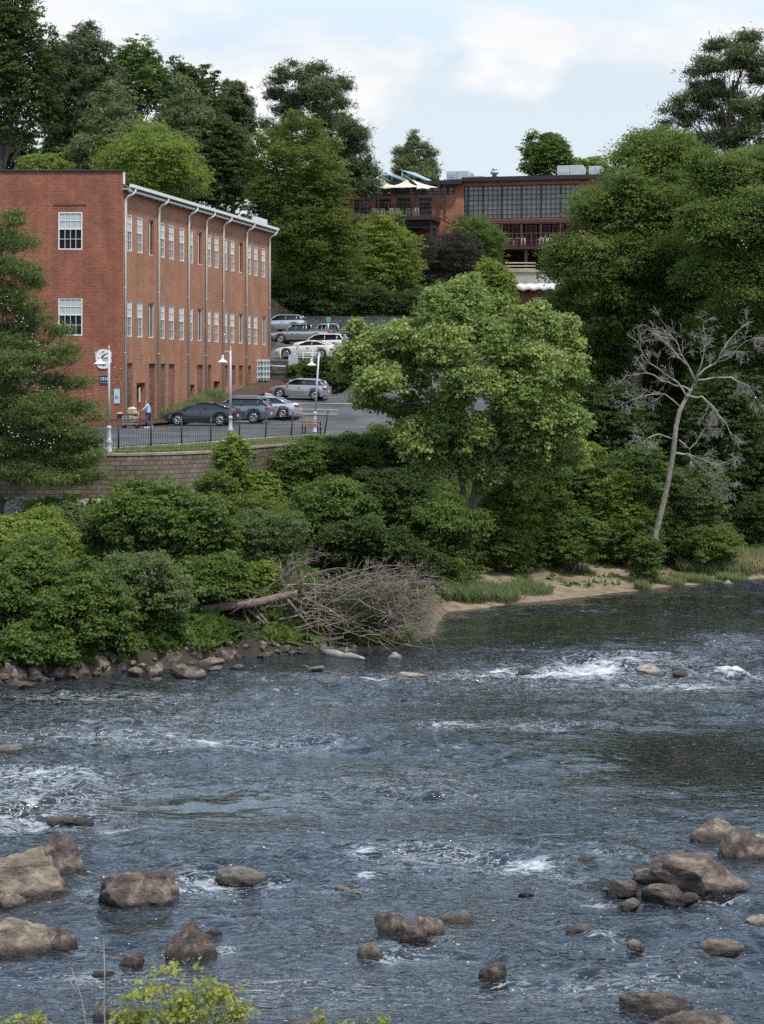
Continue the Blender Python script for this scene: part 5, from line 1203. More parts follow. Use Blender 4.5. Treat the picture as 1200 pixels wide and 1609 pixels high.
tree('pine_tree', 'big open branched pine at the top right edge above the broad tree', 1036, 1268, 50, 250, 132, 'round', 'needle_dark', 62000, .24, base=(X(1152, 132), 132, 5.5), r0=.34,
     lobes=[(1150, 75, 26, 10), (1120, 72, 14, 7, 1), (1180, 70, 26, 9), (1098, 108, 20, 8), (1150, 110, 34, 12, -1), (1200, 112, 36, 14), (1075, 150, 22, 8), (1110, 140, 24, 8, 2), (1060, 172, 18, 6, -1), (1048, 198, 14, 5), (1130, 160, 34, 12), (1185, 155, 40, 16), (1090, 190, 20, 7, 1), (1150, 200, 36, 14, -1), (1210, 200, 40, 18), (1120, 222, 34, 10), (1180, 232, 40, 14), (1235, 150, 30, 20), (1240, 90, 30, 20)])
for a in [('dark filler tree low between the corner tree and the dark pine', 60, 160, 200, 300, 205), ('dark tree low behind the white pines', 150, 260, 190, 320, 215), ('dark tree low behind the tall dark green tree', 290, 420, 210, 350, 218),
          ('dark tree low under the big irregular pine', 400, 520, 250, 400, 225), ('dark tree low right of the big pine, beside the restaurant', 500, 600, 280, 400, 236), ('dark tree at the far left edge behind the mill parapet', -60, 60, 200, 310, 200)]:
    tree('broadleaf_tree', a[0], *a[1:], 'round', 'leaf_dark', 22000, .26, k=18)
# -- planting on the slope between the upper lot and the restaurant
tree('broadleaf_tree', 'bright green small tree left of the restaurant upper deck', 545, 662, 338, 500, 197, 'round', 'leaf_bright', 36000, .19, k=26)
tree('broadleaf_tree', 'dark green tree mass above the parked pickups beside the mill corner', 424, 566, 322, 512, 193, 'round', 'leaf_mid', 44000, .19, k=30)
tree('broadleaf_tree', 'yellow green small tree in front of the dark mass near the mill eave end', 455, 548, 300, 400, 190, 'round', 'leaf_yellow', 20000, .18, k=14)
tree('broadleaf_tree', 'purple leaved tree below the restaurant upper deck', 636, 772, 356, 505, 202, 'round', 'leaf_purple', 34000, .17, k=24)
tree('broadleaf_tree', 'feathery mid green tree right of the purple tree under the stairs', 690, 798, 338, 450, 207, 'round', 'leaf_mid', 26000, .17, k=18)
bush('dark shrub on top of the long grey block wall, left part', 470, 478, 52, 30, 191, 'leaf_dark', 14000, .2)
bush('dark shrub on top of the long grey block wall, below the bright small tree', 570, 478, 60, 32, 191, 'leaf_dark', 16000, .2)
bush('dark shrub on top of the long grey block wall, below the purple tree', 670, 485, 60, 34, 191, 'leaf_dark', 16000, .2)
bush('dark shrub on the slope under the restaurant stairs, behind the purple tree', 720, 425, 60, 45, 212, 'leaf_dark', 14000, .22)
tree('broadleaf_tree', 'fresh yellow green treetop below the concrete terrace', 738, 812, 408, 500, 168, 'round', 'leaf_bright', 20000, .17, k=14)
tree('broadleaf_tree', 'mid green small tree in front of the annex left wall', 764, 826, 494, 600, 150, 'round', 'leaf_mid', 22000, .16, k=14)
bush('trimmed green hedge at the end of the grey terrace wall', 475, 588, 26, 22, 148.6, 'leaf_mid', 12000, .12)
bush('dark hedge behind the silver hatchback', 510, 590, 30, 30, 147.5, 'leaf_dark', 12000, .13)
bush('dark rounded bush right of the parked silver hatchback', 548, 605, 34, 32, 144, 'leaf_dark', 12000, .14)
# grasses planted along the mill foot
def tuft(label, x, y, r, h, n, m, name='ornamental_grass', cat='grass clump', group=None, flare=.5, wd=.05):
    seedc[0] += 3; rs = np.random.RandomState(seedc[0]); a = rs.rand(n)*6.28; rr_ = r*rs.rand(n)**.5; bx_ = np.cos(a)*rr_*.75; by_ = np.sin(a)*rr_*.75
    g = ground(x, y); hh = h*rs.uniform(.55, 1.1, n)*(1-.45*(rr_/r)**2); lean_ = flare*rs.rand(n); a2 = a+rs.normal(size=n)*.8
    D_ = np.stack([np.cos(a2)*lean_*hh, np.sin(a2)*lean_*hh, hh], 1); B_ = np.stack([bx_, by_, H(bx_+x, by_+y)-g-.03 if r > .8 else bx_*0], 1)
    me = leafmesh('blades', B_+D_*.5, np.stack([-D_[:, 0]*.3+rs.normal(size=n)*.5, -D_[:, 1]*.3-.8+rs.normal(size=n)*.5, .3+0*hh], 1), D_, np.linalg.norm(D_, axis=1), rs.rand(n), wd/h)
    o = link(name, me, M[m], loc=(x, y, g)); tag(o, label, cat, group); return o
for px, D, lb, s in ((252, 125, 'feathery grass clump at the mill foot right behind the person', .9), (272, 127.5, 'broad feathery grass clump beside the charcoal hatchback bonnet', 1.2), (298, 130.5, 'green grass clump behind the charcoal hatchback windscreen', 1.3), (322, 134, 'green grass clump behind the charcoal hatchback roof', 1.1), (385, 143, 'low grass clump at the mill foot behind the silver saloon', 1.1), (405, 147, 'small grass clump near the meter cabinet', .8)):
    tuft(lb, float(facX(D))+.95, D, s, 1.25 if px < 380 else .7, int(1800*s), 'grass', group='grasses along the mill wall')
mb = MB()
tag(blob('rock', (X(421, 137.5), 137.5, float(lotZ(X(421, 137.5), 137.5))+.1), (.35, .3, .3), M['concrete'], 'pale rock by the nose of the silver hatchback', 'rock', 2), 'pale rock by the nose of the silver hatchback')
# mulch bed under the meters
m, t, b, o = newmat('mulch'); b.inputs['Base Color'].default_value = (.07, .035, .022, 1); b.inputs['Roughness'].default_value = 1
yy = np.arange(119.5, 151.4, .6); u = np.linspace(0, 1, 8); Yg = np.repeat(yy[:, None], 8, 1); Xl = facX(Yg)+.02; Xg = Xl+np.where(Yg < 131, 1.5, 2.7)*u[None]; Zg = lotZ(Xg, Yg)+.12+.15*np.sin(np.pi*u)[None]+.1*fbm(Xg*2, Yg*2)+np.maximum(0, Yg-140)*.06*(1-u[None])
tag(link('mulch_bed', npmesh('mulch_bed', np.stack([Xg, Yg, Zg], -1).reshape(-1, 3), grid_faces(8, len(yy)), True), m), kind='structure')

# -- the big trees on the right
tree('broadleaf_tree', 'huge bright green tree right of centre covering the restaurant corner', 858, 1135, 226, 660, 118, 'round', 'leaf_walnut', 300000, .165, fill=.12, sat=8, satr=(.25, .55), bark='bark', clump=.62, k=0, gz=5.0, r0=.4,
     lobes=[(995, 272, 46, 42), (1050, 262, 60, 42, 2), (940, 350, 40, 40, -1), (990, 340, 70, 48, -2), (1070, 330, 66, 48), (900, 425, 44, 40), (955, 420, 60, 42, -3), (1040, 415, 70, 46, -2), (1110, 400, 50, 44), (905, 490, 42, 34, 1), (970, 495, 60, 40, -1), (1050, 500, 66, 44), (930, 560, 50, 40, 3), (1010, 570, 60, 44, 3), (1090, 570, 60, 44, 3), (960, 620, 50, 36, 5), (1040, 640, 60, 40, 5), (890, 405, 24, 22, -1), (900, 640, 40, 36, 4), (990, 680, 60, 40, 6), (1080, 690, 60, 40, 6), (930, 600, 44, 36, 2)])
tree('broadleaf_tree', 'broad green tree filling the right edge above the dead tree', 1090, 1290, 238, 640, 110, 'round', 'leaf_walnut', 210000, .155, fill=.12, sat=8, satr=(.25, .55), clump=.6, gz=4.5, r0=.38,
     lobes=[(1135, 290, 55, 42), (1195, 280, 55, 40, 2), (1245, 300, 50, 42), (1120, 365, 46, 38, -2), (1180, 360, 60, 44, -3), (1245, 380, 54, 44), (1130, 440, 48, 38, -1), (1190, 450, 60, 42, -2), (1250, 470, 50, 46), (1140, 520, 50, 38, 2), (1200, 540, 56, 44), (1160, 600, 50, 44, 3), (1230, 620, 56, 50, 2)])
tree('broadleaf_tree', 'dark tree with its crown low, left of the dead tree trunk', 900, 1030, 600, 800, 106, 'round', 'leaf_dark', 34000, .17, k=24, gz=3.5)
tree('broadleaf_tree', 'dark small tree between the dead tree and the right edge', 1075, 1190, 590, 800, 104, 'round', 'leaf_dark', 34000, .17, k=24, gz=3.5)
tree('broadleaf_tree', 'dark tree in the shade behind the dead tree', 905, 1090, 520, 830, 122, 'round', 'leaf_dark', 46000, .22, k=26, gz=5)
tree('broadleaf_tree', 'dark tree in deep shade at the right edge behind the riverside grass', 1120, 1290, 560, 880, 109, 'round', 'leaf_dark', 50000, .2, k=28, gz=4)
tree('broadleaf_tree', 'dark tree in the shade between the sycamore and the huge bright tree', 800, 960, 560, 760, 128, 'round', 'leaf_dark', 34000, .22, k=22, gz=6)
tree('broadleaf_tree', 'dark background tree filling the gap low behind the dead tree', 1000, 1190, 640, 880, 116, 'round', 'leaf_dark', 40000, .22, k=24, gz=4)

tree('broadleaf_tree', 'tall tree continuing the wood past the right edge of the view', 1290, 1500, 230, 780, 114, 'round', 'leaf_mid', 40000, .26, k=26, gz=4)
tree('broadleaf_tree', 'farther tree of the wood past the right edge of the view', 1470, 1700, 260, 800, 122, 'round', 'leaf_dark', 30000, .3, k=24, gz=4)

# -- sycamore in the centre
syc = [(735, 478, 40, 28, 0), (690, 500, 44, 28, -1), (775, 500, 34, 24, 1), (640, 540, 46, 26, -1), (585, 560, 42, 24, 0), (560, 585, 36, 20, 1), (600, 605, 44, 22, -2), (700, 555, 52, 32, -2), (770, 550, 50, 32, -1), (840, 520, 42, 28, 0), (885, 535, 36, 26, 1),
       (850, 580, 48, 28, -1), (900, 590, 28, 20, 0), (655, 590, 40, 22, 1), (740, 610, 52, 28, -2), (810, 625, 50, 28, -1), (870, 645, 44, 24, 0), (700, 640, 40, 22, 0), (905, 672, 30, 16, -1), (780, 680, 50, 26, 1), (850, 705, 50, 26, 0), (760, 740, 40, 26, 0), (890, 720, 40, 24, 1), (545, 560, 20, 14, 0), (690, 470, 20, 14, 0), (835, 515, 22, 14, 0), (560, 520, 15, 12, 0), (575, 625, 30, 14, -1), (660, 700, 44, 26, -1), (720, 700, 40, 26, 1), (640, 650, 34, 20, 1), (820, 745, 44, 28, 1), (800, 570, 40, 24, 1), (610, 560, 30, 18, 1), (725, 520, 40, 24, 0), (700, 680, 30, 26, -1), (745, 690, 34, 26, -1), (690, 735, 30, 24, 0), (720, 455, 18, 14, 0), (830, 660, 40, 24, -1), (600, 640, 26, 12, 0)]
def sycamore():
    D = 88; base = (X(728, D), D, ground(X(728, D), D)); root = thing('sycamore_tree', 'light green sycamore with several leaning trunks in the centre of the bank', 'tree', base)
    ll = [[X(q[0], D+q[4])-base[0], q[4], Z(q[1], D+q[4])-base[2], q[2]*D/F*.76, q[2]*D/F*.85, q[3]*D/F*1.22] for q in syc]
    rs = np.random.RandomState(8); extra = []
    for q in ll:
        for k in range(3):
            d = unit(rs.normal(size=(1, 3)))[0]; s = rs.uniform(.28, .45); extra.append([q[0]+d[0]*q[3]*.95, q[1]+d[1]*q[4]*.9, q[2]+d[2]*q[5]*.95, q[3]*s, q[4]*s, q[5]*s])
    link('crown', crownmesh('crown', ll+extra, 150000, .15, .72, 77, clump=.29, per=15, up=.45, flatc=1.0, fill=.02, rough=.6, sat=3, shell=.6, shoots=.28), M['leaf_syc'], root)
    pt = lambda px, py, dy=0: P(px, py, D+dy)-Vector(base)
    g = base[2]
    trunks = [[(722, 850), (728, 770), (712, 700), (705, 640), (715, 560), (730, 490)], [(735, 850), (748, 780), (765, 720), (775, 660), (790, 590), (800, 510)], [(728, 850), (740, 790), (752, 735), (735, 690), (690, 640), (640, 600), (585, 570)], [(765, 720), (800, 690), (845, 640), (880, 590)]]
    mb = MB()
    for tr, r in zip(trunks, (.15, .16, .12, .09)):
        pts = [pt(a, b_, .3*math.sin(i*1.3)) for i, (a, b_) in enumerate(tr)]; mb.tube(pts, [r*(1-.75*i/(len(pts)-1)) for i in range(len(pts))], 9)
    mb.build('trunk', M['bark'], root)
    mb = MB(); tp = [pt(a, b_, 0) for tr in trunks for a, b_ in tr[2:]]
    for q in ll+extra[::2]:
        c = Vector(q[:3]); o = min(tp, key=lambda v: (v-c).length+max(0, v.z-c.z)*2); mb.tube(wob(o, c, 4, .06, rs), [.05, .042, .032, .02, .007], 5)
    mb.build('limbs', M['bark'], root)
sycamore()

# -- feathery conifer in front of the wall at the left
def cypress():
    D = 77.5; base = (X(-14, D), D, ground(X(-14, D), D)); root = thing('conifer_tree', 'feathery dark green conifer at the left edge, branches overlapping mill wall and fence', 'tree', base)
    lb = [(18, 345, 22, 16), (30, 380, 30, 16), (20, 420, 40, 18), (50, 440, 28, 14), (10, 470, 44, 22), (45, 500, 36, 14), (90, 520, 24, 10), (30, 540, 44, 18), (100, 550, 26, 12), (70, 565, 40, 12), (20, 590, 50, 20), (85, 600, 40, 14), (125, 600, 22, 10), (60, 630, 60, 16), (120, 640, 40, 14), (150, 655, 16, 8), (30, 660, 56, 20), (90, 675, 60, 16), (140, 690, 26, 12), (50, 705, 60, 18), (110, 720, 50, 16), (148, 715, 18, 10), (25, 740, 50, 16), (80, 750, 50, 12), (130, 750, 32, 10), (150, 745, 14, 8), (-25, 450, 44, 60), (-30, 600, 50, 70), (-30, 700, 50, 50), (0, 380, 30, 30), (120, 565, 10, 6), (60, 480, 14, 8), (100, 700, 50, 16), (20, 520, 40, 20), (60, 655, 50, 16), (40, 730, 60, 20), (-5, 565, 50, 22), (15, 625, 50, 24), (-10, 670, 50, 24), (100, 735, 44, 14), (10, 700, 44, 20)]
    rs = np.random.RandomState(5); ll = []
    for q in lb:
        dy = rs.uniform(-1.3, 1.3); ll.append([X(q[0], D+dy)-base[0], dy, Z(q[1], D+dy)-base[2], q[2]*D/F*.82, q[2]*D/F*.8, q[3]*D/F*.8])
    link('crown', crownmesh('crown', ll, 230000, .15, .18, 55, clump=.34, per=45, up=.2, flatc=.35, shell=.75, droop=.5, fill=0, rough=.7, low=-1, sat=2, dome=False), M['cypress'], root)
    woody(root, (0, 0, 0), (X(0, D)-base[0], 0, Z(340, D)-base[2]), .2, ll, 4, M['bark'], maxl=60)
cypress()

# -- shrubs on the left bank
G1 = None
for a in [('dense bright shrub at the left edge below the retaining wall', 45, 862, 78, 60, 72, 'leaf_bright', 30000, .12),
          ('large dark leafy shrub filling the left edge above the shore rocks', 35, 935, 90, 80, 66, 'leaf_mid', 42000, .12),
          ('overhanging light leaved shrub touching the shore rocks at the lower left', 130, 972, 84, 74, 64.8, 'leaf_mid', 36000, .115),
          ('pale grey green bush under the gravel patch', 135, 838, 62, 36, 75, 'leaf_blue', 20000, .11),
          ('tall dark sumac like shrub in the middle of the left bank', 235, 820, 78, 62, 73, 'leaf_mid', 32000, .13),
          ('deep green shrub below the gravel between sumac and round bush', 315, 850, 62, 60, 72, 'leaf_mid', 26000, .13),
          ('round pale willow like bush above the fallen tree', 425, 845, 62, 42, 74, 'leaf_blue', 24000, .10),
          ('mid green shrub low behind the fallen trunk', 330, 920, 70, 46, 70.5, 'leaf_mid', 24000, .12),
          ('light speckled shrub over the rocks left of the fallen trunk', 215, 935, 80, 66, 66.4, 'leaf_blue', 30000, .11),
          ('fern like low shrub right beside the fallen trunk base', 245, 985, 46, 26, 66.8, 'leaf_mid', 12000, .11),
          ('bright little bush poking up beside the fallen tree fork', 415, 905, 26, 26, 71.5, 'leaf_bright', 8000, .1),
          ('dark shrub hugging the lowest bank corner at the far left', 60, 1018, 66, 40, 63.6, 'leaf_mid', 20000, .12),
          ('dark low bush overhanging the pale broad shore rock', 175, 1020, 40, 24, 65.8, 'leaf_mid', 9000, .11),
          ('dark low bush above the big pointed shore rock', 285, 1010, 46, 20, 67.6, 'leaf_mid', 10000, .11),
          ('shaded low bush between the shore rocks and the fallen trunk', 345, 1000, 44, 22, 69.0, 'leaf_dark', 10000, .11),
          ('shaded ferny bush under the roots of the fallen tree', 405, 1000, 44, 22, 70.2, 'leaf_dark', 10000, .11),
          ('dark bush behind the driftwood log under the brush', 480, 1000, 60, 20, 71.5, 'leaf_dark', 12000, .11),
          ('low dark bush at the left shore below the overhanging shrub', 110, 1034, 40, 20, 64.6, 'leaf_mid', 9000, .11)]:
    bush(*a)
bush('fresh green sapling leaning on the retaining wall', 362, 725, 34, 44, 80.5, 'leaf_bright', 14000, .12, name='sapling')
bush('bright sapling on the slope right of the wall sapling', 410, 768, 36, 30, 80, 'leaf_bright', 13000, .12, name='sapling')
bush('yellowish grassy bush between gravel patch and saplings', 335, 765, 36, 22, 78, 'leaf_yellow', 9000, .1)
bush('dry green bush on the slope below the bright sapling', 400, 800, 52, 30, 78, 'leaf_yellow', 14000, .1)
# middle bank
def far_(a): return (a[0], a[1], a[2], a[3], a[4], a[5]+(4.5 if a[1] > 745 and a[5] < 94 else 0), *a[6:])
for a in [('low shrub spreading below the park bench', 470, 735, 46, 38, 88, 'leaf_mid', 20000, .13),
          ('wide layered shrub under the bench, left of the sycamore', 540, 725, 62, 44, 90, 'leaf_mid', 30000, .13),
          ('bright topped shrub along the lot edge left of the sycamore', 620, 705, 62, 42, 92, 'leaf_mid', 28000, .13),
          ('dark layered shrub in the centre of the bank', 520, 800, 72, 48, 84, 'leaf_mid', 34000, .13),
          ('dark shrub left of the sycamore trunks', 610, 790, 66, 56, 85.5, 'leaf_dark', 30000, .14),
          ('dark shrub below the layered shrub behind the fallen brush', 560, 860, 74, 42, 81, 'leaf_dark', 28000, .13),
          ('shaded shrub around the sycamore trunk bases', 690, 830, 70, 56, 85.2, 'leaf_mid', 32000, .13),
          ('dark shrub close behind the fallen brush pile', 640, 885, 56, 34, 82, 'leaf_dark', 18000, .13),
          ('light green shrub right of the sycamore trunks', 800, 800, 54, 64, 86.2, 'leaf_bright', 30000, .12),
          ('mid green shrub below the right side of the sycamore', 850, 770, 60, 60, 88, 'leaf_mid', 30000, .13),
          ('bright green shrub near the bank in front of the sycamore', 780, 865, 46, 36, 85.4, 'leaf_mid', 18000, .12),
          ('round dense shrub standing on the sandy bank', 903, 852, 44, 50, 87.5, 'leaf_mid', 24000, .11),
          ('tall bright shrub left of the dead tree trunk', 965, 800, 52, 66, 91, 'leaf_bright', 30000, .12),
          ('leafy shrub at the foot of the dead tree', 985, 855, 50, 44, 90, 'leaf_mid', 22000, .12),
          ('tall shrub behind the dead tree trunk', 1000, 760, 60, 56, 96, 'leaf_mid', 30000, .13),
          ('soft feathery shrub right of the dead tree trunk', 1085, 785, 62, 58, 97, 'leaf_blue', 36000, .12),
          ('leafy bush right beside the dead tree foot', 1070, 845, 36, 46, 92, 'leaf_mid', 18000, .12),
          ('little leafy bush in front of the dead tree foot', 1016, 866, 26, 22, 86.6, 'leaf_mid', 8000, .11),
          ('low olive bush at the grassy right end of the bank', 1120, 860, 46, 34, 95, 'leaf_yellow', 16000, .11),
          ('dark shrub behind the round dense shrub', 915, 780, 50, 60, 92, 'leaf_mid', 24000, .13),
          ('dark shrub at the right edge behind the tall grass', 1190, 830, 50, 50, 100, 'leaf_dark', 18000, .14),
          ('bright shrub crown at the right side of the sycamore foot', 915, 735, 46, 40, 93, 'leaf_bright', 20000, .12)]:
    bush(*far_(a))

# -- ground cover over the bank, grass strip, tall grass on the sand
def scatter(name, n, xr, yr, cond, size, m, lift=.12, asp=.5, seed=1, label=None, up=.9):
    rs = np.random.RandomState(seed); x = rs.uniform(*xr, n); y = rs.uniform(*yr, n); k = cond(x, y); x, y = x[k], y[k]
    z = H(x, y)+rs.rand(len(x))**2*lift; Nn_ = rs.normal(size=(len(x), 3))*.5+np.array([0, -.25, up]); T = rs.normal(size=(len(x), 3))
    c = fbm(x*.6, y*.6)
    me = leafmesh(name, np.stack([x, y, z], 1), Nn_, T, size*rs.uniform(.5, 1.3, len(x)), np.clip(c*.8+rs.rand(len(x))*.4-.1, 0, 1), asp)
    o = link(name, me, M[m]); tag(o, label, 'ground cover', None, 'stuff'); return o
def onbank(x, y):
    if x.min() < -20: x = np.where((y > 76.9) & (x < -5.2) & (fbm(x, y) < .62), 500, x)
    s, e = shoreY(x), edgeY(x); t = (y-s)/(e-s); return (x < 400) & (t > np.where(x < 1, .025, .07)) & (y < e-.3) & ~((x > 1.5) & (y-s < 6.5+3*fbm(x*.4, y*.4)))
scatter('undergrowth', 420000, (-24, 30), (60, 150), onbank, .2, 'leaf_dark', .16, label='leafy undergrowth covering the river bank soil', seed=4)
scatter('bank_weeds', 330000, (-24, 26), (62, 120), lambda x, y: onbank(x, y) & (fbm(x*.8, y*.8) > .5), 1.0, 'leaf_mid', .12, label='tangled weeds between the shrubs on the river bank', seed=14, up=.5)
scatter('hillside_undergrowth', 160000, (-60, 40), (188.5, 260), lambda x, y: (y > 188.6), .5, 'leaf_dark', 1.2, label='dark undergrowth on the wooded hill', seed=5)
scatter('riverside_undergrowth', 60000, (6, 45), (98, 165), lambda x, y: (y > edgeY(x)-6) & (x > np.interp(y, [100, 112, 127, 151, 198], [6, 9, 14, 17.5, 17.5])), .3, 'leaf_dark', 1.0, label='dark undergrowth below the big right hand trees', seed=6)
scatter('beach_litter', 9000, (1, 22), (78, 104), lambda x, y: (y > shoreY(x)+.2) & (y < shoreY(x)+7.5) & (fbm(x*1.4, y*1.4) > .42), .03, 'dry', .12, label='dry leaves and bits of flood litter on the sand', seed=15)
scatter('beach_weeds', 14000, (1, 24), (80, 106), lambda x, y: (y > shoreY(x)+1.6) & (y < shoreY(x)+9) & (fbm(x*1.1+9, y*1.1) > .56), .35, 'leaf_mid', .13, label='low weeds creeping over the back of the sand', seed=16, up=.4)
rs = np.random.RandomState(9)
def blades(name, x, y, h, wd, m, seed, label, kind='stuff'):
    rs = np.random.RandomState(seed); n = len(x); l = rs.normal(size=(n, 2))*.28*h[:, None]; D_ = np.stack([l[:, 0], l[:, 1], h], 1)
    me = leafmesh(name, np.stack([x, y, H(x, y)-.02], 1)+D_*.5, np.stack([rs.normal(size=n)*.6, -.8+rs.normal(size=n)*.4, .25+0*h], 1), D_, np.linalg.norm(D_, axis=1), rs.rand(n), wd)
    tag(link(name, me, M[m]), label, 'grass', None, kind)
n = 42000; x = rs.uniform(-22, -1.5, n); y = edgeY(x)+.5+rs.rand(n)*6.5; k = (y < np.interp(x, [-60, -13.6]+fxs+[0], [83.1, 83.1]+[q+.2 for q in fys]+[106])) & (fbm(x*1.3, y*1.3) > .28); x, y = x[k], y[k]
blades('grass', x, y, rs.uniform(.05, .2, len(x)), .16, 'grass', 3, 'short grass strip between the fence and the wall cap')
def patch(px, D, rx, ry, n):
    a = rs.rand(n)*6.28; q = rs.rand(n)**.5; return X(px, D)+np.cos(a)*q*rx, D+np.sin(a)*q*ry
xx, yy2, hh = [], [], []
for px, D, rx, ry, n, h in ((728, 83.8, 1.1, .9, 1900, .75), (775, 84.8, 1.2, 1.1, 1700, .6), (690, 83.2, .7, .6, 1100, .7), (830, 86.6, 1.1, .9, 1100, .5)):
    a, b_ = patch(px, D, rx, ry, n); xx.append(a); yy2.append(b_); hh.append(h*rs.uniform(.5, 1.1, n))
blades('reeds', np.concatenate(xx), np.concatenate(yy2), np.concatenate(hh), .045, 'reed', 5, 'tall green riverside grass in front of the sycamore shrubs')
xx, yy2, hh = [], [], []
for px, D, rx, ry, n, h in ((1010, 89.6, .4, .3, 400, .5), (1050, 91.6, .8, .4, 900, .4), (1090, 92.6, 1.0, .4, 1100, .45), (1140, 95.5, 1.3, 1.0, 2400, .8), (1185, 98, 1.6, 1.2, 2600, 1.0), (1095, 95.2, 1., .8, 1400, .7), (1150, 93.6, .8, .4, 900, .45), (1240, 99, 2, 1.5, 2500, 1.0)):
    a, b_ = patch(px, D, rx, ry, n); xx.append(a); yy2.append(b_); hh.append(h*rs.uniform(.5, 1.1, n))
blades('tall_grass', np.concatenate(xx), np.concatenate(yy2), np.concatenate(hh), .05, 'grass', 6, 'tufts of grass on the sandy right bank')
a, b_ = patch(1175, 97, 2.4, 1.6, 1600); blades('dry_grass', a, b_, rs.uniform(.4, 1.0, 1600), .05, 'dry', 7, 'straw coloured dry grass at the right end of the bank')

# ------------------------------------------------------------------ stones
def rockmat(name, c1, c2, c3, wetz=.12):
    m, t, b, o = newmat(name); N = t.nodes.new; L = t.links.new; tc = N('ShaderNodeTexCoord')
    n = N('ShaderNodeTexNoise'); n.inputs['Scale'].default_value = 2.2; n.inputs['Detail'].default_value = 9; n.inputs['Roughness'].default_value = .66; n.inputs['Distortion'].default_value = .5; L(tc.outputs['Object'], n.inputs[0])
    r = N('ShaderNodeValToRGB'); e = r.color_ramp.elements; e[0].position = .32; e[0].color = (*c1, 1); e[1].position = .68; e[1].color = (*c3, 1); k = e.new(.5); k.color = (*c2, 1); L(n.outputs[0], r.inputs[0])
    # brown film of old flood silt and darker wet foot just above the water
    g = N('ShaderNodeNewGeometry'); s = N('ShaderNodeSeparateXYZ'); L(g.outputs['Position'], s.inputs[0])
    nz = N('ShaderNodeMath'); nz.operation = 'MULTIPLY_ADD'; L(n.outputs[0], nz.inputs[0]); nz.inputs[1].default_value = -.22; L(s.outputs[2], nz.inputs[2])
    mr = N('ShaderNodeMapRange'); L(nz.outputs[0], mr.inputs[0]); mr.inputs[1].default_value = -.06; mr.inputs[2].default_value = wetz-.06; mr.inputs[3].default_value = .30; mr.inputs[4].default_value = 1
    hs = N('ShaderNodeHueSaturation'); L(r.outputs[0], hs.inputs['Color']); L(mr.outputs[0], hs.inputs['Value']); L(hs.outputs[0], b.inputs['Base Color'])
    rr_ = N('ShaderNodeMapRange'); L(mr.outputs[0], rr_.inputs[0]); rr_.inputs[1].default_value = .3; rr_.inputs[2].default_value = 1; rr_.inputs[3].default_value = .3; rr_.inputs[4].default_value = .88; L(rr_.outputs[0], b.inputs['Roughness'])
    vo = N('ShaderNodeTexNoise'); vo.inputs['Scale'].default_value = 9; vo.inputs['Detail'].default_value = 10; vo.inputs['Roughness'].default_value = .7; L(tc.outputs['Object'], vo.inputs[0])
    bp = N('ShaderNodeBump'); bp.inputs['Strength'].default_value = 1.0; bp.inputs['Distance'].default_value = .09; L(vo.outputs[0], bp.inputs['Height'])
    # cracks
    nk = N('ShaderNodeTexNoise'); nk.inputs['Scale'].default_value = 1.1; nk.inputs['Detail'].default_value = 7; nk.inputs['Roughness'].default_value = .6; mk_ = N('ShaderNodeMapping'); mk_.inputs['Scale'].default_value = (.7, 1.0, 2.2); mk_.inputs['Rotation'].default_value = (.4, .5, .3); L(tc.outputs['Object'], mk_.inputs[0]); L(mk_.outputs[0], nk.inputs[0])
    k1 = N('ShaderNodeMath'); k1.operation = 'SUBTRACT'; L(nk.outputs[0], k1.inputs[0]); k1.inputs[1].default_value = .5; k2 = N('ShaderNodeMath'); k2.operation = 'ABSOLUTE'; L(k1.outputs[0], k2.inputs[0])
    k3 = N('ShaderNodeMapRange'); L(k2.outputs[0], k3.inputs[0]); k3.inputs[2].default_value = .010; k3.inputs[3].default_value = .55; k3.inputs[4].default_value = 1
    km = N('ShaderNodeMath'); km.operation = 'MULTIPLY'; L(k3.outputs[0], km.inputs[0]); L(mr.outputs[0], km.inputs[1]); L(km.outputs[0], hs.inputs['Value'])
    bk = N('ShaderNodeBump'); bk.inputs['Strength'].default_value = .8; bk.inputs['Distance'].default_value = .05; L(k3.outputs[0], bk.inputs['Height']); L(bp.outputs[0], bk.inputs['Normal']); bp = bk
    b2 = N('ShaderNodeBump'); b2.inputs['Strength'].default_value = .6; b2.inputs['Distance'].default_value = .12; L(n.outputs[0], b2.inputs['Height']); L(bp.outputs[0], b2.inputs['Normal']); L(b2.outputs[0], b.inputs['Normal']); return m
M['rock_tan'] = rockmat('rock_tan', (.10, .075, .058), (.27, .21, .155), (.50, .41, .31))
M['rock_brown'] = rockmat('rock_brown', (.055, .042, .038), (.14, .105, .085), (.38, .30, .225))
M['rock_grey'] = rockmat('rock_grey', (.10, .09, .08), (.25, .225, .19), (.42, .38, .32))
M['rock_pale'] = rockmat('rock_pale', (.27, .22, .17), (.45, .38, .30), (.58, .50, .41), .06)
import bmesh
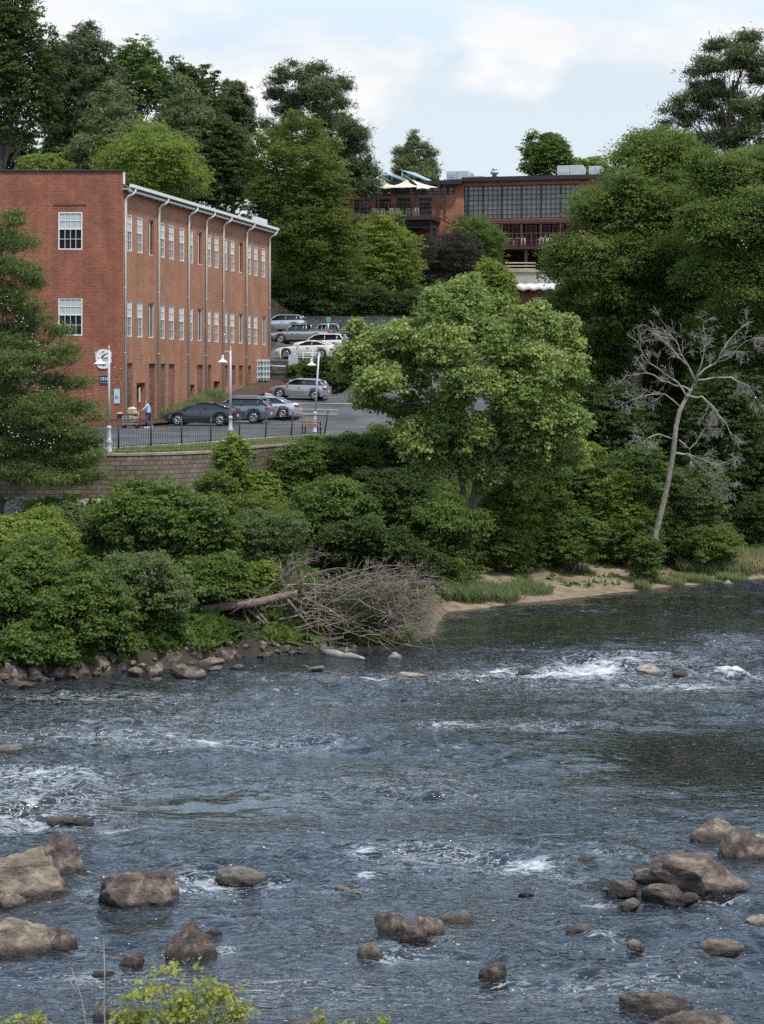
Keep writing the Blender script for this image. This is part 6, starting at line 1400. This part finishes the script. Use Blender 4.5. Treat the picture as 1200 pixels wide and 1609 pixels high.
def rockshape(seed, sub=4, cuts=9, pointy=0, ridge=.0):
    rs = np.random.RandomState(seed); bm = bmesh.new(); bmesh.ops.create_icosphere(bm, subdivisions=sub, radius=1); off = Vector(rs.rand(3)*50)
    pl = [(Vector(unit(rs.normal(size=(1, 3)))[0]), rs.uniform(.45, .80)) for _ in range(cuts)]
    for v in bm.verts:
        c = v.co.copy()
        for nn, d in pl:
            q = c.dot(nn)-d
            if q > 0: c -= nn*q*.94
        f = 1+.13*noise.noise(c*1.3+off)+.10*noise.noise(c*3.1+off)+.05*noise.noise(c*6.3+off)-.03*abs(noise.noise(c*9+off))+.03*noise.noise(c*17+off)
        f -= ridge*max(0, .25-abs(noise.noise(c*2.2+off*2)))*.9
        c = c*f
        if pointy and c.z > 0: k = 1-pointy*c.z; c.x *= k; c.y *= k; c.z *= 1+pointy*.3
        v.co = c
    me = bpy.data.meshes.new('rock'); bm.to_mesh(me); bm.free(); me.polygons.foreach_set('use_smooth', [True]*len(me.polygons)); me.update(); return me
rseed = [10]
def rock(label, px, pyb, w_, h_, m='rock_tan', dep=.7, rot=0, pointy=0, sub=4, group=None, z0=0.0, D=None, name='rock', ridge=.25, cuts=9, tilt=0):
    """px centre, pyb photo row where the rock meets the water in front, w_/h_ apparent size in photo pixels"""
    rseed[0] += 1; D = D or 30000/(pyb-HY); s = D/F; h_ = h_*(.86 if w_ > 40 else .9); rx = w_/2*s; ry = rx*dep; Dc = D+ry*.75
    # apparent height includes the receding top surface
    vis = h_*s; zt_ = max(.06, vis-(ry*.8)*(CAMZ/D)); rz = max(.12, zt_*1.0); me = rockshape(rseed[0], sub, cuts, pointy, ridge); me.materials.append(M[m])
    mx_ = np.array([v.co[:] for v in me.vertices]); ext = np.abs(mx_).max(0); zz = mx_[:, 2].max()
    o = bpy.data.objects.new(name, me); C.objects.link(o)
    o.scale = (rx/ext[0]*1.03, ry/ext[1], (zt_*1.18)/zz*.85); o.location = (X(px, Dc), Dc, z0+zt_*.10); o.rotation_euler = (tilt, 0, rot)
    return tag(o, label, 'rock', group)
for a in [
  ('big brown rounded boulder standing alone at the lower left', 207, 1428, 152, 78, 'rock_brown', .75, .1),
  ('craggy pale boulder at the left edge of the river', 42, 1414, 165, 92, 'rock_tan', .8, .3),
  ('brown humped boulder behind the craggy pale one', 92, 1378, 92, 72, 'rock_brown', .7, .2),
  ('low pale stone below the craggy boulder at the left edge', 18, 1428, 70, 32, 'rock_tan', .7, 0),
  ('long flat tan boulder at the left edge, lower of the group', 32, 1502, 140, 60, 'rock_tan', .6, 0),
  ('small reddish brown rock at the end of the long flat boulder', 92, 1494, 62, 42, 'rock_brown', .7, .5),
  ('dark wedge shaped rock with a pointed top at the lower left', 302, 1505, 90, 60, 'rock_brown', .6, .3),
  ('small dark rock touching the wedge shaped rock on its right', 334, 1470, 30, 16, 'rock_grey', .7, 0),
  ('small rock half sunk behind the fresh green treetop', 208, 1522, 44, 27, 'rock_brown', .7, .3),
  ('brown rock just breaking the water left of the half sunk rock', 165, 1536, 42, 14, 'rock_brown', .6, 0),
  ('long low rugged rock ledge right of the big brown boulder', 390, 1388, 104, 30, 'rock_grey', .35, -.1),
  ('tiny dark stone just right of the big brown boulder', 266, 1376, 16, 11, 'rock_brown', .8, 0),
  ('flat grey slab in the foam above the craggy boulder', 88, 1294, 46, 14, 'rock_grey', .6, 0),
  ('low dark rock beside the flat grey slab in the foam', 122, 1296, 52, 14, 'rock_brown', .5, .2),
  ('low grey rock at the left edge in the middle of the river', 14, 1184, 54, 17, 'rock_grey', .6, 0),
  ('left humped brown rock of the central cluster', 612, 1468, 66, 36, 'rock_brown', .7, .2),
  ('front dark rock of the central cluster', 640, 1483, 68, 40, 'rock_brown', .7, .7),
  ('right stepped tan rock of the central cluster', 668, 1470, 60, 34, 'rock_tan', .6, .1),
  ('lone tan rock in front of the central cluster', 582, 1507, 44, 30, 'rock_tan', .8, .3),
  ('low long tan rock right of the central cluster', 722, 1451, 68, 16, 'rock_tan', .4, 0),
  ('small dark domed rock low in the centre of the river', 773, 1542, 46, 33, 'rock_brown', .8, 0),
  ('flat topped tan stone between cluster and right boulders', 913, 1467, 48, 18, 'rock_tan', .6, 0),
  ('small pale oval stone below the flat topped stone', 1000, 1491, 31, 15, 'rock_pale', .8, 0),
  ('pale rounded stone in front of the dark low rocks at right', 992, 1429, 42, 19, 'rock_tan', .8, 0),
  ('largest boulder, dark brown, at the right edge of the river', 1100, 1408, 215, 82, 'rock_brown', .6, -.15),
  ('brown boulder shoulder behind the largest boulder at the right edge', 1168, 1356, 84, 56, 'rock_brown', .7, .3),
  ('smooth tan boulder behind the largest boulder, upper left of it', 1120, 1318, 82, 34, 'rock_tan', .6, 0),
  ('tan boulder at the right edge above the largest boulder', 1190, 1342, 64, 38, 'rock_tan', .7, .4),
  ('dark low rock at the left foot of the largest boulder', 982, 1405, 60, 26, 'rock_brown', .7, .2),
  ('long dark rock in front of the largest boulder', 1042, 1416, 74, 30, 'rock_brown', .6, -.3),
  ('small dark rock at the right end of the long dark rock', 1080, 1418, 44, 17, 'rock_brown', .6, 0),
  ('slim pale stone left of the dark low rocks', 958, 1402, 30, 10, 'rock_pale', .6, 0),
  ('low pale hump near the lower right edge', 1136, 1498, 76, 24, 'rock_tan', .6, .1),
  ('pale stone at the very right edge below the largest boulder', 1192, 1458, 44, 22, 'rock_pale', .7, 0),
  ('small flat tan stone up river of the dark low rocks', 920, 1355, 38, 12, 'rock_tan', .6, 0),
  ('tiny dark flat stone in the middle of the river', 826, 1409, 26, 9, 'rock_grey', .6, 0),
  ('dark arched rock at the bottom right behind the pink brown one', 1030, 1596, 120, 40, 'rock_brown', .5, -.2),
  ('large pink brown boulder cut by the bottom edge at the right', 1068, 1640, 190, 60, 'rock_brown', .6, .1),
  ('small grey brown stone by the fresh green treetop at the bottom left', 158, 1602, 32, 27, 'rock_grey', .8, 0),
  ('brown stone at the bottom edge left of the fresh green treetop', 205, 1614, 58, 34, 'rock_brown', .8, .2),
  ('low tan rock cut by the bottom edge right of the treetop', 470, 1620, 80, 20, 'rock_tan', .6, 0),
  ('long flat pale stone near the brush pile', 637, 1066, 66, 13, 'rock_pale', .5, 0),
  ('small pale stone under the right end of the brush pile', 618, 1036, 28, 12, 'rock_pale', .7, 0),
  ('flat stone in the ripples left of the long flat pale stone', 492, 1056, 40, 11, 'rock_grey', .6, 0),
  ('little dark rock in the white rapids', 825, 1060, 24, 11, 'rock_brown', .8, 0),
  ('tan domed rock at the right of the white rapids', 1022, 1060, 46, 17, 'rock_pale', .7, 0),
  ('small tan stone right of the domed rock in the rapids', 1068, 1062, 24, 8, 'rock_tan', .7, 0),
  ('pale stone at the water line below the sandy right bank', 1143, 919, 26, 8, 'rock_pale', .7, 0)]:
    rock(*a[:8], pointy=.35 if 'wedge' in a[0] else 0, sub=5 if a[3] > 80 else 4)
# rocks along the left shore
def shore(label, px, pyb, w_, h_, m, dep=.8, rot=0):
    m = {'rock_tan': 'rock_brown', 'rock_pale': 'rock_tan'}.get(m, m); rock(label, px, pyb+4, w_*1.1, h_*1.0, m, dep, rot, z0=.04, group='rocks along the left shore', sub=4, cuts=11)
for a in [('brown squarish rock at the far left of the shore line', 22, 1068, 44, 34, 'rock_brown'), ('small rock right of the squarish rock on the left shore', 55, 1066, 26, 22, 'rock_tan'),
          ('low flat shore rock in front of the squarish rock', 30, 1078, 48, 9, 'rock_tan'), ('tan shore rock below the overhanging shrub', 88, 1064, 34, 20, 'rock_tan'),
          ('rounded shore rock second under the overhanging shrub', 126, 1060, 30, 22, 'rock_tan'), ('pale broad rock in the middle of the left shore', 160, 1056, 44, 32, 'rock_pale'),
          ('light stone beside the pale broad rock on the shore', 192, 1054, 26, 18, 'rock_tan'), ('dark block on the upper row of shore rocks', 216, 1042, 46, 24, 'rock_grey'),
          ('small pale stone below the dark block on the shore', 212, 1058, 26, 14, 'rock_pale'), ('pale grey stone standing in the water in front of the shore', 243, 1058, 26, 20, 'rock_pale'),
          ('tan rock between the two dark shore blocks', 260, 1044, 44, 30, 'rock_tan'), ('large dark grey block at the right of the shore rocks', 297, 1038, 38, 36, 'rock_grey'),
          ('big pointed tan rock sitting in the water off the left shore', 292, 1064, 56, 26, 'rock_tan'), ('flat pale slab right of the dark grey block', 332, 1042, 40, 12, 'rock_pale'),
          ('thin pale stone under the flat pale slab', 336, 1052, 24, 9, 'rock_pale'), ('tan rock at the right end of the shore, under the brush', 352, 1036, 28, 18, 'rock_tan'),
          ('small round stone above the flat slab on the shore', 325, 1030, 26, 12, 'rock_tan'), ('little flat stone out in the water before the shore rocks', 244, 1069, 20, 7, 'rock_pale'),
          ('grey stone at the right end of the shore row near the roots', 372, 1048, 22, 7, 'rock_grey'), ('brown shore rock left of the pale broad one', 108, 1062, 24, 16, 'rock_brown'),
          ('dark stone tucked behind the pale broad rock', 182, 1042, 30, 18, 'rock_brown'), ('lone dark rock under the leaves at the far left shore', 70, 1056, 28, 20, 'rock_brown')]:
    shore(*a)
# pale rip-rap below the retaining wall: too many stones to count
rs = np.random.RandomState(12); bm = bmesh.new()
src = [rockshape(300+i, 1, 5, 0, 0) for i in range(4)]; Vs, Fs, off_ = [], [], 0
sv_ = [np.array([v.co[:] for v in s.vertices]) for s in src]; sf_ = [np.array([p.vertices[:] for p in s.polygons]) for s in src]
for px0, px1, D_a, D_b, n in ((10, 240, 77.8, 80.6, 1500), (280, 365, 77.5, 79.8, 900), (200, 300, 78, 80.5, 500)):
    for i in range(n):
        D = rs.uniform(D_a, D_b); x = X(rs.uniform(px0, px1), D); k = rs.randint(4); s = rs.uniform(.05, .17)*np.array([1, 1, .7])
        a = rs.rand()*6.28; c_, s_ = math.cos(a), math.sin(a); v = sv_[k]@np.array([[c_, s_, 0], [-s_, c_, 0], [0, 0, 1]])*s+np.array([x, D, ground(x, D)+.05+rs.rand()*.12])
        Vs.append(v); Fs.append(sf_[k]+off_); off_ += len(v)
me = npmesh('gravel', np.concatenate(Vs), np.concatenate(Fs)); M['gravel'] = mat('pale_gravel', (.26, .24, .225), .9, var=.35, vscale=6)
tag(link('gravel', me, M['gravel']), 'pale rip rap stones below the retaining wall', 'gravel', None, 'stuff')

# ------------------------------------------------------------------ dead wood
def bez(a, b_, c, n):
    return [a*(1-t)**2+b_*2*t*(1-t)+c*t*t for t in [i/n for i in range(n+1)]]
def twigs(mb, pts, r, rs, depth, ln, n, curl=.25, up=.1, rmin=.006):
    """side shoots along a branch, recursively"""
    for k in range(n):
        f = rs.uniform(.25, 1); i = f*(len(pts)-1); j = min(len(pts)-2, int(i)); p = pts[j].lerp(pts[j+1], i-j); d = (pts[j+1]-pts[j]).normalized()
        s = Vector(rs.normal(size=3)); s = (s-d*s.dot(d)).normalized(); dr = (d*rs.uniform(.5, 1)+s*rs.uniform(.4, .9)+Vector((0, 0, up))).normalized(); L = ln*rs.uniform(.5, 1.2)*(1.15-f*.5)
        q = [p]; 
        for m_ in range(4): dr = (dr+Vector(rs.normal(size=3))*curl*.5).normalized(); q.append(q[-1]+dr*L/4)
        rr_ = max(rmin, r*(1-f*.6)*.5); mb.tube(q, [rr_, rr_*.8, rr_*.62, rr_*.45, rr_*.25], 4 if depth < 2 else 5, False)
        if depth > 0: twigs(mb, q, rr_, rs, depth-1, ln*.55, max(2, int(n*.6)), curl, up, rmin)
# standing dead tree
D = 92.6; base = P(1024, 868, D); base.z = ground(base.x, D)
t = thing('dead_tree', 'bare grey dead tree with crooked trunk and drooping twigs on the right bank', 'tree', base)
pt = lambda px, py, dy=0: P(px, py, D+dy)-base
tp = [(1024, 868), (1030, 838), (1040, 800), (1050, 755), (1058, 710), (1062, 670), (1068, 645), (1080, 622), (1092, 602), (1096, 588)]
mb = MB(); tr = [pt(a, b_, .15*math.sin(i)) for i, (a, b_) in enumerate(tp)]; tr[0].z = -.3; mb.tube(tr, [.165, .15, .14, .13, .124, .117, .108, .095, .08, .055], 10); mb.build('trunk', M['snag'], t)
rs = np.random.RandomState(21)
br = [[(1092, 602), (1082, 575), (1070, 555), (1058, 530), (1045, 510)], [(1094, 595), (1108, 580), (1125, 570), (1140, 545), (1158, 520), (1178, 505)], [(1085, 612), (1060, 605), (1040, 598), (1015, 585), (985, 590), (962, 612)],
      [(1078, 625), (1065, 600), (1050, 590), (1020, 570), (1005, 548), (1000, 535)], [(1096, 598), (1120, 594), (1150, 594), (1175, 606), (1195, 635)], [(1082, 622), (1105, 625), (1120, 640), (1140, 665), (1152, 695)], [(1058, 690), (1035, 682), (1015, 690), (1000, 686)],
      [(1060, 712), (1080, 712), (1100, 722), (1130, 730), (1155, 718)], [(1060, 712), (1085, 716), (1105, 735), (1125, 758), (1150, 765)], [(1066, 690), (1085, 705), (1098, 690), (1108, 672)], [(1070, 640), (1045, 620), (1010, 620), (985, 632)], [(1094, 590), (1105, 560), (1110, 530), (1105, 510)],
      [(1080, 575), (1055, 545), (1030, 520), (1010, 510)], [(1125, 570), (1150, 560), (1170, 535), (1190, 530)]]
mb = MB()
for i, b_ in enumerate(br):
    dy = rs.uniform(-1.5, 1.5); q = [pt(x, y, dy*j/(len(b_)-1)) for j, (x, y) in enumerate(b_)]; q2 = []
    for j in range(len(q)-1):
        for s in (0, .5): q2.append(q[j].lerp(q[j+1], s)+Vector(rs.normal(size=3))*.03)
    q2.append(q[-1]); r = .055 if i < 6 else .035; mb.tube(q2, [r*(1-.8*j/(len(q2)-1)) for j in range(len(q2))], 6); twigs(mb, q2, r*.7, rs, 2, .95, 11, .4, .12 if i < 4 else -.15, .007)
mb.build('branches', M['deadwood'], t)
# fallen tree
D = 70.2; base = P(236, 980, 69.2)
t = thing('fallen_tree', 'fallen dead tree with pale brown trunk reaching from the bank to the brush', 'fallen tree', base); pt = lambda px, py, d=D: P(px, py, d)-base
rs = np.random.RandomState(31); mb = MB()
mb.tube([pt(232, 981, 69.2), pt(262, 970, 69.3), (pt(300, 962, 69.6)), pt(350, 953, 69.8), pt(400, 948, 70), pt(440, 938, 70.2), pt(478, 930, 70.4)], [.16, .19, .18, .17, .16, .15, .12], 10)
mb.tube([pt(300, 955, 70.4), pt(345, 948, 70.3), pt(395, 944, 70.2), pt(450, 945, 70.4), pt(500, 938, 70.8)], [.07, .08, .08, .07, .05], 7)
mb.build('trunk', M['deadbark'], t)
mb = MB()
for l in [[(400, 955), (425, 985), (445, 1002), (490, 1010), (540, 1000)], [(385, 955), (410, 975), (440, 990), (475, 985), (500, 975)], [(450, 940), (470, 965), (490, 990), (520, 1008), (560, 1018), (600, 1025)], [(432, 1025), (465, 1022), (490, 1010), (540, 1002)],
          [(480, 940), (520, 960), (560, 985), (620, 1010), (680, 1020)], [(380, 950), (395, 985), (405, 1010), (425, 1020)], [(405, 960), (415, 1000), (450, 1012)], [(470, 930), (478, 905), (475, 915), (478, 925)], [(335, 955), (355, 975), (380, 990), (390, 1010)]]:
    dy = rs.uniform(-1, .2); q = [pt(a, b_, D+dy*k/len(l)) for k, (a, b_) in enumerate(l)]; q2 = [q[0]]
    for j in range(len(q)-1): q2 += [q[j].lerp(q[j+1], .5)+Vector(rs.normal(size=3))*.03, q[j+1]]
    r = rs.uniform(.045, .085); mb.tube(q2, [r*(1-.6*j/(len(q2)-1)) for j in range(len(q2))], 6); twigs(mb, q2, r*.5, rs, 1, .5, 6, .4, -.1, .009)
for k in range(60):   # hanging roots and snags near the trunk
    a = pt(rs.uniform(370, 520), rs.uniform(925, 955), D+rs.uniform(-.8, .8)); b_ = a+Vector((rs.normal()*.5, rs.normal()*.3, rs.uniform(-1.1, .5))); mb.tube(bez(a, a.lerp(b_, .5)+Vector((rs.normal()*.25, 0, rs.normal()*.2)), b_, 4), [.016, .014, .012, .01, .006], 4, False)
mb.build('limbs', M['deadbark'], t)
# brush: bleached fan of thin branches
base = P(500, 955, 71); t = thing('brush_pile', 'bleached grey brush of a fallen crown fanning over the water edge', 'brush', base); pt = lambda px, py, d: P(px, py, d)-base
mb = MB(); rs = np.random.RandomState(41)
def arc(x0, y0, x1, y1, bulge, d0, d1, r, tw, ln):
    a = pt(x0, y0, d0); c = pt(x1, y1, d1); m_ = a.lerp(c, .5)+Vector((rs.normal()*.15, rs.normal()*.3, bulge)); q = bez(a, m_, c, 8); q = [p+Vector(rs.normal(size=3))*.02 for p in q]; mb.tube(q, [r*(1-.8*j/8) for j in range(9)], 5, False); twigs(mb, q, r*.6, rs, 1, ln, tw, .35, .05, .0065)
for k in range(85):
    x0 = rs.uniform(430, 640); y0 = rs.uniform(915, 1000); a = rs.uniform(-1.7, 1.3); R_ = rs.uniform(.25, 1.0); x1 = 590+102*R_*math.cos(a*1.0); y1 = 955-(-math.sin(a))*78*R_ if False else 952+78*R_*math.sin(a)
    arc(x0, y0, x1, y1, rs.uniform(-.7, 1.0), 71.5+rs.uniform(-2, 1.2), 71+rs.uniform(-2.4, 1.5), rs.uniform(.008, .036), 6, .6)
for x0, y0, x1, y1, b_ in [(410, 935, 520, 872, .7), (430, 940, 560, 895, .9), (440, 900, 500, 868, .3), (470, 945, 640, 893, .5), (500, 940, 680, 905, .6), (540, 950, 690, 915, .5), (438, 942, 452, 880, -.1), (480, 935, 650, 890, .8), (560, 940, 660, 905, .2), (500, 965, 700, 945, .3), (520, 990, 690, 985, .2), (450, 930, 440, 880, .1)]:
    arc(x0, y0, x1, y1, b_, 71, 71+rs.uniform(-1.5, 1), .035, 10, .6)
for k in range(420):
    x0 = rs.uniform(470, 680); y0 = 950+rs.uniform(-55, 62)*(1 if x0 < 620 else .85); d = 71+rs.uniform(-2.2, 1.2); a = pt(x0, y0, d); an = rs.uniform(-1.6, 1.5); L = rs.uniform(.3, 1.1); c = a+Vector((math.cos(an)*L, rs.normal()*.3, math.sin(an)*L*.8)); mb.tube(bez(a, a.lerp(c, .5)+Vector((0, 0, rs.uniform(-.05, .25))), c, 4), [.011, .01, .009, .007, .004], 4, False)
mb.build('branches', M['brushwood'], t)
# small dark stones wedged along the foot of the bank
rs = np.random.RandomState(77); Vs, Fs, off_ = [], [], 0
for i in range(150):
    x = rs.uniform(-16, -1.0); d = rs.uniform(-.45, .55); y = float(shoreY(x))+d; k = rs.randint(4); s = rs.uniform(.06, .24)*np.array([1.2, .9, .7]); a = rs.rand()*6.28; c_, s_ = math.cos(a), math.sin(a)
    v = sv_[k]*s@np.array([[c_, s_, 0], [-s_, c_, 0], [0, 0, 1]])+np.array([x, y, max(0, ground(x, y))+.04]); Vs.append(v); Fs.append(sf_[k]+off_); off_ += len(v)
tag(link('shore_stones', npmesh('shore_stones', np.concatenate(Vs), np.concatenate(Fs)), M['rock_brown']), 'small dark stones wedged along the foot of the left bank', 'stones', None, 'stuff')
bush('olive green leaves growing up through the bleached brush', 560, 960, 86, 52, 71.6, 'leaf_dark', 16000, .09, asp=.35)
bush('small willow leaves at the left end of the brush above the roots', 470, 950, 50, 36, 71.9, 'leaf_blue', 7000, .09, asp=.3)
# driftwood
def log(label, x0, y0, x1, y1, r, m='deadwood', z=.05, name='driftwood'):
    Da, Db = 30000/(y0-HY), 30000/(y1-HY); a = Vector((X(x0, Da), Da, z)); b_ = Vector((X(x1, Db), Db, z*.6)); rs = np.random.RandomState(int(x0)); mb = MB(); q = wob(a, b_, 6, .02, rs); q = [p-a for p in q]
    mb.tube(q, [r*.7, r, r*1.05, r*.95, r*.9, r*.7, r*.3], 9); c = q[3]; mb.tube([c, c+Vector((.1, -.05, r*2.5))], [r*.4, r*.15], 5); o = mb.build(name, M[m], loc=a); tag(o, label, 'driftwood')
log('dark piece of driftwood floating in the middle of the river', 527, 1399, 568, 1406, .055, 'deadbark')
log('pale bare log at the water edge under the brush pile', 508, 1028, 572, 1037, .14, 'deadwood', .08)
log('thin pale driftwood stick lying on the sandy bank', 765, 945, 880, 930, .045, 'deadwood', .35); log('curved stick on the sand right of the tall grass', 835, 936, 905, 928, .04, 'deadwood', .3)
log('thin dead branch in the shallows by the brush', 470, 1048, 530, 1060, .03, 'deadbark')

# fresh green treetop at the bottom left, close to the camera
D = 19.5
def fresh(label, lobes, n, name='sapling', size=.065, D=D):
    base = (X(lobes[0][0], D), D, ground(X(lobes[0][0], D), D)); root = thing(name, label, 'sapling', base)
    ll = [[X(q[0], D)-base[0], q[3] if len(q) > 3 else 0, Z(q[1], D)-base[2], q[2]*D/F*1.25, q[2]*D/F*1.2, q[2]*D/F*.8] for q in lobes]
    link('crown', crownmesh('crown', ll, n, size, .68, int(lobes[0][0]), clump=.10, per=9, up=.35, flatc=.6, shell=.9, fill=0, rough=.6, sat=1, dome=False), M['leaf_fresh'], root)
    rs = np.random.RandomState(3); mb = MB()
    c0 = Vector((0, 0, ll[0][2]-.25*1)); mb.tube([Vector((0, 0, -.3)), Vector((.05, .03, c0.z*.5)), c0], [.03, .024, .014], 7); mb.build('trunk', M['bark'], root); mb = MB()
    for q in ll:
        mb.tube(wob(c0-Vector((0, 0, .3)), Vector(q[:3]), 5, .05, rs), [.010, .009, .008, .006, .004, .002], 5)
    mb.build('limbs', M['bark'], root)
fresh('fresh yellow green treetop rising into the bottom left of the river view', [(285, 1575, 26), (230, 1560, 20), (262, 1532, 20), (205, 1580, 16), (320, 1560, 22), (352, 1575, 22), (300, 1600, 34), (370, 1600, 20), (220, 1605, 24), (265, 1560, 20), (345, 1605, 26), (195, 1545, 9), (312, 1522, 7), (190, 1610, 14), (262, 1610, 30)], 1500)
fresh('small green shoot tips at the very bottom left corner', [(25, 1600, 10), (12, 1607, 10), (60, 1608, 9), (42, 1606, 9)], 110)
fresh('little green shoot tips at the bottom edge left of centre', [(500, 1603, 9), (540, 1608, 7), (598, 1604, 8), (610, 1607, 6)], 80)
t = thing('bare_sapling', 'thin bare grey sapling rising beside the fresh green treetop', 'sapling', (X(135, 20), 20, ground(X(135, 20), 20))); mb = MB(); b0 = Vector((X(135, 20), 20, t.location.z)); rs = np.random.RandomState(2)
for l in ([(140, 1640), (128, 1570), (112, 1520)], [(166, 1640), (163, 1580), (164, 1530), (163, 1478)], [(128, 1570), (108, 1540), (95, 1535)]):
    q = [P(a, b_, 20)-b0 for a, b_ in l]; 
    if l[0][1] == 1640: q = [Vector((0.02, 0, -.2))]+q
    mb.tube(q, [.007]*(len(q)-1)+[.002], 5); twigs(mb, q, .004, rs, 0, .2, 7, .3, .1, .0018)
mb.build('stem', M['deadwood'], t)

# string lights in the conifer and across to the emblem sign
def string(label, pts, seed, n=26):
    t = thing('string_lights', label, 'string lights', pts[0], 0, 'strings of small white bulbs'); o = Vector(pts[0]); rs = np.random.RandomState(seed); q = []
    for a, b_ in zip(pts[:-1], pts[1:]):
        for i in range(8): s = i/8; q.append(Vector(a).lerp(Vector(b_), s)-o+Vector((0, 0, -.35*math.sin(math.pi*s))))
    q.append(Vector(pts[-1])-o); mb = MB(); mb.tube(q, .008, 4, False); mb.build('cable', M['dark'], t); mb = MB()
    for i in range(n):
        f = (i+.5)/n*(len(q)-1); p = q[int(f)].lerp(q[int(f)+1], f-int(f))+Vector(rs.normal(size=3))*.09; mb.lathe(p-Vector((0, 0, .06)), [(.006, 0), (.019, .012), (.019, .026), (.006, .04)], 6)
    mb.build('bulbs', M['shade'], t)
string('string of white bulbs running from the conifer tips up to the navy sign', [P(60, 668, 76.5), P(112, 640, 80), P(155, 604, 117.6)], 1, 30)
string('string of white bulbs draped across the lower conifer', [P(5, 655, 75.5), P(30, 678, 75.5), P(70, 690, 75.5), P(100, 670, 75.6)], 2, 26)
string('string of white bulbs round the middle of the conifer crown', [P(2, 460, 75.6), P(40, 500, 75.6), P(70, 540, 75.7), P(40, 590, 75.6), P(90, 600, 75.8)], 3, 34)
string('string of white bulbs hanging on the mill end wall right of the emblem sign', [P(173, 560, 117.8), P(190, 575, 117.8), P(181, 590, 117.8), P(188, 600, 117.8)], 4, 14)
